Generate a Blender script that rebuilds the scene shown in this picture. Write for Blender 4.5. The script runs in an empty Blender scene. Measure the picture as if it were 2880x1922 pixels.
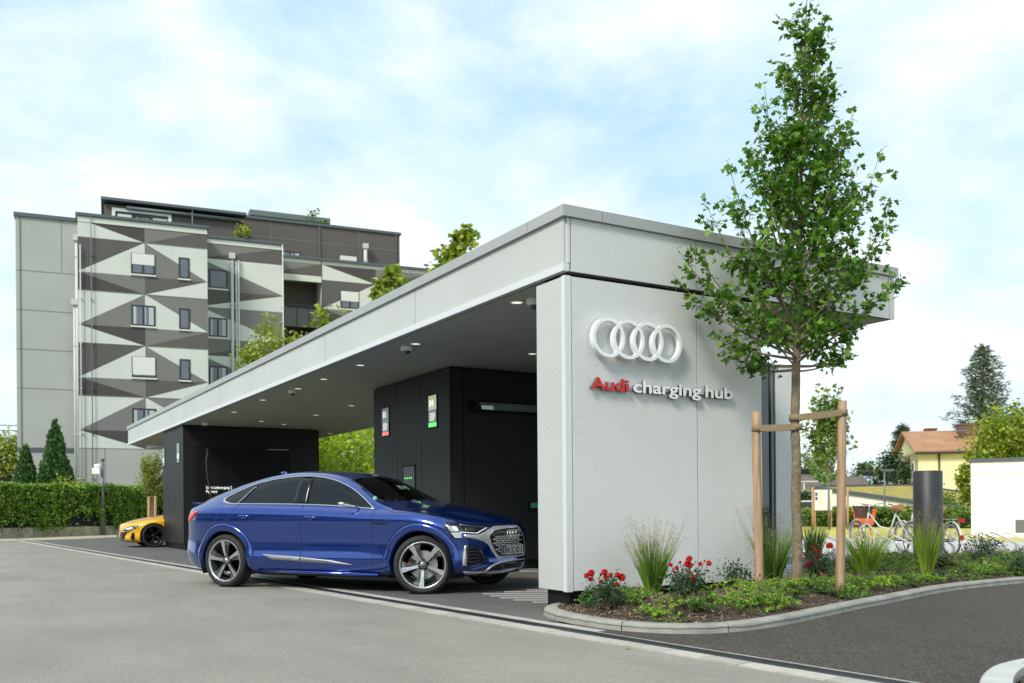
import bpy, bmesh, math, random
import numpy as np
from mathutils import Vector, Matrix, noise as mnoise
from mathutils.bvhtree import BVHTree
from mathutils.geometry import delaunay_2d_cdt
random.seed(7); RNG = np.random.default_rng(7)
S = bpy.context.scene
R = math.radians
# ------------------------------------------------------------------ camera
FPX, CY, YAW, ROLL = 2633.0, 1433.5, R(-59.28), R(-0.4645)
fw = np.array([math.sin(YAW), math.cos(YAW), 0.0])
r0 = np.array([math.cos(YAW), -math.sin(YAW), 0.0]); u0 = np.array([0, 0, 1.0])
cr = r0 * math.cos(ROLL) + u0 * math.sin(ROLL)
cu = u0 * math.cos(ROLL) - r0 * math.sin(ROLL)
CAM = np.array([7.468, -5.05, 1.0])
cam = bpy.data.cameras.new("camera"); co = bpy.data.objects.new("camera", cam)
S.collection.objects.link(co); S.camera = co
m = Matrix(((cr[0], cu[0], -fw[0], CAM[0]), (cr[1], cu[1], -fw[1], CAM[1]), (cr[2], cu[2], -fw[2], CAM[2]), (0, 0, 0, 1)))
co.matrix_world = m
cam.sensor_width = 36; cam.lens = FPX / 2880 * 36; cam.shift_y = (CY - 961) / 2880
cam.clip_start = 0.1; cam.clip_end = 3000
cam.dof.use_dof = True; cam.dof.focus_distance = 10.5; cam.dof.aperture_fstop = 2.4
# ------------------------------------------------------------------ sun, sky, exposure
SUN_EL, SUNV = R(42), (0.42, -0.908)
sl = bpy.data.lights.new("sun", 'SUN'); sl.energy = 2.3; sl.angle = R(14); sl.color = (1, 0.94, 0.85)
so = bpy.data.objects.new("sun", sl); S.collection.objects.link(so)
sd = Vector((SUNV[0] * math.cos(SUN_EL), SUNV[1] * math.cos(SUN_EL), math.sin(SUN_EL)))
so.rotation_euler = sd.to_track_quat('Z', 'Y').to_euler(); so.location = (0, 0, 60)
W = bpy.data.worlds.new("World"); S.world = W; W.use_nodes = True
nt = W.node_tree; nt.nodes.clear()
def N(t, typ, **kw):
    n = t.nodes.new(typ)
    for k, v in kw.items():
        if k.startswith('i_'):
            n.inputs[k[2:].replace('_', ' ')].default_value = v
        else: setattr(n, k, v)
    return n
def LK(t, a, b): t.links.new(a, b)
def ramp(t, pts, interp='LINEAR'):
    n = t.nodes.new('ShaderNodeValToRGB'); n.color_ramp.interpolation = interp
    e = n.color_ramp.elements
    while len(e) > 1: e.remove(e[-1])
    e[0].position, e[0].color = pts[0][0], (*pts[0][1], 1) if len(pts[0][1]) == 3 else pts[0][1]
    for p, c in pts[1:]:
        x = e.new(p); x.color = (*c, 1)
    return n
sky = N(nt, 'ShaderNodeTexSky', sky_type='NISHITA', sun_disc=False, sun_elevation=SUN_EL, sun_rotation=math.atan2(SUNV[0], SUNV[1]), air_density=1.0, dust_density=1.2)
tc = N(nt, 'ShaderNodeTexCoord')
mp = N(nt, 'ShaderNodeMapping'); mp.inputs['Scale'].default_value = (1.0, 1.0, 2.1); mp.inputs['Location'].default_value = (3.35, 0.4, 1.62)
LK(nt, tc.outputs['Generated'], mp.inputs['Vector'])
n1 = N(nt, 'ShaderNodeTexNoise'); n1.inputs['Scale'].default_value = 2.1; n1.inputs['Detail'].default_value = 7; n1.inputs['Roughness'].default_value = 0.6; n1.inputs['Distortion'].default_value = 0.25
LK(nt, mp.outputs[0], n1.inputs['Vector'])
cr1 = ramp(nt, [(0.38, (0, 0, 0)), (0.60, (1, 1, 1))]); LK(nt, n1.outputs[0], cr1.inputs[0])
n2 = N(nt, 'ShaderNodeTexNoise'); n2.inputs['Scale'].default_value = 6.5; n2.inputs['Detail'].default_value = 6
LK(nt, mp.outputs[0], n2.inputs['Vector'])
cl = ramp(nt, [(0.36, (0.56, 0.68, 0.745)), (0.58, (0.74, 0.78, 0.79))]); LK(nt, n2.outputs[0], cl.inputs[0])
sk = N(nt, 'ShaderNodeMix', data_type='RGBA', blend_type='MULTIPLY'); sk.inputs[0].default_value = 1.0
LK(nt, sky.outputs[0], sk.inputs[6]); sk.inputs[7].default_value = (0.10, 0.10, 0.10, 1)
# pale veil over the clear parts (thin high cloud)
vl = N(nt, 'ShaderNodeMix', data_type='RGBA'); vl.inputs[0].default_value = 0.72
LK(nt, sk.outputs[2], vl.inputs[6]); vl.inputs[7].default_value = (0.44, 0.64, 0.74, 1)
mx = N(nt, 'ShaderNodeMix', data_type='RGBA')
LK(nt, cr1.outputs[0], mx.inputs[0]); LK(nt, vl.outputs[2], mx.inputs[6]); LK(nt, cl.outputs[0], mx.inputs[7])
bg = N(nt, 'ShaderNodeBackground'); bg.inputs[1].default_value = 1.0; LK(nt, mx.outputs[2], bg.inputs[0])
wo = N(nt, 'ShaderNodeOutputWorld'); LK(nt, bg.outputs[0], wo.inputs[0])
S.view_settings.view_transform = 'Standard'; S.view_settings.look = 'None'; S.view_settings.gamma = 1; S.view_settings.exposure = 0.62
# ------------------------------------------------------------------ pixel -> world helpers (photo pixels, 2880 x 1922)
def ray(x, y): return fw + cr * (x - 1440) / FPX - cu * (y - CY) / FPX
def G(x, y, z=0.0):
    d = ray(x, y); return CAM + d * ((z - CAM[2]) / d[2])
def PY(x, y, Y=0.0):
    d = ray(x, y); return CAM + d * ((Y - CAM[1]) / d[1])
def PX(x, y, X=0.0):
    d = ray(x, y); return CAM + d * ((X - CAM[0]) / d[0])
def DP(x, y, dep): return CAM + ray(x, y) * dep
# ------------------------------------------------------------------ materials
def mat(name, col, rough=0.6, metal=0.0, spec=0.5, noise=None, bump=None, island=0.0, coat=0.0, emit=None, alpha=None, trans=0.0, hue=None, transl=0.0):
    M = bpy.data.materials.new(name); M.use_nodes = True; t = M.node_tree
    b = t.nodes['Principled BSDF']; b.inputs['Roughness'].default_value = rough; b.inputs['Metallic'].default_value = metal
    b.inputs['Specular IOR Level'].default_value = spec; b.inputs['Coat Weight'].default_value = coat; b.inputs['Coat Roughness'].default_value = 0.03
    b.inputs['Transmission Weight'].default_value = trans
    out = None
    c = t.nodes.new('ShaderNodeRGB'); c.outputs[0].default_value = (*col, 1); out = c.outputs[0]
    tcn = t.nodes.new('ShaderNodeTexCoord')
    if noise:
        sc, amt = noise[:2]; det = noise[2] if len(noise) > 2 else 5
        nn = N(t, 'ShaderNodeTexNoise'); nn.inputs['Scale'].default_value = sc; nn.inputs['Detail'].default_value = det; nn.inputs['Roughness'].default_value = 0.6
        LK(t, tcn.outputs['Object'], nn.inputs['Vector'])
        r = ramp(t, [(0.25, (1 - amt,) * 3), (0.75, (1 + amt,) * 3)]); LK(t, nn.outputs[0], r.inputs[0])
        x = N(t, 'ShaderNodeMix', data_type='RGBA', blend_type='MULTIPLY'); x.inputs[0].default_value = 1
        LK(t, out, x.inputs[6]); LK(t, r.outputs[0], x.inputs[7]); out = x.outputs[2]
    if island:
        g = t.nodes.new('ShaderNodeNewGeometry')
        lo = tuple(v * (1 - island) for v in col); hi = hue if hue else tuple(min(1, v * (1 + island)) for v in col)
        r = ramp(t, [(0.0, lo), (0.5, col), (1.0, hi)]); LK(t, g.outputs['Random Per Island'], r.inputs[0])
        if noise:
            x2 = N(t, 'ShaderNodeMix', data_type='RGBA', blend_type='MULTIPLY'); x2.inputs[0].default_value = 1
            t.links.new(r.outputs[0], x2.inputs[6]); t.links.new(x.inputs[7].links[0].from_socket, x2.inputs[7]); out = x2.outputs[2]
        else: out = r.outputs[0]
    LK(t, out, b.inputs['Base Color'])
    if bump:
        nb = N(t, 'ShaderNodeTexNoise'); nb.inputs['Scale'].default_value = bump[0]; nb.inputs['Detail'].default_value = 6; nb.inputs['Roughness'].default_value = 0.65
        LK(t, tcn.outputs['Object'], nb.inputs['Vector'])
        bm_ = N(t, 'ShaderNodeBump'); bm_.inputs['Strength'].default_value = bump[1]; bm_.inputs['Distance'].default_value = bump[2] if len(bump) > 2 else 0.01
        LK(t, nb.outputs[0], bm_.inputs['Height']); LK(t, bm_.outputs[0], b.inputs['Normal'])
    if emit: b.inputs['Emission Color'].default_value = (*emit[0], 1); b.inputs['Emission Strength'].default_value = emit[1]
    if transl:
        tr = N(t, 'ShaderNodeBsdfTranslucent'); LK(t, out, tr.inputs[0]); ms = N(t, 'ShaderNodeMixShader'); ms.inputs[0].default_value = transl
        o = t.nodes['Material Output']; LK(t, b.outputs[0], ms.inputs[1]); LK(t, tr.outputs[0], ms.inputs[2]); LK(t, ms.outputs[0], o.inputs[0])
    return M
def glass_mat(name, tint, op, rough=0.02):
    """dark window glass: tinted see-through with mirror reflection"""
    M = bpy.data.materials.new(name); M.use_nodes = True; t = M.node_tree; t.nodes.clear()
    tr = N(t, 'ShaderNodeBsdfTransparent'); tr.inputs[0].default_value = (*tint, 1)
    df = N(t, 'ShaderNodeBsdfDiffuse'); df.inputs[0].default_value = (0.012, 0.014, 0.015, 1)
    a = N(t, 'ShaderNodeMixShader'); a.inputs[0].default_value = op; LK(t, tr.outputs[0], a.inputs[1]); LK(t, df.outputs[0], a.inputs[2])
    gl = N(t, 'ShaderNodeBsdfGlossy'); gl.inputs['Roughness'].default_value = rough
    fr = N(t, 'ShaderNodeFresnel'); fr.inputs[0].default_value = 1.6
    b = N(t, 'ShaderNodeMixShader'); LK(t, fr.outputs[0], b.inputs[0]); LK(t, a.outputs[0], b.inputs[1]); LK(t, gl.outputs[0], b.inputs[2])
    o = N(t, 'ShaderNodeOutputMaterial'); LK(t, b.outputs[0], o.inputs[0]); return M
def perf_mat(name, col, hole, rough=0.45, metal=0.0, r=0.0037, su=0.024, sv=0.0225):
    """perforated sheet: staggered round holes, coordinates = UV in metres"""
    M = bpy.data.materials.new(name); M.use_nodes = True; t = M.node_tree; b = t.nodes['Principled BSDF']
    b.inputs['Roughness'].default_value = rough; b.inputs['Metallic'].default_value = metal
    if col[0] < .1: b.inputs['Specular IOR Level'].default_value = .22
    uv = N(t, 'ShaderNodeTexCoord')
    sx = N(t, 'ShaderNodeSeparateXYZ'); LK(t, uv.outputs['UV'], sx.inputs[0])
    def mth(op, a, bb=None, c=None):
        n = N(t, 'ShaderNodeMath', operation=op)
        for i, v in enumerate((a, bb, c)):
            if v is None: continue
            if isinstance(v, (int, float)): n.inputs[i].default_value = v
            else: LK(t, v, n.inputs[i])
        return n.outputs[0]
    def grid(off):
        fu = mth('MULTIPLY', mth('SUBTRACT', mth('FRACT', mth('ADD', mth('DIVIDE', sx.outputs[0], su), off)), 0.5), su)
        fv = mth('MULTIPLY', mth('SUBTRACT', mth('FRACT', mth('ADD', mth('DIVIDE', sx.outputs[1], sv), off)), 0.5), sv)
        return mth('SQRT', mth('ADD', mth('MULTIPLY', fu, fu), mth('MULTIPLY', fv, fv)))
    d = mth('MINIMUM', grid(0.0), grid(0.5)); k = mth('LESS_THAN', d, r)
    nn = N(t, 'ShaderNodeTexNoise'); nn.inputs['Scale'].default_value = 0.7; nn.inputs['Detail'].default_value = 3; LK(t, uv.outputs['Object'], nn.inputs['Vector'])
    rr = ramp(t, [(0.3, tuple(v * 0.94 for v in col)), (0.7, tuple(min(1, v * 1.04) for v in col))]); LK(t, nn.outputs[0], rr.inputs[0])
    x = N(t, 'ShaderNodeMix', data_type='RGBA'); LK(t, k, x.inputs[0]); LK(t, rr.outputs[0], x.inputs[6]); x.inputs[7].default_value = (*hole, 1)
    LK(t, x.outputs[2], b.inputs['Base Color']); return M
# ------------------------------------------------------------------ objects
def link(o): S.collection.objects.link(o); return o
def tag(o, label=None, cat=None, group=None, kind=None):
    if label: o['label'] = label
    if cat: o['category'] = cat
    if group: o['group'] = group
    if kind: o['kind'] = kind
    return o
def thing(name, label, cat, loc=(0, 0, 0), rz=0.0, group=None):
    o = link(bpy.data.objects.new(name, None)); o.location = loc; o.rotation_euler = (0, 0, rz); o.empty_display_size = 0.2
    return tag(o, label, cat, group)
def mobj(name, me, mats, parent=None, smooth=False):
    o = link(bpy.data.objects.new(name, me)); o.parent = parent
    for x in (mats if isinstance(mats, (list, tuple)) else [mats]): me.materials.append(x)
    if smooth: me.polygons.foreach_set('use_smooth', [True] * len(me.polygons))
    return o
class MB:
    """collects shapes, links them as one mesh"""
    def __init__(s): s.v = []; s.f = []; s.m = []; s.uv = []; s.sm = []; s.X = None
    def add(s, vs, fs, m=0, uvs=None, smooth=False):
        b = len(s.v)
        if s.X is not None: vs = [tuple(s.X @ Vector(v)) for v in vs]
        s.v += [tuple(map(float, v)) for v in vs]
        for i, f in enumerate(fs):
            s.f.append([b + k for k in f]); s.m.append(m); s.sm.append(smooth)
            s.uv.append(uvs[i] if uvs else None)
        return s
    def box(s, x0, x1, y0, y1, z0, z1, m=0):
        v = [(x, y, z) for z in (z0, z1) for y in (y0, y1) for x in (x0, x1)]
        return s.add(v, [(0, 2, 3, 1), (4, 5, 7, 6), (0, 1, 5, 4), (2, 6, 7, 3), (0, 4, 6, 2), (1, 3, 7, 5)], m)
    def bar(s, a, b, w, h, m=0, up=(0, 0, 1)):
        a, b = Vector(a), Vector(b); d = (b - a); L = d.length; d.normalize(); sd_ = d.cross(Vector(up))
        if sd_.length < 1e-4: sd_ = d.cross(Vector((1, 0, 0)))
        sd_.normalize(); u = sd_.cross(d)
        v = []
        for p in (a, b):
            for i, j in ((-1, -1), (1, -1), (1, 1), (-1, 1)): v.append(p + sd_ * (i * w / 2) + u * (j * h / 2))
        return s.add(v, [(3, 2, 1, 0), (4, 5, 6, 7), (0, 1, 5, 4), (1, 2, 6, 5), (2, 3, 7, 6), (3, 0, 4, 7)], m)
    def tube(s, pts, rad, n=10, m=0, cap=True, smooth=True):
        P = [Vector(p) for p in pts]; rad = rad if isinstance(rad, (list, tuple, np.ndarray)) else [rad] * len(P)
        v = []; prev = None
        for i, p in enumerate(P):
            d = (P[min(i + 1, len(P) - 1)] - P[max(i - 1, 0)]).normalized()
            if prev is None:
                a = d.cross(Vector((0, 0, 1)));
                if a.length < 1e-3: a = d.cross(Vector((1, 0, 0)))
            else:
                a = prev - d * prev.dot(d)
                if a.length < 1e-5: a = d.cross(Vector((1, 0, 0)))
            a.normalize(); prev = a; b = d.cross(a)
            for k in range(n):
                t = 2 * math.pi * k / n; v.append(p + (a * math.cos(t) + b * math.sin(t)) * rad[i])
        f = [(i * n + k, i * n + (k + 1) % n, (i + 1) * n + (k + 1) % n, (i + 1) * n + k) for i in range(len(P) - 1) for k in range(n)]
        s.add(v, f, m, smooth=smooth)
        if cap:
            b = len(s.v) - len(v); s.f.append([b + k for k in range(n)][::-1]); s.f.append([b + (len(P) - 1) * n + k for k in range(n)])
            s.m += [m, m]; s.uv += [None, None]; s.sm += [False, False]
        return s
    def lathe(s, prof, c=(0, 0, 0), axis='Z', n=48, m=0, ms=None, smooth=True):
        """prof: (radius, height) list revolved about axis through c"""
        v = []
        for r_, h_ in prof:
            for k in range(n):
                t = 2 * math.pi * k / n; a, b = r_ * math.cos(t), r_ * math.sin(t)
                p = (a, b, h_) if axis == 'Z' else ((a, h_, b) if axis == 'Y' else (h_, a, b))
                v.append((p[0] + c[0], p[1] + c[1], p[2] + c[2]))
        for i in range(len(prof) - 1):
            pass
        f = []; mm = []
        for i in range(len(prof) - 1):
            for k in range(n):
                f.append((i * n + k, i * n + (k + 1) % n, (i + 1) * n + (k + 1) % n, (i + 1) * n + k)); mm.append(ms[i] if ms else m)
        b0 = len(s.m); s.add(v, f, m, smooth=smooth)
        if ms: s.m[b0:] = mm
        return s
    def prism(s, poly, d, m=0, cap_m=None, ms=None):
        """poly: list of 3D points, extruded by vector d"""
        P = [Vector(p) for p in poly]; d = Vector(d); n = len(P)
        s.add(P + [p + d for p in P], [tuple(range(n))[::-1], tuple(range(n, 2 * n))], m if cap_m is None else cap_m)
        b = len(s.v) - 2 * n
        for k in range(n):
            s.f.append([b + k, b + (k + 1) % n, b + n + (k + 1) % n, b + n + k]); s.m.append(m); s.uv.append(None); s.sm.append(False)
        return s
    def rect(s, p0, du, dv, m=0, uv0=(0, 0)):
        """flat panel with UV in metres"""
        p0, du, dv = Vector(p0), Vector(du), Vector(dv); a, b = du.length, dv.length
        return s.add([p0, p0 + du, p0 + du + dv, p0 + dv], [(0, 1, 2, 3)], m, [[(uv0[0], uv0[1]), (uv0[0] + a, uv0[1]), (uv0[0] + a, uv0[1] + b), (uv0[0], uv0[1] + b)]])
    def pbox(s, x0, x1, y0, y1, z0, z1, m=0):
        """box whose every face carries metre UVs"""
        s.rect((x0, y0, z0), (x1 - x0, 0, 0), (0, 0, z1 - z0), m, (x0, z0)); s.rect((x1, y1, z0), (x0 - x1, 0, 0), (0, 0, z1 - z0), m, (x0, z0))
        s.rect((x1, y0, z0), (0, y1 - y0, 0), (0, 0, z1 - z0), m, (y0, z0)); s.rect((x0, y1, z0), (0, y0 - y1, 0), (0, 0, z1 - z0), m, (y0, z0))
        s.rect((x0, y0, z1), (x1 - x0, 0, 0), (0, y1 - y0, 0), m, (x0, y0)); s.rect((x0, y1, z0), (x1 - x0, 0, 0), (0, y0 - y1, 0), m, (x0, y0)); return s
    def build(s, name, mats, parent=None):
        me = bpy.data.meshes.new(name); me.from_pydata(s.v, [], s.f); me.update()
        o = mobj(name, me, mats, parent)
        me.polygons.foreach_set('material_index', s.m); me.polygons.foreach_set('use_smooth', s.sm)
        if any(u is not None for u in s.uv):
            L = me.uv_layers.new(name='UV'); k = 0
            for p, u in zip(me.polygons, s.uv):
                for j, li in enumerate(p.loop_indices):
                    if u: L.data[li].uv = u[j]
        return o
def struct(o): o['kind'] = 'structure'; return o
def text_part(name, body, size, mats, parent, mtx, ext=0.002, align='LEFT', width=1.0, bold=0.0, spacing=1.0):
    c = bpy.data.curves.new(name, 'FONT'); c.body = body; c.size = size; c.extrude = ext; c.align_x = align; c.offset = bold; c.space_character = spacing; c.resolution_u = 6
    t = bpy.data.objects.new('tmp', c); S.collection.objects.link(t); bpy.context.view_layer.update()
    me = bpy.data.meshes.new_from_object(t.evaluated_get(bpy.context.evaluated_depsgraph_get())); bpy.data.objects.remove(t); bpy.data.curves.remove(c)
    me.transform(Matrix.Diagonal((width, 1, 1, 1))); me.transform(mtx); me.materials.clear(); me.name = name
    return mobj(name, me, mats, parent)
def basis(o, x, y, z=None):
    x, y = Vector(x).normalized(), Vector(y).normalized(); z = x.cross(y) if z is None else Vector(z)
    return Matrix(((x[0], y[0], z[0], o[0]), (x[1], y[1], z[1], o[1]), (x[2], y[2], z[2], o[2]), (0, 0, 0, 1)))
# ------------------------------------------------------------------ leaves
MAPLE = [(0, 0), (.16, .1), (.45, .02), (.33, .28), (.55, .5), (.26, .5), (.2, .62), (.3, .8), (0, 1.0), (-.3, .8), (-.2, .62), (-.26, .5), (-.55, .5), (-.33, .28), (-.45, .02), (-.16, .1)]
OVAL = [(0, 0), (.24, .3), (.26, .6), (0, 1), (-.26, .6), (-.24, .3)]
LANCE = [(0, 0), (.12, .35), (0, 1), (-.12, .35)]
QUAD = [(0, 0), (.42, .45), (0, 1), (-.42, .45)]
def leaves(name, pos, size, tmpl, mats, parent=None, up=0.5, fold=0.18, mi=None, dirs=None, droop=0.2, seed=1):
    g = np.random.default_rng(seed); pos = np.asarray(pos, float); n = len(pos); T = np.array(tmpl); k = len(T)
    size = np.asarray(size, float) * np.ones(n)
    nm = g.normal(size=(n, 3)); nm[:, 2] = np.abs(nm[:, 2]) * (1 + up * 2); nm /= np.linalg.norm(nm, axis=1)[:, None]
    d = g.normal(size=(n, 3)) if dirs is None else np.asarray(dirs, float) + g.normal(size=(n, 3)) * 0.35
    d[:, 2] -= droop; d -= nm * np.sum(d * nm, 1)[:, None]; d /= np.linalg.norm(d, axis=1)[:, None] + 1e-9
    a = np.cross(d, nm)
    z = -fold * np.abs(T[:, 0])
    V = pos[:, None, :] + size[:, None, None] * (a[:, None, :] * T[None, :, 0, None] + d[:, None, :] * T[None, :, 1, None] - nm[:, None, :] * z[None, :, None])
    me = bpy.data.meshes.new(name); me.vertices.add(n * k); me.vertices.foreach_set('co', V.reshape(-1))
    me.loops.add(n * k); me.loops.foreach_set('vertex_index', np.arange(n * k)); me.polygons.add(n)
    me.polygons.foreach_set('loop_start', np.arange(n) * k); me.polygons.foreach_set('loop_total', np.full(n, k)); me.update(calc_edges=True)
    o = mobj(name, me, mats, parent)
    if mi is not None: me.polygons.foreach_set('material_index', mi)
    return o
M_LEAF = mat('leaf_maple', (0.10, 0.25, 0.022), 0.5, spec=.35, island=0.55, hue=(0.22, 0.38, 0.04), transl=0.4)
M_LEAFY = mat('leaf_yellow_green', (0.24, 0.36, 0.03), 0.5, island=0.45, hue=(0.50, 0.50, 0.06), transl=0.4)
M_LEAFG = mat('leaf_green', (0.12, 0.24, 0.03), 0.5, island=0.5, hue=(0.27, 0.40, 0.05), transl=0.35)
M_LEAFD = mat('leaf_dark', (0.03, 0.075, 0.03), 0.55, island=0.5, hue=(0.07, 0.14, 0.05), transl=0.2)
M_IVY = mat('ivy_leaf', (0.17, 0.36, 0.04), 0.5, island=0.85, hue=(0.46, 0.62, 0.08), transl=0.35)
M_BARK = mat('bark', (0.23, 0.19, 0.14), 0.9, noise=(30, 0.35), bump=(60, 0.8, 0.01))
M_BARKY = mat('young_bark', (0.21, 0.165, 0.105), 0.9, noise=(22, 0.45), bump=(45, 0.9, 0.012))
M_WOOD = mat('stake_wood', (0.42, 0.25, 0.125), 0.75, noise=(9, 0.3), bump=(30, 0.25, 0.004))
M_DARK = mat('black_paint', (0.014, 0.0145, 0.015), 0.5, spec=.3)
M_GREY = mat('grey_metal', (0.16, 0.17, 0.18), 0.45, metal=0.3)
M_WHITE = mat('white_paint', (0.75, 0.76, 0.74), 0.5)
M_STEEL = mat('steel', (0.55, 0.56, 0.57), 0.3, metal=0.9)
M_CONC = mat('concrete', (0.36, 0.35, 0.31), 0.85, noise=(3.5, 0.28), bump=(70, 0.25, 0.004))
# ================================================================== GROUND
def poly_sheet(name, pts, z, M, sub=0.0, hfun=None):
    """flat sheet over an outline; sub > 0 fills it with a grid"""
    if sub:
        xs = [p[0] for p in pts]; ys = [p[1] for p in pts]; V = [Vector(p) for p in pts]; n = len(V)
        for x in np.arange(min(xs), max(xs), sub):
            for y in np.arange(min(ys), max(ys), sub):
                q = (x + random.uniform(-.2, .2) * sub, y + random.uniform(-.2, .2) * sub)
                if inpoly(q, pts) and edge_dist(q, pts) > sub * .4: V.append(Vector(q))
        r_ = delaunay_2d_cdt(V, [(i, (i + 1) % n) for i in range(n)], [], 1, 1e-5)
        v2, f2 = r_[0], r_[2]
    else: v2, f2 = [Vector(p) for p in pts], [tuple(range(len(pts)))]
    mb = MB(); mb.add([(v[0], v[1], z + (hfun(v[0], v[1]) if hfun else 0)) for v in v2], f2, smooth=bool(sub))
    o = mb.build(name, M)
    bm = bmesh.new(); bm.from_mesh(o.data); bmesh.ops.recalc_face_normals(bm, faces=bm.faces)
    if sum(f.normal.z for f in bm.faces) < 0: bmesh.ops.reverse_faces(bm, faces=bm.faces)
    bm.to_mesh(o.data); bm.free(); return o
def inpoly(p, P):
    x, y = p; c = False; j = len(P) - 1
    for i in range(len(P)):
        if (P[i][1] > y) != (P[j][1] > y) and x < (P[j][0] - P[i][0]) * (y - P[i][1]) / (P[j][1] - P[i][1]) + P[i][0]: c = not c
        j = i
    return c
def seg_near(p, a, b):
    ax, ay = a[0], a[1]; dx, dy = b[0] - ax, b[1] - ay; L = dx * dx + dy * dy + 1e-12
    t = max(0, min(1, ((p[0] - ax) * dx + (p[1] - ay) * dy) / L)); q = (ax + dx * t, ay + dy * t)
    return math.hypot(p[0] - q[0], p[1] - q[1]), q
def edge_dist(p, P): return min(seg_near(p, P[i], P[(i + 1) % len(P)])[0] for i in range(len(P)))
def spline(P, n=8, closed=False):
    P = [np.array(p, float) for p in P]; out = []; N_ = len(P)
    rng = range(N_) if closed else range(N_ - 1)
    for i in rng:
        if closed: a, b, c, d = P[i - 1], P[i], P[(i + 1) % N_], P[(i + 2) % N_]
        else: a, b, c, d = P[max(i - 1, 0)], P[i], P[i + 1], P[min(i + 2, N_ - 1)]
        for k in range(n):
            t = k / n
            out.append(0.5 * ((2 * b) + (c - a) * t + (2 * a - 5 * b + 4 * c - d) * t * t + (3 * b - a - 3 * c + d) * t ** 3))
    if not closed: out.append(P[-1])
    return out
def asphalt(name, col, speck, bumpn, tint=(1, 1, 1)):
    M = mat(name, col, 0.85, noise=(0.55, 0.13), bump=bumpn); t = M.node_tree; b = t.nodes['Principled BSDF']
    src = b.inputs['Base Color'].links[0].from_socket
    tcn = N(t, 'ShaderNodeTexCoord'); v = N(t, 'ShaderNodeTexVoronoi'); v.inputs['Scale'].default_value = speck[0]; LK(t, tcn.outputs['Object'], v.inputs['Vector'])
    r = ramp(t, [(0.0, (1 - speck[1],) * 3), (0.5, (1, 1, 1)), (1.0, (1 + speck[2],) * 3)]); sp = N(t, 'ShaderNodeSeparateColor'); LK(t, v.outputs['Color'], sp.inputs[0]); LK(t, sp.outputs[0], r.inputs[0])
    x = N(t, 'ShaderNodeMix', data_type='RGBA', blend_type='MULTIPLY'); x.inputs[0].default_value = 1; LK(t, src, x.inputs[6]); LK(t, r.outputs[0], x.inputs[7])
    # broad worn stains stretched along the lane
    mp_ = N(t, 'ShaderNodeMapping'); mp_.inputs['Scale'].default_value = (0.35, 1.3, 1); mp_.inputs['Rotation'].default_value = (0, 0, 0.1); LK(t, tcn.outputs['Object'], mp_.inputs[0])
    n_ = N(t, 'ShaderNodeTexNoise'); n_.inputs['Scale'].default_value = 1.1; n_.inputs['Detail'].default_value = 8; n_.inputs['Roughness'].default_value = 0.68; LK(t, mp_.outputs[0], n_.inputs[0])
    r2 = ramp(t, [(0.36, (0.89, 0.89, 0.88)), (0.52, (1, 1, 1)), (0.7, (1.05, 1.045, 1.03))]); LK(t, n_.outputs[0], r2.inputs[0])
    y = N(t, 'ShaderNodeMix', data_type='RGBA', blend_type='MULTIPLY'); y.inputs[0].default_value = 1; LK(t, x.outputs[2], y.inputs[6]); LK(t, r2.outputs[0], y.inputs[7])
    LK(t, y.outputs[2], b.inputs['Base Color']); return M
M_ROAD = asphalt('light_asphalt', (0.235, 0.229, 0.198), (150, 0.22, 0.32), (160, 0.35, 0.006))
M_FORE = asphalt('forecourt_asphalt', (0.105, 0.105, 0.098), (110, 0.3, 0.35), (160, 0.35, 0.006))
M_TAR = asphalt('fresh_asphalt', (0.058, 0.049, 0.040), (95, 0.6, 1.4), (75, 1.0, 0.02))
M_MEADOW = mat('meadow', (0.50, 0.44, 0.10), 0.9, noise=(0.9, 0.35), bump=(20, 0.6, 0.05))
M_FIELD = mat('far_field', (0.12, 0.15, 0.05), 0.9, noise=(0.3, 0.3))
M_PAVE = mat('pale_paving', (0.46, 0.45, 0.41), 0.8, noise=(6, 0.15))
M_PAVER = mat('paver_stone', (0.40, 0.39, 0.345), 0.85, noise=(14, 0.16), bump=(90, 0.3, 0.004), island=0.13)
M_LINE = mat('road_paint', (0.72, 0.72, 0.70), 0.6, noise=(25, 0.12))
o = poly_sheet('terrain', [(-900, -900), (900, -900), (900, 900), (-900, 900)], -0.02, M_FIELD); struct(o)
DRX = [-34.7, -24.6, -18.3, -13.1, -10.9, -9.1, -2.7, .33, 1.78, 2.83, 3.98]; DRY = [-3.11, -2.42, -2.13, -1.73, -1.51, -1.43, -1.11, -.82, -.72, -.6, -.45]
dcf = np.polyfit(DRX, DRY, 2)
def dry(x): return float(np.polyval(dcf, x))
dxs = list(np.arange(-34.0, 14.01, 1.0))
o = poly_sheet('road', [(x, dry(x)) for x in dxs] + [(14, -60), (-70, -60), (-70, -8), (-37.5, -6.5), (-36, -3.2)], 0.0, M_ROAD); struct(o)
o = poly_sheet('forecourt', [(x, dry(x)) for x in dxs if x < .9] + [(1.2, -.1), (1.0, .5), (-.2, 2.6), (-1.7, 5.3), (-4.0, 8.8), (-22, 12), (-45, 9), (-47, 5), (-40, 1), (-36.5, -2)], 0.004, M_FORE); struct(o)
o = poly_sheet('side_road', [(x, dry(x)) for x in dxs if x > .5] + [(14, 30), (1.0, 30), (-.5, 12.4), (0, 8), (.2, 6.0), (.4, 2.0), (.4, .1)], 0.004, M_TAR); struct(o)
o = poly_sheet('bicycle_paving', [(-4.1, 8.6), (-2.6, 8.3), (-.6, 12.1), (-.2, 15), (-3, 19), (-9, 20), (-13, 17.5), (-10, 12)], 0.006, M_PAVE); struct(o)
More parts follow.
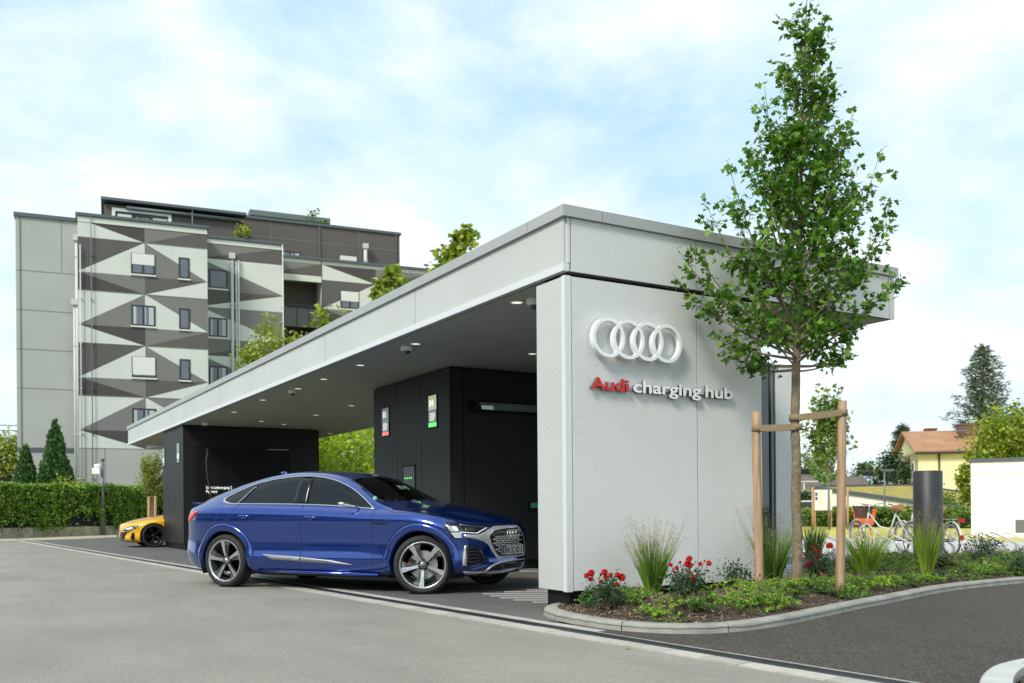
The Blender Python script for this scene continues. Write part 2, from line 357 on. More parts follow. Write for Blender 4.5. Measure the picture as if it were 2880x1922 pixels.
o = poly_sheet('meadow', [(-4, 9), (-10, 12), (-22, 14), (-60, 30), (-60, 110), (40, 110), (20, 30), (1, 30), (-.3, 12.5)], -0.004, M_MEADOW); struct(o)
# drain channel with grate between two rows of setts
M_DRAIN = mat('drain_iron', (0.07, 0.075, 0.08), 0.5, metal=0.6); M_DRC = mat('drain_trough', (0.012, 0.012, 0.013), 0.8)
root = thing('drain_channel', 'long slotted iron drain channel crossing the asphalt between two rows of pale setts', 'drain', (0, 0, 0))
g_, t_ = MB(), MB()
def dframe(x):
    y = dry(x); d = Vector((1, (dry(x + .05) - dry(x - .05)) / .1, 0)).normalized(); return Vector((x, y, 0)), d, Vector((-d.y, d.x, 0))
xs_ = list(np.arange(-34.5, 9, .5))
for a, b in zip(xs_[:-1], xs_[1:]):
    p, d, n_ = dframe(a); q, d2, n2_ = dframe(b)
    t_.add([p - n_ * .062 + Vector((0, 0, .007)), q - n2_ * .062 + Vector((0, 0, .007)), q + n2_ * .062 + Vector((0, 0, .007)), p + n_ * .062 + Vector((0, 0, .007))], [(0, 1, 2, 3)])
    for sgn in (-1, 1): g_.bar(p + n_ * sgn * .056 + Vector((0, 0, .011)), q + n2_ * sgn * .056 + Vector((0, 0, .011)), .014, .008)
x = -12.0
while x < 6:
    p, d, n_ = dframe(x); g_.bar(p - n_ * .05 + d * .012 + Vector((0, 0, .0105)), p + n_ * .05 - d * .012 + Vector((0, 0, .0105)), .011, .007); x += .026
t_.build('trough', M_DRC, root); g_.build('grate', M_DRAIN, root)
def sett_row(nm, o0, w, xa, xb, L):
    mb = MB(); x = xa
    while x < xb:
        l = L * random.uniform(.93, 1.07); p, d, n_ = dframe(x); q, _, n2_ = dframe(x + l); e = d * .004; h_ = .008 + random.uniform(0, .003)
        a, b = p + n_ * o0 + e, q + n2_ * o0 - e; c, f_ = q + n2_ * (o0 + w) - e, p + n_ * (o0 + w) + e
        mb.prism([v - Vector((0, 0, .01)) for v in (a, b, c, f_)], (0, 0, .01 + h_)); x += l
    o = mb.build(nm, M_PAVER, root); return o
sett_row('sett_row', -.225, .16, -34, 9, .33); sett_row('sett_row', .065, .15, -34, 1.05, .33); sett_row('sett_row', .065, .05, 1.05, 9, .8)
# white hatching
mb = MB()
for y0, xa, xb in ((1661.8, 1482, 1562), (1667, 1418, 1562), (1672.6, 1357, 1562), (1678.3, 1378, 1562), (1684, 1405, 1562), (1690, 1445, 1562), (1696, 1498, 1552)):
    a, b = G(xa, y0 - .9), G(xb, y0 - .9); c, d = G(xb, y0 + .9), G(xa, y0 + .9); mb.add([(p[0], p[1], .008) for p in (d, c, b, a)], [(0, 1, 2, 3)])
o = mb.build('hatched_marking', M_LINE); tag(o, 'white parallel floor stripes in front of the blue car and beside the white wall', 'road marking')
mb = MB()
for k in range(7):
    y0 = 1586 + k * 4.0; a, b = G(1462, y0 - .7), G(1520, y0 - .7); c, d = G(1520, y0 + .7), G(1462, y0 + .7); mb.add([(p[0], p[1], .008) for p in (d, c, b, a)], [(0, 1, 2, 3)])
o = mb.build('hatched_marking', M_LINE); tag(o, 'white floor stripes deep under the canopy at the foot of the bay 04 wall', 'road marking')
mb = MB()
for k in range(8):
    y0 = 1592 + k * 4.4; a, b = G(2125, y0 - .9), G(2250, y0 - .9); c, d = G(2250, y0 + .9), G(2125, y0 + .9); mb.add([(p[0], p[1], .010) for p in (d, c, b, a)], [(0, 1, 2, 3)])
o = mb.build('hatched_marking', M_LINE); tag(o, 'white floor stripes seen behind the first wooden stake and the grass tuft', 'road marking')
# ---- planted island
KERB = [(-.30, .10), (-.22, -.08), (.02, -.29), (.33, -.40), (.65, -.445), (1.21, -.43), (1.6, -.27), (1.86, .0), (1.93, .4), (1.84, .97), (1.6, 1.75), (1.35, 2.53), (1.15, 3.25), (.64, 5.06), (.49, 6.73), (.3, 9.0), (-.1, 12.0)]
kp = spline(KERB, 6); KH = .075
def kerb(name, path, w, H, label, closed=False, joint=.9):
    """kerb swept inward (to the left of the path) with rounded front edge and open joints"""
    prof = [(0, 0), (.006, H - .026), (.010, H - .014), (.018, H - .005), (.030, H), (w, H), (w, H - .06)]
    P = [Vector((p[0], p[1], 0)) for p in path]; root = None; mb = MB(); acc = 0; seg = []
    nrm = []
    for i in range(len(P)):
        d = (P[min(i + 1, len(P) - 1)] - P[max(i - 1, 0)]).normalized(); nrm.append(Vector((-d.y, d.x, 0)))
    def flush(sg):
        if len(sg) < 2: return
        v = []
        for (p, n_) in sg: v += [p + n_ * a + Vector((0, 0, b)) for a, b in prof]
        k = len(prof); f = [(i * k + j, (i + 1) * k + j, (i + 1) * k + j + 1, i * k + j + 1) for i in range(len(sg) - 1) for j in range(k - 1)]
        mb.add(v, f, smooth=False); b0 = len(mb.v) - len(v)
        for e in (0, len(sg) - 1):
            mb.f.append([b0 + e * k + j for j in range(k)]); mb.m.append(0); mb.uv.append(None); mb.sm.append(False)
    seg = [(P[0], nrm[0])]
    for i in range(1, len(P)):
        L = (P[i] - P[i - 1]).length; acc += L
        if acc > joint:
            d = (P[i] - P[i - 1]).normalized(); seg.append((P[i] - d * .006, nrm[i])); flush(seg); seg = [(P[i] + d * .006, nrm[i])]; acc = 0
        else: seg.append((P[i], nrm[i]))
    flush(seg); o = mb.build(name, M_CONC); tag(o, label, 'kerb'); return o
M_CONC2 = M_CONC; M_CONC = mat('kerb_concrete', (0.285, 0.285, 0.255), 0.85, noise=(3.5, 0.32), bump=(70, 0.3, 0.004))
kerb('kerb', kp, .13, KH, 'grey concrete kerb curving round the rose bed beside the white wall')
BACK = [(-.1, 12.0), (-1.0, 10.4), (-1.75, 8.9), (-2.75, 7.1), (-1.75, 5.25), (-.12, 2.72), (.02, 2.6), (.02, .12)]
ISL = [(p[0], p[1]) for p in kp][1:] + BACK[1:]
ISLI = [(float(p[0]), float(p[1])) for p in ISL]
def iz(x, y):
    d = edge_dist((x, y), ISLI); s_ = max(0, min(1, (d - .1) / .6)); return KH - .012 + .125 * s_ * s_ * (3 - 2 * s_)
def GI(x, y):
    z = .13
    for _ in range(40):
        for _k in range(4): p = G(x, y, z); z = iz(p[0], p[1])
        if inpoly((p[0], p[1]), ISLI) and edge_dist((p[0], p[1]), ISLI) > .14: break
        y += 2 if _ >= 0 and x < 2700 else -2
    p[2] = z; return p
M_MULCH = mat('bark_mulch', (0.082, 0.056, 0.038), 0.95, noise=(45, 0.55), bump=(55, 1.0, 0.03))
o = poly_sheet('mulch_bed', ISLI, 0.0, M_MULCH, sub=.12, hfun=lambda x, y: (iz(x, y) if edge_dist((x, y), ISLI) > .02 else KH - .03) + .012 * mnoise.noise(Vector((x * 9, y * 9, 0)))); struct(o)
M_CHIP = mat('bark_chip', (0.17, 0.115, 0.075), 0.9, island=0.6, hue=(0.38, 0.29, 0.20))
pos = []
while len(pos) < 9000:
    y = -0.5 + 8 * random.random() ** 1.6; x = random.uniform(-1.5, 2.0)
    if inpoly((x, y), ISLI) and edge_dist((x, y), ISLI) > .12: pos.append((x, y, iz(x, y) + random.uniform(.002, .018)))
CHIP = [(-.13, 0), (.13, .05), (.16, .9), (-.1, 1)]
o = leaves('bark_chips', pos, RNG.uniform(.015, .042, len(pos)), CHIP, M_CHIP, up=1.6, droop=0, seed=3); tag(o, 'loose brown bark chips covering the bed under the roses', 'bark mulch', kind='stuff')
# back kerb wall and second island, bottom right
bk = MB(); pts = [(-2.78, 7.0), (-2.3, 7.9), (-1.75, 8.9), (-1.0, 10.4)]
for a, b in zip(pts[:-1], pts[1:]): bk.bar((a[0], a[1], .07), (b[0], b[1], .07), .12, .16)
o = bk.build('low_kerb_wall', M_CONC); tag(o, 'low straight concrete edging behind the rose bed, in front of the bicycles', 'kerb')
k2 = spline([(5.6, -1.6), (5.0, -1.15), (4.6, -.62), (4.36, -.16), (4.28, .2), (4.3, .6), (4.6, 1.3), (5.2, 2.0), (6.2, 2.6)][::-1], 6)
M_K2 = mat('pale_concrete', (0.47, 0.48, 0.45), 0.85, noise=(5, 0.15), bump=(70, 0.25, 0.004))
M_CONC = M_K2; kerb('kerb', k2, .16, .11, 'pale rounded kerb of the second bed cut off at the lower right corner'); M_CONC = M_CONC2
# ================================================================== CHARGING HUB (corner of its roof stands at the origin)
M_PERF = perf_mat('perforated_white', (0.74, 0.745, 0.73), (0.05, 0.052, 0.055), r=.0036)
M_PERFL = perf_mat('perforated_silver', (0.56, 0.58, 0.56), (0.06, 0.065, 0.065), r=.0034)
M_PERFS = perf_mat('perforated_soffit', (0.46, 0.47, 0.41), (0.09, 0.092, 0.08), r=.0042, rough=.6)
M_PERFB = perf_mat('perforated_black', (0.022, 0.0225, 0.023), (0.004, 0.004, 0.005), r=.0036, rough=.5)
M_COP = mat('roof_coping', (0.40, 0.41, 0.40), 0.45, metal=0.25, noise=(0.6, 0.05))
M_TRIM = mat('white_aluminium', (0.66, 0.68, 0.68), 0.35, metal=0.15)
M_BLK = mat('matt_black', (0.008, 0.008, 0.009), 0.6, spec=.2)
M_GLD = mat('dark_glass', (0.02, 0.022, 0.024), 0.04, spec=1.0)
M_LAMP = mat('downlight_glow', (0.9, 0.85, 0.7), 0.4, emit=((1, .93, .75), .6))
hub = thing('charging_hub', 'flat roofed charging hall clad in perforated metal, four rings and lettering on its white wall', 'building')
ZR, ZS = 3.922, 3.29; XE, YE = -26.5, 4.87
J = [-3.40, -6.78, -10.20, -13.70, -17.37, -20.97, -24.61]
# coping with open joints
mb = MB(); e = .035
cuts = [0.0 + e, -.62] + [j - 0.4 for j in J] + [XE - e]
for a, b in zip(cuts[:-1], cuts[1:]): mb.box(b + .004, a - .004 if a < 0 else a, -e, .25, ZR - .108, ZR)
for a, b in ((.25, .424), (.43, 2.9), (2.906, YE + e)): mb.box(-.25, e, a, b, ZR - .108, ZR)
mb.box(XE - e, XE + .25, .25, YE + e, ZR - .11, ZR); mb.box(XE + .25, -.25, YE - .25, YE + e, ZR - .11, ZR)
mb.build('roof_coping', M_COP, hub)
mb = MB(); mb.box(XE + .1, -.1, .1, YE - .1, ZS + .03, ZR - .12); mb.build('roof_core', M_BLK, hub)
# fascia panels, a sheet each with thickness
mb = MB(); js = [-.012] + J + [XE]
for a, b in zip(js[:-1], js[1:]): mb.pbox(b + .007, a - .007, 0.0, .03, ZS + .085, ZR - .112)
mb.build('front_fascia', M_PERFL, hub)
mb = MB()
for a, b in ((0.0, .062), (.074, 1.660), (1.672, 3.22), (3.232, 4.765), (4.779, YE)): mb.pbox(-.03, 0.0 if a > 0 else .001, a + (.031 if a == 0 else 0), b, ZS + .006 if a > .01 else ZS + .085, ZR - .112)
mb.build('side_fascia', M_PERF, hub)
mb = MB(); mb.pbox(XE, XE + .03, .03, YE, ZS + .01, ZR - .12); mb.pbox(XE + .03, -.04, YE - .03, YE, ZS + .01, ZR - .12); mb.build('rear_fascia', M_PERFL, hub)
mb = MB(); mb.box(XE - .012, .004, -.018, .05, ZS + .004, ZS + .076); mb.box(XE - .012, XE + .05, .05, YE, ZS + .004, ZS + .076); mb.build('eaves_trim', M_TRIM, hub)
mb = MB(); ys = [.052, 1.66, 3.27, YE - .032]; xs = [-.035] + J + [XE + .05]
for a, b in zip(xs[:-1], xs[1:]):
    for c, d in zip(ys[:-1], ys[1:]): mb.rect((a - .005, c + .005, ZS), (b - a + .01, 0, 0), (0, d - c - .01, 0), 0, (a, c))
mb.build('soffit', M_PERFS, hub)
mb = MB()
mb.rect((-.04, .052, ZS - .0), (-.3, 0, 0), (0, YE, 0)); 
# white wall
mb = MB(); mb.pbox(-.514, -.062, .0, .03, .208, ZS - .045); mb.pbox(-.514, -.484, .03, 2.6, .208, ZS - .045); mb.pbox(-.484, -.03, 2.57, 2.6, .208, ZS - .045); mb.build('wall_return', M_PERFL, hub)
mb = MB(); mb.pbox(-.03, 0, .075, 1.660, .208, ZS - .045); mb.pbox(-.03, 0, 1.672, 2.6, .208, ZS - .045); mb.build('sign_wall', M_PERF, hub)
mb = MB(); mb.box(-.058, .004, -.006, .065, .200, ZS - .04); mb.build('corner_post', M_TRIM, hub)
mb = MB(); mb.box(-.44, -.06, .06, 2.52, 0.0, ZS); mb.box(-.43, -.045, .045, 2.53, .208, ZS - .1); mb.build('plinth', M_BLK, hub)
# black blocks
def blk(name, x0, x1, y0, y1, fj, sj, doors=None):
    mb = MB(); fx = [x0] + fj + [x1]
    for a, b in zip(fx[:-1], fx[1:]): mb.pbox(a + .006, b - .006, y0, y0 + .03, .17, ZS - .03)
    sy_ = [y0 + .03] + sj + [y1]
    for a, b in zip(sy_[:-1], sy_[1:]): mb.pbox(x1 - .03, x1, a + .003, b - .006, .17, ZS - .03)
    mb.pbox(x0, x0 + .03, y0 + .03, y1, .17, ZS - .03); mb.pbox(x0, x1, y1 - .03, y1, .17, ZS - .03)
    o = mb.build(name, M_PERFB, hub); c = MB(); c.box(x0 + .04, x1 - .04, y0 + .04, y1 - .04, 0, ZS - .004); c.build('plinth', M_BLK, o); return o
b2x0, b2x1, b2y = -8.94, -5.80, 1.70
fj2 = [PY(1116, 1100, b2y)[0], PY(1184, 1100, b2y)[0]]
sj2 = [PX(1304, 1100, b2x1)[1]]
bl2 = blk('black_block', b2x0, b2x1, b2y, 7.2, fj2, sj2)
b1x0, b1x1, b1y = -20.75, -17.95, .07
fj1 = [PY(470.5, 1300, b1y)[0], PY(491.5, 1300, b1y)[0]]; sj1 = [PX(546.6, 1300, b1x1)[1]]
bl1 = blk('black_block', b1x0, b1x1, b1y, 3.75, fj1, sj1)
# screens: frame, panel with number and coloured foot
M_SCR = mat('screen_dark', (0.05, 0.06, 0.06), 0.12, emit=((0.16, .21, .20), .35)); M_SCRT = mat('screen_lit', (0.2, 0.25, 0.18), 0.12, emit=((.36, .42, .26), .6))
M_RED = mat('screen_red', (0.5, .05, .05), 0.3, emit=((.75, .16, .16), .7)); M_GRN = mat('screen_green', (0.05, .5, .05), 0.3, emit=((.12, .85, .12), .9)); M_TXT = mat('screen_text', (.8, .8, .75), 0.4, emit=((.85, .9, .8), .8))
def screen(parent, p00, p11, Y, num, foot, lit):
    a, b = PY(*p00, Y), PY(*p11, Y); x0, x1, z0, z1 = min(a[0], b[0]), max(a[0], b[0]), b[2], a[2]; w, h = x1 - x0, z1 - z0
    mb = MB(); mb.box(x0 - .02, x1 + .02, Y - .012, Y + .01, z0 - .02, z1 + .02); fr = mb.build('display_screen', M_BLK, parent)
    mb = MB(); mb.box(x0, x1, Y - .016, Y - .0125, z0 + h * .14, z0 + h * .54, 0); mb.box(x0, x1, Y - .016, Y - .0125, z0 + h * .545, z1, 1); mb.box(x0, x1, Y - .016, Y - .0125, z0, z0 + h * .13, 2)
    for k in range(6): mb.box(x0 + w * .14, x1 - w * random.uniform(.1, .3), Y - .0175, Y - .0165, z0 + h * (.2 + k * .045), z0 + h * (.216 + k * .045), 3)
    mb.build('screen_picture', [M_SCR, M_SCRT if lit else M_SCR, foot, M_TXT], fr)
    if num: text_part('screen_number', num, h * .30, M_TXT, fr, basis((x0 + w * .12, Y - .0175, z0 + h * .66), (1, 0, 0), (0, 0, 1)), .001, width=1.0)
screen(bl2, (1076.7, 1150.7), (1094.9, 1224), b2y, '03', M_RED, False)
screen(bl2, (1207.2, 1115.5), (1229.3, 1199), b2y, '04', M_GRN, True)
screen(bl1, (458.8, 1262.5), (464, 1311.5), b1y, None, M_SCR, False)
screen(bl1, (498.6, 1248), (506, 1300), b1y, None, M_SCR, False)
# payment niche in the middle panel
a, b = PY(1132.4, 1309, b2y), PY(1169, 1382.5, b2y)
mb = MB(); mb.box(a[0], b[0], b2y - .012, b2y + .01, b[2], a[2]); n_ = mb.build('payment_niche', M_BLK, bl2)
mb = MB(); mb.box(a[0] + .07, b[0] - .01, b2y - .016, b2y - .0125, b[2] + .05, a[2] - .04); mb.box(a[0] + .07, b[0] - .01, b2y - .02, b2y - .016, a[2] - .09, a[2] - .05); mb.build('terminal_glass', mat('terminal_black', (.008, .008, .009), .25, spec=.3), n_)
for k in range(4):
    mb = MB(); mb.box(a[0] + .13 + k * .085, a[0] + .16 + k * .085, b2y - .020, b2y - .0165, b[2] + .22, b[2] + .25); mb.build('status_lamp', M_GRN, n_)
# wide door and cable arm on the block's right side
X2 = b2x1; y0_, y1_ = PX(1304, 1250, X2)[1], 5.2; zt = PX(1304, 1125, X2)[2]
mb = MB(); mb.box(X2 + .001, X2 + .006, y0_, y1_, zt, zt + .012); mb.box(X2 + .001, X2 + .006, y0_ - .006, y0_ + .006, .17, ZS - .04); mb.build('door_joint', M_BLK, bl2)
a = PX(1338, 1128, X2 + .12); z1_, z0_ = a[2], PX(1338, 1152, X2 + .12)[2]
mb = MB(); mb.box(X2 + .002, X2 + .14, a[1], 5.4, z0_ - .02, z0_); mb.box(X2 + .002, X2 + .14, a[1], 5.4, z1_, z1_ + .015); mb.box(X2 + .002, X2 + .03, a[1] + .05, 5.4, z0_, z1_, 1); mb.box(X2 + .002, X2 + .15, a[1] - .02, a[1] + .05, z0_ - .03, z1_ + .03)
mb.box(X2 + .03, X2 + .13, a[1] + .1, a[1] + .32, z0_ + .01, z0_ + .07, 2); mb.build('cable_arm', [M_BLK, M_GREY, M_STEEL], bl2)
a = PX(1500, 1425, X2 + .02); mb = MB(); mb.box(X2 + .002, X2 + .03, a[1] - .08, a[1] + .16, a[2] - .09, a[2] + .08, 0); mb.box(X2 + .03, X2 + .033, a[1] - .06, a[1] + .14, a[2] - .02, a[2] + .06, 1); mb.build('charge_display', [M_BLK, mat('teal_screen', (.02, .12, .08), .2, emit=((.04, .30, .2), .1))], bl2)
# block 1: charging recess with text and cable
X1 = b1x1 - .002
def q1(x, y, off=0.): return PX(x, y, X1 + off)
ra, rb = q1(560, 1256), q1(842, 1560); ty = q1(579, 1372)
mb = MB(); mb.box(X1 + .003, X1 + .008, q1(553, 1300)[1], q1(815, 1300)[1], .17, ra[2] + .02, 0); mb.box(X1 + .009, X1 + .013, q1(579, 1300)[1], q1(812, 1300)[1], .25, ra[2] - .02, 1); mb.box(X1 + .003, X1 + .09, q1(700, 1300)[1], q1(812, 1300)[1], ra[2] - .12, ra[2] - .06, 0)
mb.build('charging_recess', [M_BLK, M_GLD], bl1)
th = ty[2] - q1(579, 1382)[2]
text_part('payment_lettering', 'Start Ladevorgang 2\nPayment', .105, M_TXT, bl1, basis((X1 + .016, ty[1], ty[2] - .03), (0, 1, 0), (0, 0, 1)), .001, width=.80)
cp = [q1(582, 1262, .2), q1(583, 1276, .22), q1(580, 1300, .25), q1(583, 1340, .25), q1(590, 1375, .25), q1(594, 1410, .22), q1(600, 1450, .15)]
mb = MB(); mb.tube(spline(cp, 6), .022, 8); mb.build('charging_cable', mat('cable_rubber', (.03, .03, .03), .5), bl1)
# lounge behind, with glass corner
LX = -3.2
def ly(px): return PX(px, 1500, LX)[1]
mb = MB(); mb.pbox(LX - .03, LX, ly(2184), ly(2229.5), .208, ZS); mb.pbox(LX - .03, LX, ly(2232), ly(2233) + .01, .208, ZS); mb.build('lounge_panel', M_PERF, hub)
mb = MB(); mb.box(LX - .05, LX + .03, ly(2168), ly(2174), .208, ZS); mb.box(LX - .12, LX - .1, ly(2174) + .002, ly(2184) - .002, .208, ZS); mb.box(LX - .04, LX + .01, ly(2000), ly(2168), .208, .26); mb.build('lounge_frame', M_GREY, hub)
mb = MB(); mb.box(LX - .02, LX, ly(2000), ly(2168) - .002, .262, ZS); mb.build('lounge_glass', M_GLD, hub)
mb = MB(); mb.box(LX - 2.2, LX - .14, ly(2000), ly(2229), 0, ZS - .01); mb.build('lounge_core', M_BLK, hub)
# four rings and lettering on the white wall
ctr = [(572, 1028), (716, 1042.5), (857, 1057.5), (997, 1073)]; RP = [PX(1480 + a * .3827, 560 + b * .3827) for a, b in ctr]
zc_ = sum(p[2] for p in RP) / 4; ys_ = np.linspace(RP[0][1], RP[3][1], 4)
M_RING = mat('ring_white', (0.84, 0.85, 0.85), 0.3)
ro, ri = .196, .162
for k, y in enumerate(ys_):
    mb = MB(); d = .001 * k
    mb.lathe([(ri, .03), (ro, .03), (ro, .085 + d), (ri, .085 + d), (ri, .03)], (0, y, zc_), axis='X', n=72, smooth=False); mb.build('logo_ring', M_RING, hub)
M_LSIDE = mat('letter_return', (.09, .093, .095), .5)
M_LRED = mat('letter_red', (0.62, 0.008, 0.012), 0.35); M_LWH = mat('letter_white', (0.85, 0.86, 0.87), 0.4)
pA, pc, ph, pe = PX(1654, 1096), PX(1773, 1104), PX(1975.6, 1119), PX(2052, 1124.5)
def word(body, p, y1, size, M, nm):
    t = text_part(nm, body, size, [M, M_LSIDE], hub, Matrix.Identity(4), .013, bold=.0035)
    for p_ in t.data.polygons: p_.material_index = 0 if p_.normal.z > .7 else 1
    xs = [v.co.x for v in t.data.vertices]; sc = (y1 - p[1]) / (max(xs) - min(xs))
    t.data.transform(Matrix.Translation((-min(xs), 0, 0))); t.data.transform(Matrix.Diagonal((sc, 1, 1, 1))); t.data.transform(basis((.036, p[1], zb_), (0, 1, 0), (0, 0, 1))); return t
zb_ = (PX(1654, 1097)[2] + PX(2052, 1122.5)[2]) / 2
word('Audi', pA, PX(1761, 1100)[1], .168, M_LRED, 'red_lettering')
word('charging', pc, PX(1963, 1115)[1], .168, M_LWH, 'white_lettering'); word('hub', ph, pe[1], .168, M_LWH, 'white_lettering')
mb = MB(); mb.box(.001, .022, pA[1] + .02, PX(1755, 1)[1], zb_ + .02, zb_ + .03); mb.box(.001, .022, pc[1] + .02, pe[1] - .02, zb_ + .02, zb_ + .03); mb.build('letter_rail', M_GREY, hub)
# downlights and dome cameras under the roof
def ds(x, y): return G(x * 1.2255, y * 1.2255, ZS)
k = 0
for x, y in ((1186, 694), (954, 789), (1222, 812), (827, 838), (743, 870), (684, 892), (603, 918), (806, 931), (725, 953), (537, 946), (652, 974), (600, 967), (757, 995), (400, 1000)):
    p = ds(x, y)
    if p[1] > YE - .1 or p[1] < .1: continue
    mb = MB(); mb.lathe([(.085, ZS - .001), (.085, ZS - .008), (.062, ZS - .008), (.062, ZS - .001)], (p[0], p[1], 0), n=20); d_ = mb.build('downlight', M_TRIM, hub)
    mb = MB(); mb.lathe([(0.001, ZS - .004), (.061, ZS - .004)], (p[0], p[1], 0), n=16); mb.build('lamp', M_LAMP, d_)
for x, y in ((1226, 688), (933, 796), (672, 896), (471, 971)):
    p = ds(x, y); mb = MB(); mb.lathe([(.085, ZS - .002), (.085, ZS - .05), (.072, ZS - .062), (.01, ZS - .063)], (p[0], p[1], 0), n=24); d_ = mb.build('dome_camera', M_WHITE, hub)
    mb = MB(); mb.lathe([(.05, ZS - .063), (.047, ZS - .085), (.03, ZS - .102), (.002, ZS - .108)], (p[0], p[1], 0), n=20); mb.build('camera_dome', M_GLD, d_)
# foil roll lying on the roof
a, b = PX(1838, 627, -.7), PX(2010, 648, -.7)
mb = MB(); n_ = 26; v = []
for i in range(n_):
    t = i / (n_ - 1); w = math.sin(math.pi * min(1, t * 1.02)) ** .5; y = a[1] + (b[1] - a[1]) * 1.6 * t
    for j in range(9):
        s_ = j / 8 * math.pi; hh = .20 * w * (1 + .15 * mnoise.noise(Vector((t * 6, j * .6, 1)))); v.append((-.75 + .35 * w * math.cos(s_), y, ZR + .0 + hh * math.sin(s_)))
mb.add(v, [(i * 9 + j, i * 9 + j + 1, (i + 1) * 9 + j + 1, (i + 1) * 9 + j) for i in range(n_ - 1) for j in range(8)], smooth=True)
o = mb.build('roof_membrane', mat('foil_grey', (.42, .46, .47), .35, bump=(9, .6, .03))); tag(o, 'crumpled grey membrane roll lying on the hub roof beside the tree top', 'membrane')
# ================================================================== CARS
K5 = 5
def car_cage(sx=1.0, sz=1.0, low=0.0, coupe=False):
    P = [(-1.12, 0), (-1.115, .18), (-1.09, .35), (-1.03, .50), (-.92, .65), (-.77, .80), (-.55, .905), (-.3, .945), (.05, .955), (.45, .945), (.9, .935), (1.4, .935), (1.85, .935), (2.2, .94), (2.5, .95), (2.75, .955), (3.0, .95), (3.22, .925),
         (3.42, .865), (3.58, .77), (3.70, .62), (3.77, .44), (3.83, .22), (3.85, 0)]
    zb = [1.10, 1.10, 1.10, 1.095, 1.09, 1.075, 1.075, 1.085, 1.085, 1.08, 1.07, 1.055, 1.035, 1.01, 1.0, .995, .975, .945, .895, .86, .84, .83, .82, .82]
    # rows: (z rear, z side, z front), lateral inset, (dx rear, dx front)
    rows = [(None, None, None, .085, .15, -.03), (1.035, None, .775, .012, .05, .0), (.90, .86, .70, .002, .0, .02), (.76, .70, .60, .022, -.01, .025), (.60, .53, .50, .030, -.06, .02), (.45, .40, .41, -.002, -.055, .0), (.33, .29, .33, .03, .0, .03), (.26, .225, .24, .055, .06, -.04), (.22, .195, .20, .16, .3, -.25)]
    RP = []
    n = len(P)
    for r_i, (zr, zs, zf, ins, dr, df) in enumerate(rows):
        line = []
        for c, (x, y) in enumerate(P):
            wr = max(0, min(1, (5.5 - c) / 2.0 + .5)); wf = max(0, min(1, (c - 17.5) / 2.0 + .5))
            z0 = zb[c]
            if r_i == 0: z = z0
            else:
                zside = zs if zs is not None else z0 - .06
                z = zside * (1 - wr - wf) + wr * zr + wf * zf
            yy = max(0, y - ins * min(1, y / .6)) if y > 0 else 0
            # doors are drawn in between the wheels, low down
            if 9 <= c <= 13 and r_i in (3, 4): yy -= .012
            xx = x + dr * max(0, min(1, (6 - c) / 3)) + df * max(0, min(1, (c - 16) / 3))
            line.append((xx, -yy, z))
        RP.append(line)
    top = {}
    t5 = [(-.85, 0, 1.175), (-.5, 0, 1.30), (-.1, 0, 1.425), (.4, 0, 1.515), (.9, 0, 1.55), (1.4, 0, 1.535), (1.85, 0, 1.475), (2.25, 0, 1.29), (2.6, 0, 1.12), (2.85, 0, 1.075), (3.15, 0, 1.03), (3.5, 0, .96)]
    t4 = [(-.82, .38, 1.165), (-.46, .38, 1.285), (-.06, .38, 1.405), (.42, .38, 1.50), (.9, .38, 1.54), (1.4, .38, 1.525), (1.83, .38, 1.465), (2.22, .42, 1.28), (2.56, .45, 1.11), (2.83, .38, 1.07), (3.12, .34, 1.025), (3.46, .3, .955)]
    t3 = [(-.66, .62, 1.14), (-.36, .64, 1.235), (0, .66, 1.325), (.45, .67, 1.44), (.9, .67, 1.50), (1.36, .665, 1.49), (1.75, .66, 1.415), (2.1, .735, 1.235), (2.44, .80, 1.055), (2.76, .60, 1.05), (3.03, .56, 1.005), (3.34, .50, .935)]
    t2 = [(-.58, .735, 1.115), (-.3, .755, 1.165), (.03, .77, 1.215), (.45, .775, 1.27), (.9, .775, 1.295), (1.4, .775, 1.29), (1.84, .785, 1.235), (2.16, .81, 1.13), (2.47, .835, 1.035), (2.76, .74, 1.03), (3.01, .69, .99), (3.27, .64, .935)]
    t1 = [(-.55, .81, 1.09), (-.29, .835, 1.105), (.05, .845, 1.115), (.45, .845, 1.11), (.9, .845, 1.10), (1.4, .845, 1.09), (1.86, .845, 1.07), (2.2, .85, 1.04), (2.5, .855, 1.015), (2.75, .81, 1.01), (3.0, .78, .98), (3.24, .74, .935)]
    TOP = [None, t1, t2, t3, t4, t5]
    V = []; idx = {}
    def put(key, p):
        if key not in idx: idx[key] = len(V); V.append((p[0] * sx, p[1], (p[2] - .2) * sz + .2 - low))
        return idx[key]
    for r_i, line in enumerate(RP):
        for c, p in enumerate(line): put(('r', r_i, c), p)
    def tk(k, c):
        if k == 0: return put(('r', 0, c), None)
        if c == 18: return put(('r', 0, 18 + k), None)
        if c == 5: return put(('r', 0, 5 - k), None)
        p = TOP[k][c - 6]; return put(('t', k, c), (p[0], -p[1], p[2]))
    F = []
    for r_i in range(len(RP) - 1):
        for c in range(n - 1): F.append((idx[('r', r_i, c)], idx[('r', r_i, c + 1)], idx[('r', r_i + 1, c + 1)], idx[('r', r_i + 1, c)]))
    for k in range(5):
        for c in range(5, 18): F.append((tk(k, c), tk(k, c + 1), tk(k + 1, c + 1), tk(k + 1, c))[::-1])
    # mirror
    Vm = []; mp_ = {}
    for i, v in enumerate(V):
        if abs(v[1]) < 1e-6: mp_[i] = i
        else: mp_[i] = len(V) + len(Vm); Vm.append((v[0], -v[1], v[2]))
    F2 = [tuple(mp_[i] for i in f)[::-1] for f in F]
    cre = []
    def e(a, b, w):
        cre.append((a, b, w)); cre.append((mp_[a], mp_[b], w))
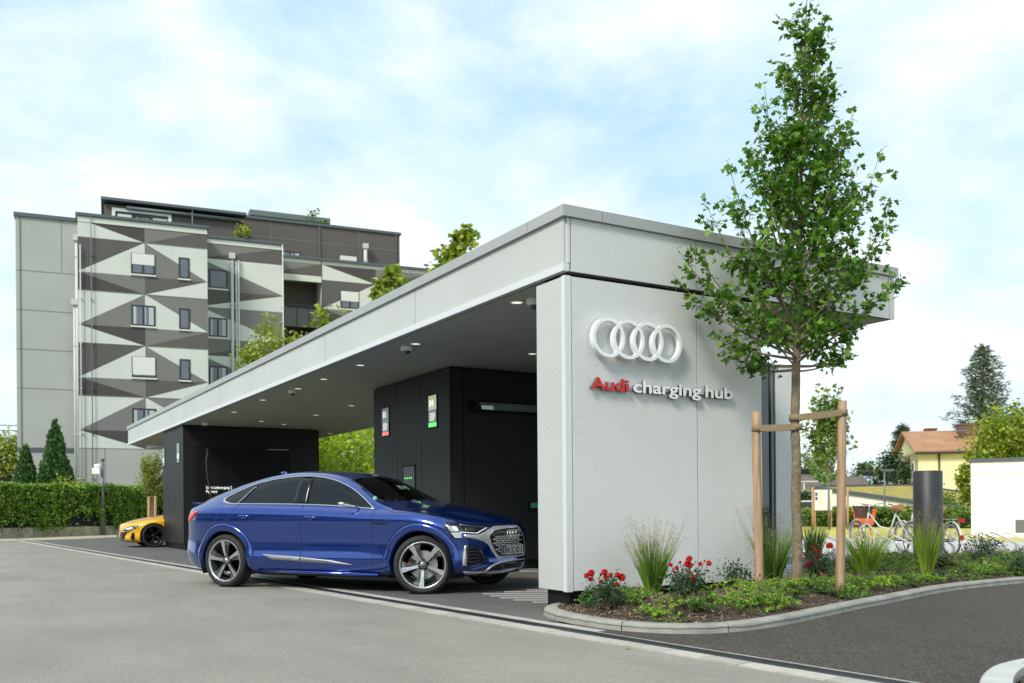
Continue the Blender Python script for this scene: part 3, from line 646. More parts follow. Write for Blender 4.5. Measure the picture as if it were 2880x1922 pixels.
    for c in range(n - 1):
        if 6 <= c < 18: e(idx[('r', 0, c)], idx[('r', 0, c + 1)], .25)
        if c >= 18: e(idx[('r', 0, c)], idx[('r', 0, c + 1)], .75)
        if c < 5: e(idx[('r', 0, c)], idx[('r', 0, c + 1)], .8)
        if 7 < c < 15: e(idx[('r', 5, c)], idx[('r', 5, c + 1)], .45)
        if 4 < c < 17: e(idx[('r', 2, c)], idx[('r', 2, c + 1)], .35)
    VV = np.array(V + Vm); FF = F + F2
    bm = bmesh.new(); bv = [bm.verts.new(p) for p in VV]
    for f_ in FF: bm.faces.new([bv[i] for i in f_])
    bmesh.ops.recalc_face_normals(bm, faces=bm.faces); bm.normal_update()
    s_ = sum(f_.normal.dot(f_.calc_center_median() - Vector((1.3, 0, .6))) * f_.calc_area() for f_ in bm.faces)
    if s_ < 0: bmesh.ops.reverse_faces(bm, faces=bm.faces)
    bm.verts.index_update(); FF = [tuple(v.index for v in f_.verts) for f_ in bm.faces]; bm.free()
    return V + Vm, FF, cre
def subdiv(V, F, cre, lev):
    me = bpy.data.meshes.new('cage'); me.from_pydata(V, [], F); me.update()
    at = me.attributes.new('crease_edge', 'FLOAT', 'EDGE'); em = {tuple(sorted(e.vertices)): e.index for e in me.edges}
    for a, b, w in cre:
        k = em.get(tuple(sorted((a, b))))
        if k is not None: at.data[k].value = w
    o = bpy.data.objects.new('tmp', me); S.collection.objects.link(o)
    md = o.modifiers.new('s', 'SUBSURF'); md.levels = lev; md.render_levels = lev
    bpy.context.view_layer.update()
    m2 = bpy.data.meshes.new_from_object(o.evaluated_get(bpy.context.evaluated_depsgraph_get())); bpy.data.objects.remove(o); bpy.data.meshes.remove(me)
    v = np.empty(len(m2.vertices) * 3); m2.vertices.foreach_get('co', v); v = v.reshape(-1, 3)
    f = np.empty(len(m2.loops), int); m2.loops.foreach_get('vertex_index', f); f = f.reshape(-1, 4)
    bpy.data.meshes.remove(m2); return v, f
def nearest_on(P2, poly):
    """distance and nearest point of each 2D point to a closed polyline"""
    best = np.full(len(P2), 1e9); q = np.zeros_like(P2)
    for i in range(len(poly)):
        a = np.array(poly[i]); b = np.array(poly[(i + 1) % len(poly)]); d = b - a
        t = np.clip(((P2 - a) @ d) / (d @ d + 1e-12), 0, 1); r_ = a + t[:, None] * d; dd = np.linalg.norm(P2 - r_, axis=1)
        k = dd < best; best[k] = dd[k]; q[k] = r_[k]
    return best, q
def inside(P2, poly):
    x, y = P2[:, 0], P2[:, 1]; c = np.zeros(len(P2), bool); j = len(poly) - 1
    for i in range(len(poly)):
        xi, yi = poly[i]; xj, yj = poly[j]
        if yi != yj: c ^= ((yi > y) != (yj > y)) & (x < (xj - xi) * (y - yi) / (yj - yi) + xi)
        j = i
    return c
def submesh(name, v, f, mats, parent, smooth=True, off=0.0):
    u, inv = np.unique(f, return_inverse=True); me = bpy.data.meshes.new(name)
    me.from_pydata([tuple(p) for p in v[u]], [], [tuple(r_) for r_ in inv.reshape(-1, 4)]); me.update()
    o = mobj(name, me, mats, parent, smooth)
    if off:
        nn = [vv.normal.copy() for vv in me.vertices]
        for vv, q in zip(me.vertices, nn): vv.co += q * off
    return o
DLO = [(-.12, 1.163), (-.07, 1.132), (.03, 1.110), (.14, 1.100), (.6, 1.094), (1.29, 1.080), (1.9, 1.052), (2.30, 1.022), (2.34, 1.03), (2.14, 1.165), (1.94, 1.275), (1.75, 1.352), (1.55, 1.408), (1.35, 1.438), (1.15, 1.449), (.95, 1.443), (.75, 1.425), (.55, 1.398), (.36, 1.360), (.2, 1.310), (.05, 1.25), (-.06, 1.20)]
WS = [(2.385, .725), (2.50, .56), (2.575, .40), (2.625, .2), (2.64, 0), (2.625, -.2), (2.575, -.40), (2.50, -.56), (2.385, -.725), (2.10, -.655), (1.83, -.585), (1.875, -.38), (1.905, -.2), (1.915, 0), (1.905, .2), (1.875, .38), (1.83, .585), (2.10, .655)]
RG = [(-.82, .35), (-.86, 0), (-.82, -.35), (-.7, -.50), (-.4, -.50), (-.05, -.5), (-.02, 0), (-.05, .5), (-.4, .50), (-.7, .50)]
def xf(P, sx, low, sz, z=True): return [(a * sx, ((b - .2) * sz + .2 - low) if z else b) for a, b in P]
def make_wheel(name, parent, loc, rz, Rt, Rr, W_, M_T, M_SP, M_SPD, M_BAR, side, nsp=5, caliper=True, blades=True, rot=180):
    """wheel with its axle along local Y; outer face towards -Y"""
    w = thing_part(name, parent, loc, rz)
    tp = [(Rr - .012, -.0), (Rr + .004, -.008), (Rr + .02, -.012), ((Rt + Rr) / 2, -.020), (Rt - .03, -.014), (Rt - .010, .002), (Rt - .002, .02)]
    for g in (0.055, .10, .145): tp += [(Rt, g - .012), (Rt - .007, g - .008), (Rt - .007, g), (Rt, g + .004)]
    tp += [(Rt, W_ - .03), (Rt - .02, W_ - .004), ((Rt + Rr) / 2, W_ + .01), (Rr, W_ - .01)]
    mb = MB(); mb.lathe(tp, axis='Y', n=72); mb.build('tyre', M_T, w)
    mb = MB(); mb.lathe([(Rr + .004, -.006), (Rr - .003, -.010), (Rr - .012, -.006), (Rr - .018, .006), (Rr - .03, .02), (Rr - .045, .12), (Rr - .05, .2), (Rr - .05, W_ - .02)], axis='Y', n=72, ms=[0, 0, 0, 1, 1, 1, 1])
    mb.build('rim', [M_SP, M_BAR], w)
    mb = MB(); yo = .002
    for s_ in range(nsp):
        T = Matrix.Rotation(2 * math.pi * s_ / nsp + R(rot), 4, 'Y'); mb.X = T
        # machined blade, broad at the rim, set a little aslant
        z1, z2 = .055, Rr - .016
        face = [(-.014, yo + .028, z1), (.020, yo + .028, z1), (.028, yo + .012, z2 * .55), (.052, yo, z2), (-.012, yo, z2), (-.010, yo + .012, z2 * .5)]
        mb.prism(face, (0, .03, 0), 1, cap_m=0)
        # dark recessed blade beside it
        f2 = [(.018, yo + .040, z1), (.034, yo + .040, z1 + .01), (.088, yo + .022, z2 * .72), (.145, yo + .016, z2 * .86), (.128, yo + .012, z2 * .935), (.06, yo + .012, z2 * .985)]
        mb.prism(f2, (0, .03, 0), 1, cap_m=1)
        if blades:
            for q in range(4):
                a = .058 + q * .017; mb.add([(a, yo + .0105, z2 * (.95 - q * .012)), (a + .004, yo + .0105, z2 * (.95 - q * .012)), (a - .012, yo + .016, z2 * (.78 - q * .005)), (a - .016, yo + .016, z2 * (.78 - q * .005))], [(0, 1, 2, 3)], 0)
        mb.lathe([(.0085, 0), (.0085, .012), (.001, .012)], (0.0, yo + .02, .062), axis='Y', n=8, m=1)
    mb.X = None
    sp_ = mb.build('spokes', [M_SP, M_SPD], w)
    mb = MB(); mb.lathe([(.001, yo + .004), (.026, yo + .004), (.034, yo + .010), (.038, yo + .02), (.060, yo + .03), (.064, yo + .06), (.05, .1)], axis='Y', n=32, ms=[1, 0, 0, 1, 1, 1])
    for q in range(4): mb.lathe([(.0070, yo + .0025), (.0086, yo + .0025), (.0086, yo + .0040), (.0070, yo + .0040)], ((q - 1.5) * .0105, 0, 0), axis='Y', n=16, m=0)
    for q in range(5):
        t = 2 * math.pi * (q + .5) / 5; mb.lathe([(.001, yo + .018), (.010, yo + .018), (.010, yo + .05)], (.052 * math.sin(t), 0, .052 * math.cos(t)), axis='Y', n=8, m=1)
    mb.build('hub_cap', [M_SP, M_SPD], w)
    if caliper:
        mb = MB(); mb.lathe([(.07, .085), (.17, .085), (.17, .105), (.07, .105)], axis='Y', n=48, smooth=False)
        mb.build('brake_disc', mat('disc_iron', (.42, .42, .40), .4, metal=.7), w)
        mb = MB(); v = []
        for t in np.linspace(R(150), R(215), 8):
            for r_ in (.10, .182):
                for y in (.06, .125): v.append((r_ * math.cos(t), y, r_ * math.sin(t)))
        f = []
        for i in range(7):
            a = i * 4; f += [(a, a + 4, a + 6, a + 2), (a + 1, a + 3, a + 7, a + 5), (a, a + 1, a + 5, a + 4), (a + 2, a + 6, a + 7, a + 3)]
        f += [(0, 2, 3, 1), (28, 29, 31, 30)]; mb.add(v, f, 0)
        mb.box(-.178, -.150, .052, .0599, -.02, .03, 1); mb.build('brake_caliper', [M_DARK, M_RED2], w)
    return w
def thing_part(name, parent, loc, rz):
    o = link(bpy.data.objects.new(name, None)); o.parent = parent; o.location = loc; o.rotation_euler = (0, 0, rz); o.empty_display_size = .1; return o
M_RED2 = mat('caliper_red', (.5, .02, .02), .4)
M_TYRE = mat('tyre_rubber', (.018, .018, .019), .75, noise=(40, .2), bump=(120, .2, .002))
M_SPK = mat('machined_alloy', (.60, .61, .62), .25, metal=.85); M_SPKD = mat('graphite_alloy', (.085, .09, .095), .35, metal=.6); M_BARR = mat('rim_barrel', (.05, .052, .055), .45, metal=.5)
M_CHROME = mat('brushed_chrome', (.72, .73, .74), .2, metal=.95)
M_SIL = mat('silver_satin', (.62, .63, .64), .34, metal=.6); M_GAP = mat('panel_gap', (.006, .006, .008), .8)
M_PIANO = mat('piano_black', (.006, .006, .007), .16, spec=.35)
class Car:
    def __init__(s, name, label, loc, heading, paint, sx=1., sz=1., low=0., wheels=((0., .345), (3.032, .35)), Rarch=.412, steer=0.0, Rt=.352, Rr=.276, wmats=None, group=None, lev=4, dlo=True, wy=.95):
        s.root = thing(name, label, 'car', loc, heading, group); s.paint = paint
        s.M = Matrix.Translation(loc) @ Matrix.Rotation(heading, 4, 'Z'); s.Mi = s.M.inverted()
        V, F, cre = car_cage(sx, sz, low); v, f = subdiv(V, F, cre, lev)
        s.bvh = BVHTree.FromPolygons([tuple(p) for p in v], [tuple(map(int, q)) for q in f])
        h_ = .025
        # wheel arches: snap the mesh to the arch circle, then cut
        for (wx, wz) in wheels:
            d = np.hypot(v[:, 0] - wx, v[:, 2] - wz); k = (np.abs(d - Rarch) < h_ * .7) & (np.abs(v[:, 1]) > .5) & (v[:, 2] > .15)
            v[k, 0] = wx + (v[k, 0] - wx) * Rarch / d[k]; v[k, 2] = wz + (v[k, 2] - wz) * Rarch / d[k]
        side = xf(DLO, sx, low, sz); ws = xf(WS, sx, low, sz, False); rg = xf(RG, sx, low, sz, False)
        zt = (1.045 - .2) * sz + .2 - low
        for poly, ax, cond in ((side, (0, 2), (np.abs(v[:, 1]) > .55) & (v[:, 2] > (.99 - .2) * sz + .2 - low)), (ws, (0, 1), v[:, 2] > zt), (rg, (0, 1), v[:, 2] > zt)):
            ii = np.where(cond)[0]; p2 = v[ii][:, ax]; dd, q = nearest_on(p2, poly); kk = dd < h_ * .55
            for a_, j_ in enumerate(ax): v[ii[kk], j_] = q[kk, a_]
        c = v[f].mean(1); body = np.ones(len(f), bool)
        for (wx, wz) in wheels: body &= ~((np.hypot(c[:, 0] - wx, c[:, 2] - wz) < Rarch) & (np.abs(c[:, 1]) > .45))
        sd_ = inside(c[:, (0, 2)], side) & (np.abs(c[:, 1]) > .55); wsf = inside(c[:, :2], ws) & (c[:, 2] > zt); rgf = inside(c[:, :2], rg) & (c[:, 2] > zt)
        s.body = submesh('body', v, f[body & ~sd_ & ~wsf & ~rgf], paint, s.root)
        s.bvh_all = s.bvh
        if dlo:
            sd_ &= body
            xr = 1.21 * sx
            submesh('front_side_window', v, f[sd_ & (c[:, 0] > xr) & (c[:, 1] < 0)], M_GL_F, s.root, off=-.004); submesh('front_side_window', v, f[sd_ & (c[:, 0] > xr) & (c[:, 1] > 0)], M_GL_F, s.root, off=-.004)
            submesh('rear_side_window', v, f[sd_ & (c[:, 0] <= xr) & (c[:, 1] < 0)], M_GL_R, s.root, off=-.004); submesh('rear_side_window', v, f[sd_ & (c[:, 0] <= xr) & (c[:, 1] > 0)], M_GL_R, s.root, off=-.004)
            submesh('windscreen', v, f[wsf], M_GL_W, s.root, off=-.004); submesh('rear_window', v, f[rgf], M_GL_R, s.root, off=-.004)
        # underbody and wheel housings
        mb = MB(); x0, x1 = wheels[0][0] + .5, wheels[1][0] - .5
        mb.box(x0, x1, -.82, .82, .17, .26); mb.box(wheels[0][0] - .85 * sx, x0, -.5, .5, .2, .5); mb.box(x1, wheels[1][0] + .62 * sx, -.5, .5, .2, .6)
        for (wx, wz) in wheels:
            for sg in (-1, 1):
                n_ = 20; vv = []
                for i in range(n_ + 1):
                    t = R(-25) + (math.pi + R(50)) * i / n_; vv += [(wx + Rarch * .99 * math.cos(t), sg * (wy - .02), wz + Rarch * .99 * math.sin(t)), (wx + Rarch * .99 * math.cos(t), sg * .5, wz + Rarch * .99 * math.sin(t))]
                mb.add(vv, [(2 * i, 2 * i + 1, 2 * i + 3, 2 * i + 2) for i in range(n_)]); mb.add(vv[1::2], [tuple(range(n_ + 1))])
        mb.build('underbody', M_GAP, s.root)
        s.wheels = wheels; s.Ra = Rarch
        wm = wmats or (M_TYRE, M_SPK, M_SPKD, M_BARR)
        for i, (wx, wz) in enumerate(wheels):
            for sg in (-1, 1):
                st = steer if i == 1 else 0.0; dz = .0; W_ = .21
                if sg < 0: ang = st; y = -wy + .035
                else: ang = math.pi + st; y = wy - .035
                # turn about the wheel centre line
                off = Vector((0, .10, 0)); cc = Vector((wx, y + (.10 if sg < 0 else -.10), Rt * .985))
                p = cc - Matrix.Rotation(ang, 3, 'Z') @ off
                make_wheel('wheel', s.root, p, ang, Rt, Rr, W_, *wm, side=sg, caliper=(sg < 0 and i == 1), rot=(180 if i else -12))
    # world ray / pixel -> point on the body in car coordinates
    def hit(s, px, py):
        o = s.Mi @ Vector(CAM); d = (s.Mi.to_3x3() @ Vector(ray(px, py))).normalized(); r_ = s.bvh.ray_cast(o, d)
        if r_[0] is None:
            # miss just outside the outline: nearest surface point to the ray
            best = None
            for t in np.linspace(6, 40, 120):
                q = s.bvh.find_nearest(o + d * t)
                if q[0] is not None and (best is None or q[3] < best[3]): best = q
            return best[0], best[1]
        n_ = r_[1]; return r_[0], (n_ if n_.dot(d) < 0 else -n_)
    def side_hit(s, x, z, sg=-1):
        r_ = s.bvh.ray_cast(Vector((x, sg * 3, z)), Vector((0, -sg, 0)))
        if r_[0] is None: r_ = s.bvh.find_nearest(Vector((x, sg * .9, z)))
        n_ = r_[1]; return r_[0], (n_ if n_.y * sg > 0 else -n_)
    def front_hit(s, y, z):
        r_ = s.bvh.ray_cast(Vector((6, y, z)), Vector((-1, 0, 0)))
        if r_[0] is None: r_ = s.bvh.find_nearest(Vector((3.8, y, z)))
        n_ = r_[1]; return r_[0], (n_ if n_.x > 0 else -n_)
    def patch(s, name, poly, M, fn, off=.004, step=.03, thick=.012, parent=None, mirror=False, dens=None, bulge=0.0):
        """panel that follows the body over an outline given in fn's 2D coordinates"""
        P = []
        for i in range(len(poly)):
            a, b = np.array(poly[i], float), np.array(poly[(i + 1) % len(poly)], float); k = max(1, int(np.linalg.norm(b - a) / step))
            for j in range(k): P.append(tuple(a + (b - a) * j / k))
        n = len(P); V2 = [Vector(p) for p in P]; xs = [p[0] for p in P]; ys = [p[1] for p in P]
        for gx in np.arange(min(xs) + step * .6, max(xs), step):
            for gy in np.arange(min(ys) + step * .6, max(ys), step):
                if inpoly((gx, gy), P) and edge_dist((gx, gy), poly) > step * .45: V2.append(Vector((gx, gy)))
        r_ = delaunay_2d_cdt(V2, [(i, (i + 1) % n) for i in range(n)], [], 1, 1e-6); v2, fs = r_[0], r_[2]
        out = []; nr = []
        for q in v2:
            p, m_ = fn(q[0], q[1]); bo = off
            if bulge: bo += bulge * min(1, edge_dist((q[0], q[1]), poly) / (step * 2))
            out.append(p + m_ * bo); nr.append(m_)
        cnt = {}
        for f_ in fs:
            for i in range(len(f_)):
                e = (f_[i], f_[(i + 1) % len(f_)]); cnt[e] = cnt.get(e, 0) + 1
        skirt = [e for e in cnt if (e[1], e[0]) not in cnt]; n0 = len(out); vv = out + [p - m_ * (thick + off) for p, m_ in zip(out, nr)]
        ff = [tuple(f_) for f_ in fs] + [(b, a, a + n0, b + n0) for a, b in skirt]
        objs = []
        for sg in ((1, -1) if mirror else (1,)):
            mb = MB(); mb.add([(p[0], p[1] * sg, p[2]) for p in vv], ff if sg > 0 else [f_[::-1] for f_ in ff], smooth=True)
            mb.sm[:] = [True] * len(fs) + [False] * len(skirt)
            o = mb.build(name, M, parent or s.root)
            bm = bmesh.new(); bm.from_mesh(o.data); f0 = bm.faces[:len(fs)] if False else [bm.faces[i] for i in range(0)]
            bm.faces.ensure_lookup_table(); t = bm.faces[0]; i0 = fs[0][0]; nn = nr[i0]; nn = Vector((nn[0], nn[1] * sg, nn[2]))
            if t.normal.dot(nn) < 0: bmesh.ops.reverse_faces(bm, faces=bm.faces)
            bm.to_mesh(o.data); bm.free(); objs.append(o)
        return objs[0]
    def line(s, name, pts, w, M, fn, off=.002, mirror=False, parent=None, flat=None, sp=4):
        """thin strip or rod laid along a path on the body"""
        P = spline(pts, sp) if sp else pts; q = [fn(p[0], p[1]) for p in P]
        pts3 = [p + n_ * off for p, n_ in q]
        for sg in ((1, -1) if mirror else (1,)):
            mb = MB(); mb.tube([(p[0], p[1] * sg, p[2]) for p in pts3], w, 6 if w < .006 else 8); o = mb.build(name, M, parent or s.root)
        return o
M_GL_F = glass_mat('side_glass', (.48, .58, .53), .05); M_GL_R = glass_mat('privacy_glass', (.05, .055, .06), .35); M_GL_W = glass_mat('windscreen_glass', (.72, .82, .78), .0)
def zA(x, y): return (480 + x * .2679, 1280 + y * .2679)
def zB(x, y): return (1000 + x * .2679, 1280 + y * .2679)
def pA_(L): return [zA(*p) for p in L]
def pB_(L): return [zB(*p) for p in L]
M_BLUE = mat('blue_car_paint', (.0015, .042, .30), .2, metal=.8, coat=1.0); M_BLUE.node_tree.nodes['Principled BSDF'].inputs['Coat IOR'].default_value = 1.75
g0 = G(627, 1652.4); ha = R(32.9); nrm_ = Vector((-math.sin(ha), math.cos(ha), 0)); loc = Vector((g0[0], g0[1], .004)) + nrm_ * .95
C1 = Car('blue_car', 'glossy blue coupe suv with chrome window line, turning in under the canopy', tuple(loc), ha, M_BLUE, steer=R(-0) + R(27))
c = C1; SH = lambda x, z: c.side_hit(x, z)
# arch flares: swept ring over each wheel opening, both sides
def flare(c, wx, wz, t0, t1, sg, r0_, r1_, M, nm='arch_flare', out=.012, dz=0):
    mb = MB(); n_ = 44; prof = [(r0_ - .012, -.05), (r0_ - .008, .0), (r0_ + .012, out), (r1_ - .03, out), (r1_, out * .35), (r1_ + .006, -.012)]; v = []
    for i in range(n_ + 1):
        t = t0 + (t1 - t0) * i / n_
        b = [c.side_hit(wx + r_ * math.cos(t), wz + r_ * math.sin(t), sg)[0].y for r_ in (r0_ + .01, (r0_ + r1_) / 2, r1_)]
        for j, (r_, o_) in enumerate(prof):
            y = (b[0], b[0], b[0], b[2] if j == 3 else b[2], b[2], b[2])[j]
            v.append((wx + r_ * math.cos(t), y + sg * o_, wz + r_ * math.sin(t)))
    k = len(prof); f = [(i * k + j, (i + 1) * k + j, (i + 1) * k + j + 1, i * k + j + 1) for i in range(n_) for j in range(k - 1)]
    mb.add(v, f if sg < 0 else [q[::-1] for q in f], smooth=True); mb.f += [list(range(k)), [n_ * k + j for j in range(k)][::-1]]; mb.m += [0, 0]; mb.uv += [None, None]; mb.sm += [False, False]
    return mb.build(nm, M, c.root)
for sg in (-1, 1):
    flare(c, 0, .345, R(-14), R(195), sg, .405, .495, M_BLUE); flare(c, 3.032, .35, R(-8), R(196), sg, .405, .490, M_BLUE)
for wx, wz in ((0, .345), (3.032, .35)):
    c.line('shut_line', [(wx + .503 * math.cos(t), wz + .503 * math.sin(t)) for t in np.linspace(R(2), R(178), 24)], .004, M_GAP, SH, off=.0, mirror=True, sp=2)
# chrome frame round the side windows, lower edge thicker at the rear corner
c.line('window_chrome', DLO + [DLO[0]], .0085, M_CHROME, SH, off=.003, mirror=True, sp=3)
c.patch('quarter_chrome', [(-.135, 1.165), (-.09, 1.118), (.0, 1.098), (.15, 1.086), (.14, 1.103), (.03, 1.114), (-.06, 1.136), (-.10, 1.163), (-.06, 1.20), (-.08, 1.205)], M_CHROME, SH, off=.005, step=.02, mirror=True)
c.patch('b_pillar', [(1.09, 1.09), (1.33, 1.084), (1.31, 1.432), (1.13, 1.440)], M_PIANO, SH, off=.003, mirror=True, step=.04)
c.patch('quarter_pillar', [(.16, 1.108), (.22, 1.107), (.42, 1.345), (.37, 1.335)], M_GL_R, SH, off=.002, mirror=True, step=.03)
c.line('door_gap', [(1.20, 1.08), (1.205, 1.44)], .0035, M_GAP, SH, off=.004, mirror=True)
# shut lines
for L in ([(1.27, 1.07), (1.265, .85), (1.27, .6), (1.275, .4), (1.27, .235)], [(2.39, 1.0), (2.37, .85), (2.365, .6), (2.37, .4), (2.37, .23)], [(.24, 1.085), (.16, 1.03), (.125, .93), (.12, .85)], [(.47, .53), (.52, .43), (.56, .38)], [(.56, .255), (1.27, .238), (2.37, .233)]):
    c.line('shut_line', L, .0035, M_GAP, SH, off=-.0005, mirror=True)
HP = lambda x, y: c.hit(x, y)
c.line('shut_line', pB_([(265, 537), (330, 578), (400, 600), (480, 602), (700, 625), (900, 655), (1000, 690), (1100, 712), (1250, 728), (1440, 744)]), .0035, M_GAP, HP, off=-.0005, mirror=True)
c.line('shut_line', pB_([(905, 880), (1010, 888), (1120, 882)]), .003, M_GAP, HP, off=-.0005, mirror=True)
# side blade trims and sill
c.patch('door_trim', [(.66, .445), (1.265, .415), (1.262, .366), (.83, .385), (.76, .405)], M_SIL, SH, off=.010, mirror=True, step=.04)
c.patch('door_trim', [(1.275, .415), (1.75, .385), (2.07, .335), (1.275, .362)], M_SIL, SH, off=.010, mirror=True, step=.04)
for k in range(3):
    q = k * .0155
    c.line('trim_groove', [(.70 + q * 2, .432 - q), (1.265, .403 - q * .85)], .0020, M_SPKD, SH, off=.0115, mirror=True); c.line('trim_groove', [(1.275, .403 - q * .85), (1.72 + q * 3, .376 - q * .62)], .0020, M_SPKD, SH, off=.0115, mirror=True)
None and c.patch('sill_trim', [(.52, .30), (.62, .375), (1.0, .355), (1.0, .33), (.66, .315)], M_BLUE, SH, off=.014, mirror=True, step=.03, bulge=.01)
mb = MB()
for sg in (-1, 1): mb.tube([(.55, sg * .90, .222), (1.4, sg * .895, .222), (2.45, sg * .90, .215)], .022, 10)
mb.build('sill', M_BLUE, c.root)
# handles
for x0, z0 in ((.365, .928), (1.445, .905)):
    for sg in (-1, 1):
        p0, n0 = c.side_hit(x0, z0, sg); pts = []
        for t in np.linspace(-1, 1, 9): pts.append(Vector((x0 + .105 * t, p0.y + sg * (.022 * (1 - t ** 4) + .002), z0 + .012 - .004 * t)))
        mb = MB(); mb.tube(pts, [.006, .011, .013, .0135, .0135, .0135, .013, .011, .006], 10); mb.tube([(x0 - .04, p0.y + sg * .004, z0 - .01), (x0, p0.y + sg * .008, z0 - .016), (x0 + .04, p0.y + sg * .004, z0 - .01)], .012, 8)
        mb.build('door_handle', M_BLUE, c.root)
# camera mirror arm
for sg in (-1, 1):
    p0, n0 = c.side_hit(2.12, 1.055, sg); mb = MB()
    mb.tube([(2.14, p0.y, 1.045), (2.09, p0.y + sg * .05, 1.05), (2.04, p0.y + sg * .10, 1.062), (1.99, p0.y + sg * .14, 1.072)], [.012, .012, .014, .017], 8)
    mb.tube([(2.03, p0.y + sg * .10, 1.075), (1.97, p0.y + sg * .15, 1.082), (1.93, p0.y + sg * .165, 1.083)], [.020, .024, .018], 10); mb.build('mirror_arm', M_CHROME, c.root)
# front wing badge slot
c.patch('wing_slot', pB_([(168, 708), (330, 712), (352, 726), (330, 730), (170, 722)]), M_PIANO, HP, off=.002, step=6, mirror=True)
# --- front end
HLo = pB_([(915, 716), (960, 706), (1060, 720), (1190, 738), (1330, 752), (1420, 758), (1350, 795), (1290, 828), (1130, 820), (1112, 878), (1040, 878), (1005, 862), (975, 810), (940, 770)])
M_HLD = mat('headlamp_black', (.012, .013, .015), .08, coat=1.0); M_HLW = mat('headlamp_white', (.75, .78, .80), .15, coat=1.0, emit=((.8, .9, 1.0), .12)); M_HLC = mat('headlamp_chrome', (.55, .58, .60), .15, metal=.9)
hl = c.patch('headlight', HLo, M_HLD, HP, off=.004, step=7, mirror=True)
c.patch('lens', pB_([(935, 728), (1062, 738), (1098, 800), (1108, 815), (1000, 812), (965, 770)]), M_HLC, HP, off=.006, step=5, parent=hl, thick=.003)
c.patch('lens', pB_([(1010, 755), (1055, 752), (1090, 800), (1050, 802)]), M_HLW, HP, off=.008, step=4, parent=hl, thick=.003)
for k in range(5): c.patch('light_bar', pB_([(1003 + k * 9, 818 + k * 11), (1118, 818 + k * 11), (1116, 825 + k * 11), (1008 + k * 9, 825 + k * 11)]), M_HLW, HP, off=.008, step=5, parent=hl, thick=.003)
c.patch('light_bar', pB_([(1100, 808), (1270, 818), (1370, 762), (1380, 766), (1280, 827), (1100, 816)]), M_HLW, HP, off=.008, step=4, parent=hl, thick=.003)
c.patch('light_bar', pB_([(1090, 730), (1200, 745), (1350, 760), (1350, 765), (1200, 751), (1090, 738)]), M_HLC, HP, off=.008, step=4, parent=hl, thick=.003)
c.patch('projector', pB_([(1150, 762), (1260, 768), (1250, 806), (1150, 800)]), M_SPKD, HP, off=.006, step=5, parent=hl, thick=.003)
# silver mask round the grille
sur = pB_([(1130, 835), (1290, 838), (1355, 805), (1420, 768), (1445, 750), (1690, 738), (1722, 765), (1755, 830), (1772, 900), (1776, 1010), (1768, 1060), (1640, 1075), (1505, 1092), (1478, 1080), (1440, 1020), (1395, 945), (1340, 905), (1270, 885), (1150, 866)])
sm = c.patch('grille_surround', sur, M_SIL, HP, off=.006, step=8)
gin = [(1458, 792), (1560, 775), (1695, 764), (1720, 800), (1748, 850), (1760, 905), (1760, 1010), (1735, 1042), (1620, 1052), (1505, 1060), (1480, 1035), (1430, 940), (1402, 850)]
gr = c.patch('grille', pB_(gin), M_PIANO, HP, off=.010, step=8, thick=.003)
M_GRB = mat('grille_silver', (.42, .43, .44), .35, metal=.6)
rows_ = 9
for k in range(rows_):
    v = (k + .5) / rows_; yL, yR = 858 + v * 190, 830 + v * 205
    for j in range(6):
        u0_ = (j + (.5 if k % 2 else 0)) / 6; u1_ = u0_ + .115
        # silver link bars between dark cells
        def gp(u, dy): return (1425 + 330 * u, yL + (yR - yL) * u + dy)
        pts = [gp(u0_ - .055, 0), gp(u0_ - .03, -9), gp(u1_ - .03, -9), gp(u1_, 0), gp(u1_ - .03, 8), gp(u0_ - .03, 8)]
        if all(inpoly(p, gin) for p in pts): c.patch('grille_link', pB_(pts), M_GRB, HP, off=.014, step=9, parent=gr, thick=.003)
c.patch('grille_header', pB_([(1470, 800), (1565, 787), (1700, 774), (1715, 800), (1700, 812), (1600, 820), (1560, 836), (1430, 848), (1445, 820)]), M_SPKD, HP, off=.013, step=7, parent=gr, thick=.003)
# four rings
for k in range(4):
    p, n_ = c.hit(*zB(1610 + k * 20.5, 829)); pc_, _ = c.hit(*zB(1641, 829)); y = pc_.y + (k - 1.5) * -.072 * -1
    mb = MB(); mb.lathe([(.046, -.003), (.056, -.003), (.056, .006), (.046, .006), (.046, -.003)], (0, 0, 0), axis='X', n=28, smooth=False)
    for i in range(len(mb.v)): mb.v[i] = (mb.v[i][0] + pc_.x + .018, mb.v[i][1] + y, mb.v[i][2] + pc_.z)
    mb.build('ring_emblem', M_CHROME, c.root)
# number plate
M_PLT = mat('plate_white', (.70, .71, .68), .4); M_PLB = mat('plate_blue', (.02, .07, .45), .4); M_INK = mat('plate_ink', (.01, .01, .01), .5)
P00, P10, P01 = [c.hit(*zB(*p))[0] for p in ((1558, 1040), (1722, 1016), (1556, 951))]
pc_ = c.hit(*zB(1640, 992))[0]; pw, phh = .52, .112; px_ = pc_.x + .028
mb = MB(); mb.box(px_ - .012, px_, pc_.y - pw / 2, pc_.y + pw / 2, pc_.z - phh / 2, pc_.z + phh / 2, 1); mb.box(px_, px_ + .0015, pc_.y - pw / 2 + .004, pc_.y + pw / 2 - .004, pc_.z - phh / 2 + .004, pc_.z + phh / 2 - .004, 0); mb.box(px_ + .0015, px_ + .0025, pc_.y - pw / 2 + .004, pc_.y - pw / 2 + .044, pc_.z - phh / 2 + .004, pc_.z + phh / 2 - .004, 2)
pl = mb.build('number_plate', [M_PLT, M_INK, M_PLB], c.root)
text_part('plate_lettering', 'IN SQ 821E', .108, M_INK, pl, basis((px_ + .0035, pc_.y - pw / 2 + .055, pc_.z - .037), (0, 1, 0), (0, 0, 1)), .0005, width=.83, bold=.002)
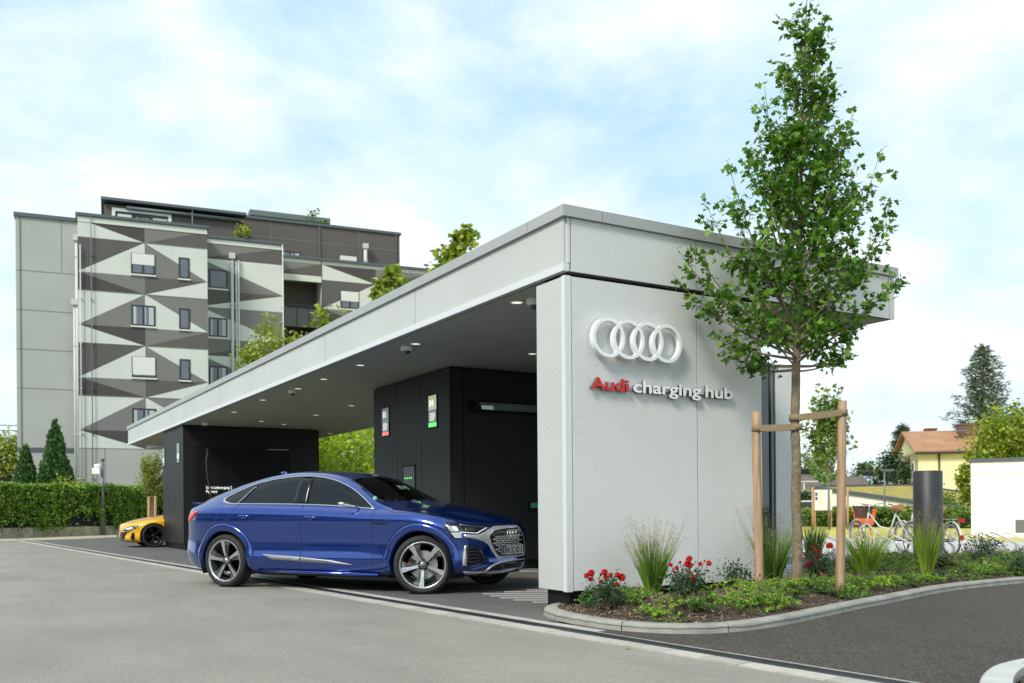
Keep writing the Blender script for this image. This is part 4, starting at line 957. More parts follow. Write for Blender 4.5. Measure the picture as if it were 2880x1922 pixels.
# side intake, blade, lower intake, lip
c.patch('side_intake', pB_([(1168, 952), (1290, 962), (1345, 1030), (1368, 1095), (1340, 1130), (1250, 1155), (1166, 1162)]), M_PIANO, HP, off=.003, step=8, mirror=True)
for k in range(5): c.line('intake_fin', pB_([(1172, 985 + k * 34), (1250, 975 + k * 36), (1310, 1000 + k * 27)]), .004, M_SPKD, HP, off=.006, mirror=True)
c.patch('intake_blade', pB_([(1143, 948), (1162, 950), (1166, 1162), (1122, 1164), (1128, 1050)]), M_SIL, HP, off=.014, step=7, mirror=True)
c.patch('lower_intake', pB_([(1360, 1228), (1430, 1170), (1510, 1135), (1640, 1112), (1772, 1096), (1782, 1165), (1640, 1190), (1500, 1218)]), M_PIANO, HP, off=.004, step=8)
c.patch('front_lip', pB_([(1130, 1222), (1250, 1222), (1350, 1218), (1425, 1160), (1510, 1118), (1640, 1098), (1770, 1084), (1774, 1094), (1640, 1112), (1512, 1134), (1432, 1172), (1365, 1228), (1500, 1222), (1640, 1198), (1788, 1166), (1790, 1180), (1640, 1222), (1500, 1244), (1300, 1252), (1150, 1250)]), M_SIL, HP, off=.012, step=7)
p, n_ = c.hit(*zB(1021, 1024)); mb = MB(); mb.tube([p - n_ * .01, p + n_ * .004], .011, 14); mb.build('parking_sensor', M_DARK, c.root)
c.patch('flare_slot', pB_([(872, 888), (900, 900), (945, 985), (975, 1090), (985, 1190), (974, 1196), (962, 1100), (930, 1000)]), M_GAP, HP, off=.017, step=7, thick=.004)
# --- rear lamp, reflector, spoiler
M_TAIL = mat('tail_red', (.42, .012, .018), .12, coat=1.0); M_TAILB = mat('tail_bright', (.75, .02, .02), .2, emit=((1, .05, .03), .25))
tl = c.patch('tail_light', pA_([(205, 594), (292, 590), (262, 635), (228, 672), (200, 708), (168, 710), (163, 655), (172, 632)]), M_TAIL, HP, off=.005, step=7, mirror=True)
for k in range(4): c.patch('light_bar', pA_([(205 + k * 2 - k * 8, 622 + k * 17), (250 - k * 12, 618 + k * 17), (244 - k * 12, 628 + k * 17), (198 - k * 6, 632 + k * 17)]), M_TAILB, HP, off=.008, step=5, parent=tl, thick=.003)
c.patch('rear_reflector', pA_([(142, 940), (172, 935), (172, 960), (142, 964)]), M_TAIL, HP, off=.004, step=6, mirror=True)
c.patch('rear_trim', pA_([(134, 966), (166, 962), (160, 985), (140, 1010)]), M_SIL, HP, off=.006, step=6, mirror=True)
mb = MB(); v = []
for t in np.linspace(-1, 1, 25):
    y = .60 * t; x = -.915 - .085 * (1 - t * t); z = 1.108 + .008 * (1 - t * t); v += [(x + .16, y, z - .005), (x, y, z + .022), (x - .005, y, z + .012), (x + .12, y, z - .03)]
mb.add(v, [(i * 4 + j, (i + 1) * 4 + j, (i + 1) * 4 + (j + 1) % 4, i * 4 + (j + 1) % 4) for i in range(24) for j in range(4)] + [(0, 1, 2, 3), (99, 98, 97, 96)], smooth=False); mb.build('rear_spoiler', M_BLUE, c.root)
mb = MB(); mb.tube([(.33, 0, 1.50), (.26, 0, 1.535), (.19, 0, 1.54)], [.03, .022, .008], 8); mb.build('roof_antenna', M_BLUE, c.root)
# plenum / wiper zone, interior
mb = MB(); mb.box(-.4, 2.3, -.78, .78, .55, .60); mb.box(2.08, 2.52, -.70, .70, .6, .985); mb.tube([(2.10, -.70, .96), (2.10, .70, .96)], .05, 10); mb.box(1.72, 2.1, -.12, .12, .6, .8); mb.build('dashboard', M_DARK, c.root)
M_SEAT = mat('seat_leather', (.025, .025, .027), .5)
for sy_ in (-.37, .37):
    for sx_ in (1.15, .25):
        mb = MB(); mb.X = Matrix.Translation((sx_, sy_, .6)); mb.box(-.05, .45, -.24, .24, .05, .22); mb.bar((-.02, 0, .15), (-.18, 0, .60), .46, .13, up=(1, 0, 0)); mb.bar((-.19, 0, .64), (-.215, 0, .78), .24, .09, up=(1, 0, 0)); mb.build('seat', M_SEAT, c.root)
mb = MB(); v = []; wc = Vector((1.88, .37, .965)); ax_ = Vector((.90, 0, -.42)).normalized(); a1 = Vector((0, 1, 0)); a2 = ax_.cross(a1)
pts = [wc + (a1 * math.cos(t) + a2 * math.sin(t)) * .18 for t in np.linspace(0, 2 * math.pi, 25)]
mb.tube(pts, .015, 8, cap=False); mb.tube([wc, wc + ax_ * .2], .03, 8); mb.bar(wc - a1 * .17, wc + a1 * .17, .03, .02); mb.build('steering_wheel', M_DARK, c.root)
c.patch('windscreen_sticker', [zB(205 + 24 * math.cos(t) + 0, 452 + 20 * math.sin(t)) for t in np.linspace(0, 2 * math.pi, 15)[:-1]][::-1], mat('green_sticker', (.15, .45, .40), .4), HP, off=.003, step=5, thick=.001)
c.patch('mirror_foot', pB_([(1, 545), (120, 545), (135, 556), (1, 553)]), M_CHROME, HP, off=.006, step=6) if False else None
# ---- driver: one skinned body, clothes and hair as children
def skin_body(name, verts, edges, radii, M, parent, lev=2):
    me = bpy.data.meshes.new(name); me.from_pydata(verts, edges, []); o = bpy.data.objects.new('tmp', me); S.collection.objects.link(o)
    o.modifiers.new('sk', 'SKIN'); sv = me.skin_vertices[0].data
    for i, r_ in enumerate(radii): sv[i].radius = (r_, r_) if not isinstance(r_, tuple) else r_
    sv[0].use_root = True; ss = o.modifiers.new('s', 'SUBSURF'); ss.levels = lev; bpy.context.view_layer.update()
    m2 = bpy.data.meshes.new_from_object(o.evaluated_get(bpy.context.evaluated_depsgraph_get())); bpy.data.objects.remove(o); m2.materials.clear(); m2.name = name
    return mobj(name, m2, M, parent, True)
M_SKIN = mat('skin', (.60, .36, .24), .5); M_SHIRT = mat('dark_shirt', (.03, .03, .035), .8); M_HAIR = mat('dark_hair', (.03, .02, .015), .7)
dr = thing('person', 'person in a dark top driving the blue car, bare forearm on the steering wheel', 'person', tuple(loc), ha)
D0 = Vector((1.28, .37, .66))
def dv(*p): return tuple(D0 + Vector(p))
V = [dv(0, 0, 0), dv(-.03, 0, .2), dv(-.08, 0, .40), dv(-.07, 0, .50), dv(-.04, 0, .57), dv(-.02, 0, .66), dv(-.02, 0, .74),
     dv(-.06, -.19, .43), dv(.12, -.27, .34), dv(.34, -.19, .44), dv(.54, -.06, .485), dv(-.06, .19, .43), dv(.12, .25, .24), dv(.36, .19, .30), dv(.52, .12, .33),
     dv(.08, -.1, -.02), dv(.5, -.14, .05), dv(.62, -.14, -.22), dv(.08, .1, -.02), dv(.5, .14, .05), dv(.62, .14, -.22)]
E_ = [(0, 1), (1, 2), (2, 3), (3, 4), (4, 5), (5, 6), (2, 7), (7, 8), (8, 9), (9, 10), (2, 11), (11, 12), (12, 13), (13, 14), (0, 15), (15, 16), (16, 17), (0, 18), (18, 19), (19, 20)]
rad = [.14, .13, .13, .05, .055, .085, .06, .06, .048, .038, .028, .06, .048, .038, .028, .10, .07, .05, .10, .07, .05]
bd = skin_body('body', V, E_, rad, M_SKIN, dr)
skin_body('shirt', V[:4] + [V[7], V[8], dv(.17, -.25, .362), V[11], V[12], dv(.18, .24, .26)], [(0, 1), (1, 2), (2, 3), (2, 4), (4, 5), (5, 6), (2, 7), (7, 8), (8, 9)], [.16, .15, .15, .06, .075, .062, .052, .075, .062, .052], M_SHIRT, dr)
mb = MB(); mb.lathe([(.001, .115), (.06, .10), (.095, .05), (.10, 0), (.085, -.03)], dv(-.035, 0, .70), n=20); mb.build('hair', M_HAIR, dr)
hnd = Vector(V[10])
for hb, sgn in ((Vector(V[10]), 1), (Vector(V[14]), -1)):
    for q in range(4):
        st_ = hb + Vector((.035, (-.03 + q * .02), .0)); skin_body('finger', [tuple(st_), tuple(st_ + Vector((.035, 0, .012))), tuple(st_ + Vector((.055, 0, -.01))), tuple(st_ + Vector((.04, 0, -.03)))], [(0, 1), (1, 2), (2, 3)], [.0095, .009, .0085, .007], M_SKIN, dr, 1)
    skin_body('thumb', [tuple(hb + Vector((0, .02 * sgn, 0))), tuple(hb + Vector((.03, .045 * sgn, .01))), tuple(hb + Vector((.055, .035 * sgn, .0)))], [(0, 1), (1, 2)], [.011, .010, .008], M_SKIN, dr, 1)
# ================================================================== APARTMENT BLOCK (local x along the facade, y inwards)
AO = DP(220, 1443.3, 50); AO[2] = 0
AD = np.array([.13, .99, 0]); AD /= np.linalg.norm(AD); AN = np.array([-AD[1], AD[0], 0])   # AN points inwards
AN = np.array([-AD[1], AD[0], 0])
def AP(px, py, off=0.0):
    d = ray(px, py); t = ((AO + AN * off - CAM) @ AN) / (d @ AN); p = CAM + d * t - AO; return p @ AD, p[2]
def z4(x, y): return (x * .2934, 540 + y * .2934)
def z5(x, y): return (560 + x * .3571, 540 + y * .3571)
apt = thing('apartment_block', 'tall apartment block with a grey and white triangle pattern and a dark top storey', 'building', tuple(AO), math.atan2(AD[1], AD[0]))
def plaster(n, c): return mat(n, c, .9, noise=(.5, .07), bump=(60, .1, .003))
M_PL = plaster('plaster_light', (.60, .62, .58)); M_PG = plaster('plaster_grey_green', (.39, .41, .385)); M_PM = plaster('plaster_mid', (.185, .18, .175)); M_PDM = plaster('plaster_dark_mid', (.105, .098, .094)); M_PD = plaster('plaster_dark', (.066, .061, .059)); M_PP = plaster('cladding_brown_grey', (.105, .095, .088))
M_FR = mat('window_frame_dark', (.03, .034, .037), .45); M_PANE = mat('apartment_pane', (.10, .12, .15), .06, spec=.9, noise=(.8, .3)); M_SHUT = mat('shutter_white', (.70, .70, .66), .6); M_CURT = mat('curtain', (.45, .47, .5), .8)
M_JNT = mat('plaster_joint', (.20, .20, .17), .9); M_CAP = mat('zinc_cap', (.10, .12, .13), .5, metal=.3); M_PIPE = mat('pipe_white', (.52, .55, .53), .5)
zb0 = AP(224, 666.2)[1]; HH = (zb0 - AP(224, 963.4)[1]) / 2
def pattern(mb, y, x0, xm, x1, z, kind, left=True, right=True, low=False):
    """one storey of painted triangles; material slots 0 light 1 mid 2 dark-mid 3 dark"""
    zv, zb = z - .655 * HH, z - HH
    def tri(a, b, c, m): mb.add([(a[0], y, a[1]), (b[0], y, b[1]), (c[0], y, c[1])], [(0, 1, 2)], m)
    LT, Ct, VL, Cm, Cb, LB, RT, VR, RB = (x0, z), (xm, z), (x0, zv), (xm, zv), (xm, zb), (x0, zb), (x1, z), (x1, zv), (x1, zb)
    e = kind == 'even'
    if left:
        if not low: tri(LT, VL, Ct, 2 if e else 0); tri(VL, Cm, Ct, 0 if e else 1)
        tri(VL, Cb, Cm, 1 if e else 3); tri(VL, LB, Cb, 3 if e else 0)
    if right:
        if not low: tri(Ct, VR, RT, 0 if e else 1); tri(Ct, Cm, VR, 1 if e else 0)
        tri(Cm, Cb, VR, 2 if e else 1); tri(Cb, RB, VR, 0 if e else 2)
MP4 = [M_PL, M_PM, M_PDM, M_PD]
def win(p00, p11, off, kind, parent=None, split=True, depth=.12):
    (x0, z1), (x1, z0) = AP(*p00, off), AP(*p11, off); y = off
    mb = MB(); t = .09
    mb.box(x0, x1, y - .03, y + .02, z0, z0 + t); mb.box(x0, x1, y - .03, y + .02, z1 - t, z1); mb.box(x0, x0 + t, y - .03, y + .02, z0 + t, z1 - t); mb.box(x1 - t, x1, y - .03, y + .02, z0 + t, z1 - t)
    if split: mb.box((x0 + x1) / 2 - .06, (x0 + x1) / 2 + .06, y - .03, y + .02, z0 + t, z1 - t)
    f = mb.build('window', M_FR, parent or apt)
    mb = MB(); mb.box(x0 + t, x1 - t, y - .018, y - .006, z0 + t, z1 - t); mb.build('pane', M_PANE, f)
    mb = MB(); mb.box(x0 - .04, x1 + .04, y - .08, y, z0 - .08, z0 - .01); mb.build('sill', M_WHITE, f)
    if kind[0] == 's':
        k = float(kind[1:]); mb = MB(); n_ = int(14 * k) + 2
        for i in range(n_):
            a = z1 - .02 - (z1 - z0) * k * i / n_; b = z1 - .02 - (z1 - z0) * k * (i + 1) / n_; mb.box(x0 + .04, x1 - .04, y - .036 - .004 * (i % 2), y - .031, b, a)
        mb.build('shutter', M_SHUT, f)
    if kind[0] == 'c':
        mb = MB(); w = x1 - x0; mb.box(x0 + t, x0 + t + w * .13, y - .024, y - .0185, z0 + t, z1 - t); mb.box(x1 - t - w * .2, x1 - t, y - .024, y - .0185, z0 + t, z1 - t); mb.box(x0 + w * .53, x0 + w * .60, y - .024, y - .0185, z0 + t, z1 - t); mb.build('curtain', M_CURT, f)
    return f
xA0, xA1 = AP(220, 900)[0], AP(584.5, 900)[0]; xm = AP(1392 * .2934, 900)[0]; zTopA = AP(220, 606)[1]
offB = 2.0; offC = None
def depth_at(px, off):
    d = ray(px, 1200); return ((AO + AN * off - CAM) @ AN) / (d @ AN)
offB = min(np.arange(0, 6, .1), key=lambda o_: abs(depth_at(588, o_) - 54.6)); offC = min(np.arange(0, 12, .1), key=lambda o_: abs(depth_at(906, o_) - 59.8))
# volume A
mb = MB(); mb.box(xA0, xA1, .02, 12, 0, zTopA, 0)
pattern(mb, 0.0, xA0, xm, xA1, zb0 + HH, 'odd', low=True)
for k in range(4): pattern(mb, 0.0, xA0, xm, xA1, zb0 - k * HH, 'even' if k % 2 == 0 else 'odd')
zlow = zb0 - 4 * HH
mb.box(xA0, xA1, -.004, .02, 0, zlow - .02, 4); mb.box(xA0, xA1, -.03, .02, zTopA - .32, zTopA - .06, 0)
mb.build('wall', MP4 + [M_PG], apt)
mb = MB()
for k in range(5): mb.box(xA0, xA1, -.012, -.004, zb0 - k * HH - .02, zb0 - k * HH + .02)
for x in (xA0 + (xA1 - xA0) * .19, xA0 + (xA1 - xA0) * .66): mb.box(x - .02, x + .02, -.012, -.005, 0, zlow)
mb.build('wall_joint', M_JNT, apt)
mb = MB(); mb.box(xA0 - .1, xA1 + .1, -.12, 12, zTopA, zTopA + .15); mb.build('roof', M_CAP, apt)
for k, kk in enumerate(('s.52', 'c', 's.85', 'c')):
    dy = k * 142.0
    zt, zb_w = AP(1255 * .2934, 540 + 583 * .2934)[1] - k * HH, 0
    a = z4(1255, 583); b = z4(1487, 803); 
    (x0, z1), (x1, z0) = AP(*a), AP(*b); 
    # same opening one storey lower: shift in z through a proxy pixel
    def at(x, z):
        P = AO + AD * x; P = np.array([P[0], P[1], z]); q = P - CAM; d_ = q @ fw; return (1440 + FPX * (q @ cr) / d_, CY - FPX * (q @ cu) / d_)
    hgt = z1 - z0
    win(at(x0, z1 - k * HH), at(x1, z0 - k * HH), 0, kk)
    a = z4(1712, 627); b = z4(1818, 838); (x0, z1), (x1, z0) = AP(*a), AP(*b); win(at(x0, z1 - k * HH), at(x1, z0 - k * HH), 0, 'n', split=False)
# lightning rod cable and downpipes on A
def pipe(px, py0, py1, off, r_, hop=False, par=None, M=None):
    x, z1 = AP(px, py0, off); z0 = max(0.1, AP(px, py1, off)[1]); mb = MB(); mb.tube([(x, off - .12, z0), (x, off - .12, z1)], r_, 8)
    if hop: mb.box(x - .17, x + .17, off - .28, off - .02, z1, z1 + .32)
    z = z0 + 1
    while z < z1: mb.box(x - r_ - .02, x + r_ + .02, off - .12 - r_, off + .02, z, z + .05); z += 2.4
    return mb.build('downpipe', M or M_PIPE, apt)
pipe(255.5, 608, 1400, 0, .022, M=M_GREY)
pipe(215.5, 680, 1400, .9, .085, True); pipe(209.5, 860, 1400, .9, .065, True); pipe(225.5, 690, 1400, 0, .03)
# tower on the left
offT = 1.2; xT0, zT = AP(43.1, 607.5, offT); zTl = zT
mb = MB(); mb.box(xT0, xA0, offT, 13, 0, zT, 0); mb.build('wall', M_PG, apt)
mb = MB()
for y_ in (750, 1128, 1505, 1880): z = AP(60, 540 + y_ * .2934, offT)[1]; mb.box(xT0, xA0, offT - .008, offT, z - .02, z + .02)
mb.box(AP(58, 900, offT)[0] - .03, AP(58, 900, offT)[0] + .03, offT - .03, offT, 0, zT); x = AP(173, 700, offT)[0]; mb.box(x - .015, x + .015, offT - .008, offT, AP(173, 766, offT)[1], zT)
z = AP(100, 1264, offT)[1]; mb.box(xT0, xA0, offT - .03, offT - .009, z - .16, z + .1, 0); mb.build('wall_joint', M_JNT, apt)
mb = MB(); mb.box(xT0, xA0, offT - .034, offT - .031, z - .13, z + .07); mb.build('dark_band', M_CAP, apt)
mb = MB(); mb.box(xT0 - .08, xA0 - .01, offT - .1, 13, zT, zT + .2); mb.build('roof', M_CAP, apt)
# volume B
xB1 = AP(798.6, 900, offB)[0]; zTB = AP(660, 677, offB)[1]; xBm = xA1 - .3
mb = MB(); mb.box(xA1 - .5, xB1, offB + .02, 13, 0, zTB, 0); wB = (xB1 - xBm)
pattern(mb, offB, xBm - wB, xBm, xB1, zb0 + HH, 'odd', left=False, low=True)
for k in range(5): pattern(mb, offB, xBm - wB, xBm, xB1, zb0 - k * HH, 'even' if k % 2 == 0 else 'odd', left=False)
mb.box(xA1, xB1, offB - .03, offB + .02, zTB - .3, zTB - .05, 0); mb.build('wall', MP4, apt)
mb = MB(); mb.box(xA1 + .01, xB1 + .1, offB - .12, 13, zTB, zTB + .15); mb.build('roof', M_CAP, apt)
for k in range(3): win(z5(76, 607 + k * 381), z5(224, 768 + k * 381), offB, 'c' if k else 'n', split=k > 0)
pipe(560 + 257 * .3571, 540 + 532 * .3571, 1250, offB, .085, True); pipe(560 + 290 * .3571, 734, 1250, offB, .05); pipe(560 + 308 * .3571, 734, 1250, offB, .055); pipe(560 + 655 * .3571, 690, 1250, offB, .04)
# volume C with recessed balconies
xC1 = AP(1330, 900, offC)[0]; zTC = AP(906, 734, offC)[1]; xCr = AP(560 + 967 * .3571, 850, offC)[0]; zC0 = AP(906, 540 + 692 * .3571, offC)[1]; xC2 = AP(560 + 1392 * .3571, 850, offC)[0]
mb = MB(); mb.box(xCr, xC1, offC + .02, 14, 0, zTC, 0)
pattern(mb, offC, xCr, xC2, 2 * xC2 - xCr, zC0 + HH, 'odd', low=True)
for k in range(4): pattern(mb, offC, xCr, xC2, 2 * xC2 - xCr, zC0 - k * HH, 'even' if k % 2 == 0 else 'odd')
zs_ = zC0 + .12; wl_ = xCr - xB1 + 1.2
mb.box(xB1 - 1.2, xCr, offC + .02, offC + 2.2, zs_, zTC, 0); pattern(mb, offC, xCr - 2 * wl_, xB1 - 1.2, xCr, zC0 + HH, 'odd', left=False, low=True); mb.box(xB1 - 1.2, xCr - .01, offC - .02, offC + .015, zs_ - .32, zs_ + .06, 0)
mb.box(xB1 - 1.2, xCr, offC + 1.9, 14, 0, zTC, 3)
for k in range(4): z = zs_ - .3 - k * HH; mb.box(xB1 - 1.2, xCr - .002, offC + .05, offC + 1.9, z - .25 - HH + .6 - .28, z - .28 - HH + .6 + .0, 3) if k >= 0 else None
mb.build('wall', MP4, apt)
mb = MB(); mb.box(xB1 + .11, xC1 + .1, offC - .12, 14, zTC, zTC + .15); mb.box(xCr - .02, xCr + .02, offC - .02, offC - .005, 0, zTC); mb.build('roof', M_CAP, apt)
for k in range(3):
    zf = AP(560 + 760 * .3571, 540 + 1062 * .3571, offC)[1] - k * HH; zr = AP(560 + 760 * .3571, 540 + 885 * .3571, offC)[1] - k * HH
    mb = MB(); mb.box(xB1 - 1.1, xCr - .01, offC - .02, offC + .02, zf, zr - .25, 1); mb.box(xB1 - 1.1, xCr - .01, offC - .04, offC, zr - .05, zr, 0); mb.box(xB1 - 1.1, xCr - .01, offC - .04, offC, zr - .14, zr - .11, 0)
    for x in np.linspace(xB1 - 1.1, xCr - .03, 6): mb.box(x - .03, x + .03, offC - .05, offC - .021, zf, zr, 0)
    mb.build('balcony_railing', [M_FR, mat('railing_panel', (.11, .11, .11), .6)], apt)
oD = offC + 1.9
for k in range(2):
    a, b = z5(690, 778 + k * 366), z5(832, 985 + k * 366); win(a, b, oD - .02, 'c')
win(z5(1112, 778), z5(1260, 928), offC, 's.55'); win(z5(1112, 1145), z5(1260, 1290), offC, 'c')
pipe(560 + 1380 * .3571, 540 + 722 * .3571, 1250, offC, .09, True)
# top storeys
offP = offC + 1.6; xP0, _ = AP(290, 700, 5.0); xP1 = AP(1124, 700, offP)[0]; zP = AP(900, 637, offP)[1]; zBot = zTA = zTopA
xs0 = AP(575, 700, offP)[0] + 9 - .0
mb = MB(); mb.box(xs0 - 9, xP1, offP, 15, 8, zP, 0); mb.build('penthouse_wall', M_PP, apt)
mb = MB(); mb.box(xs0 - 9.05, xP1 + .1, offP - .1, 15.1, zP, zP + .16); mb.box(xP1 - .3, xP1 - .22, offP - .08, offP, 8, zP)
for px in (620, 900): x = AP(px, 700, offP)[0]; mb.box(x - .1, x + .02, offP - .07, offP, 8, zP)
mb.build('roof', M_CAP, apt)
mb = MB()
for px in (763, 1012): x = AP(px, 700, offP)[0]; mb.box(x - .015, x + .015, offP - .006, offP, 8, zP)
z = AP(900, 683, offP)[1]; mb.box(xs0 - 9, xP1, offP - .006, offP, z - .015, z + .015); mb.build('wall_joint', M_JNT, apt)
win(z5(640, 462), z5(800, 560), offP, 'c'); win(z5(1103, 498), z5(1245, 600), offP, 's.75')
pipe(560 + 1307 * .3571, 540 + 452 * .3571, 780, offP - .2, .12, True)
offQ = 4.0; xq0 = AP(292, 600, offQ)[0]; xq1 = AP(686, 600, offQ)[0]; zQ = AP(480, 580, offQ)[1]
mb = MB(); mb.box(xq0, xq1, offQ, 14, zTopA - 1, zQ - .3, 0); mb.build('penthouse_wall', M_PP, apt)
mb = MB(); mb.box(xq0 - .15, xq1 + .1, offQ - .4, 14.2, zQ - .16, zQ); mb.tube([(xq0 + 1.2, offQ - .2, zQ - .45), (xq1, offQ - .2, zQ - .45)], .11, 8); x = AP(540, 600, offQ)[0]; mb.tube([(x, offQ - .3, zTopA), (x, offQ - .3, zQ)], .05, 6); mb.build('roof', M_CAP, apt)
for i in range(3):
    a, b = z4(1118 + i * 170, 205 + i * 22), z4(1270 + i * 170, 330 + i * 22); win(a, b, offQ, 'c' if i == 1 else 's.4', split=False)
a, b = z4(1090, 165), z4(1625, 222); (x0, z1), (x1, z1b) = AP(*a, offQ), AP(*b, offQ)
mb = MB(); mb.box(x0 - .1, x1 + .1, offQ - .12, offQ + .02, z1 - .12, z1 + .06); mb.box(x0 - .1, x0 + .08, offQ - .12, offQ + .02, zTopA - .4, z1 - .12); mb.box(x1 - .08, x1 + .1, offQ - .12, offQ + .02, zTopA - .4, z1 - .12); mb.build('window_surround', M_WHITE, apt)
a = AP(*z5(430, 158), offP + 2); b = AP(*z5(1012, 215), offP + 2)
mb = MB(); mb.box(a[0], b[0], offP + 2, offP + 6, zP, zP + 1.1, 0); mb.box(a[0] - .3, b[0] + .1, offP + 1.6, offP + 6.2, zP + .75, zP + 1.1, 1); mb.build('roof_room', [M_FR, mat('roof_room_grey', (.13, .16, .155), .6)], apt)
# plants on the roof terraces: things of their own
def A2W(x, y, z): p = AO + AD * x + AN * y; return (p[0], p[1], z)
def shrub(name, label, cat, c, r_, n, size, M, tm=QUAD, seed=1, group=None, flat=1.0, stems=5):
    g = np.random.default_rng(seed); root = thing(name, label, cat, c, 0, group); P = []
    for i in range(max(3, n // 40)):
        d = g.normal(size=3); d /= np.linalg.norm(d); cc = d * r_ * g.uniform(.35, .85); cc[2] = abs(cc[2]) * flat + r_ * .35
        P.append(cc + g.normal(size=(40, 3)) * r_ * .18)
    P = np.concatenate(P)[:n]; P[:, 2] = np.maximum(P[:, 2], .02); leaves('foliage', P, g.uniform(.7, 1.2, len(P)) * size, tm, M, root, seed=seed)
    mb = MB()
    for i in range(stems):
        q = P[g.integers(len(P))]; mb.tube([(0, 0, 0), tuple(q * .5 + np.array([0, 0, .05])), tuple(q)], [.02 * r_ + .002, .012 * r_ + .002, .002], 5)
    mb.build('stem', M_BARKY, root); return root
x, z = AP(*z5(350, 372), offB + .5); shrub('roof_shrub', 'small yellow green shrub on the middle terrace of the apartment block', 'shrub', A2W(x, offB + .6, zTB + .2), .75, 160, .2, M_LEAFY, seed=4)
x, z = AP(*z5(945, 250), offP + 1); shrub('roof_shrub', 'loose green shrub before the grey roof room, top of the apartment block', 'shrub', A2W(x, offP + 1, zP + .15), .9, 160, .2, M_LEAFG, seed=5)
# ================================================================== LEFT BACKGROUND
# ivy covered fence on a low concrete wall
HP_ = [G(-60, 1517), G(290, 1506.5), G(470, 1498)]
hd = thing('ivy_fence', 'dark slatted fence overgrown with hanging green ivy on the left', 'fence'); lw = MB(); fp = MB(); pos = []
for a, b in zip(HP_[:-1], HP_[1:]):
    a, b = Vector(a), Vector(b); d = (b - a).normalized(); n_ = Vector((-d.y, d.x, 0)); L = (b - a).length
    if n_.dot(Vector(CAM) - a) < 0: n_ = -n_
    lw.bar(a + Vector((0, 0, .2)), b + Vector((0, 0, .2)), .25, .44)
    fp.bar(a - n_ * .0 + Vector((0, 0, 1.22)), b + Vector((0, 0, 1.22)), .10, 1.6)
    k = 0
    while k < L: p = a + d * k; fp.bar(p + n_ * .06 + Vector((0, 0, .44)), p + n_ * .06 + Vector((0, 0, 2.0)), .025, .03); k += .14
    nn = int(L * 2300)
    for _ in range(nn):
        s_ = random.random() * L; h_ = random.random(); u_ = mnoise.noise(Vector((s_ * .55, 3.3, a.x * .2))) * .5 + mnoise.noise(Vector((s_ * 2.1, 1.3, 0))) * .3
        zlo = .86 + u_ * 2.3; z = 2.18 + .12 * mnoise.noise(Vector((s_ * 1.4, 0, 5))) - h_ ** 1.1 * 2.0
        if z < zlo and random.random() > .06: continue
        bul = .12 + .20 * (.5 + .5 * mnoise.noise(Vector((s_ * 1.6, z * 1.3, 2)))) + .14 * mnoise.noise(Vector((s_ * 5, z * 3, 7)))
        p = a + d * s_ + n_ * (bul + random.uniform(-.05, .05)); pos.append((p.x, p.y, z))
    for _ in range(int(L * 330)):
        s_ = random.random() * L; p = a + d * s_ + n_ * random.uniform(-.3, .3); pos.append((p.x, p.y, 2.12 + random.uniform(-.05, .14) + .12 * mnoise.noise(Vector((s_ * 1.4, 0, 5)))))
fp.build('fence_panel', M_DARK, hd); leaves('ivy', pos, RNG.uniform(.07, .14, len(pos)), OVAL, M_IVY, hd, up=.1, droop=.9, seed=11)
M_OLDC = mat('old_concrete', (.40, .36, .26), .95, noise=(4, .4), bump=(20, .5, .02))
o = lw.build('low_wall', M_OLDC); tag(o, 'low weathered concrete wall carrying the ivy fence', 'wall')
o = poly_sheet('gravel_verge', [tuple(G(*p)[:2]) for p in ((-60, 1521), (20, 1517), (250, 1508), (330, 1504), (328, 1512), (200, 1518), (60, 1522), (-60, 1526))], .012, M_OLDC); struct(o)
M_CONI = mat('conifer_green', (.06, .155, .03), .55, island=.5, hue=(.11, .22, .05), transl=.2)
def cone_tree(label, px, pytop, dep, wpx, seed, group):
    b = DP(px, 1443, dep); b[2] = 0; h_ = DP(px, pytop, dep)[2]; r_ = wpx / 2 * dep / FPX; g = np.random.default_rng(seed)
    root = thing('conifer', label, 'tree', tuple(b), 0, group); n = 11000; t = g.random(n) ** .75 * .0 + g.beta(1.2, 1.9, n); z = t * h_
    rad = r_ * 1.25 * (1 - t) ** .72 * np.minimum(1, .7 + t * 3); a = g.uniform(0, 2 * math.pi, n); lump = 1 + .22 * np.sin(a * 5 + t * 23 + seed) * np.sin(t * 37 + a * 3)
    q = rad * lump * np.sqrt(g.uniform(.45, 1.08, n)); P = np.stack([q * np.cos(a), q * np.sin(a), z + g.normal(size=n) * .06], 1)
    top = np.stack([g.normal(size=60) * .04, g.normal(size=60) * .04, h_ + g.uniform(-.5, .12, 60)], 1); P = np.concatenate([P, top])
    dr_ = np.stack([np.cos(a) * .4, np.sin(a) * .4, np.full(n, 1.0)], 1); dr_ = np.concatenate([dr_, np.tile([0, 0, 1.], (60, 1))])
    leaves('crown', P, g.uniform(.12, .24, len(P)), QUAD, M_CONI, root, dirs=dr_, droop=0, up=-.3, seed=seed)
    mb = MB(); mb.tube([(0, 0, 0), (0, 0, h_ * .9)], [.12, .02], 8); mb.build('trunk', M_BARK, root)
cone_tree('small pointed conifer behind the ivy fence, nearest the left edge', 73, 1262, 46, 78, 3, 'pointed conifers behind the ivy fence'); cone_tree('taller pointed conifer behind the ivy fence in front of the pale block wall', 157, 1192, 46, 100, 4, 'pointed conifers behind the ivy fence')
p = DP(190, 1443, 43.5); shrub('bright_shrub', 'bright yellow green shrub showing over the ivy fence beside the conifers', 'shrub', (p[0], p[1], 1.2), 1.15, 1100, .13, M_LEAFY, seed=8)
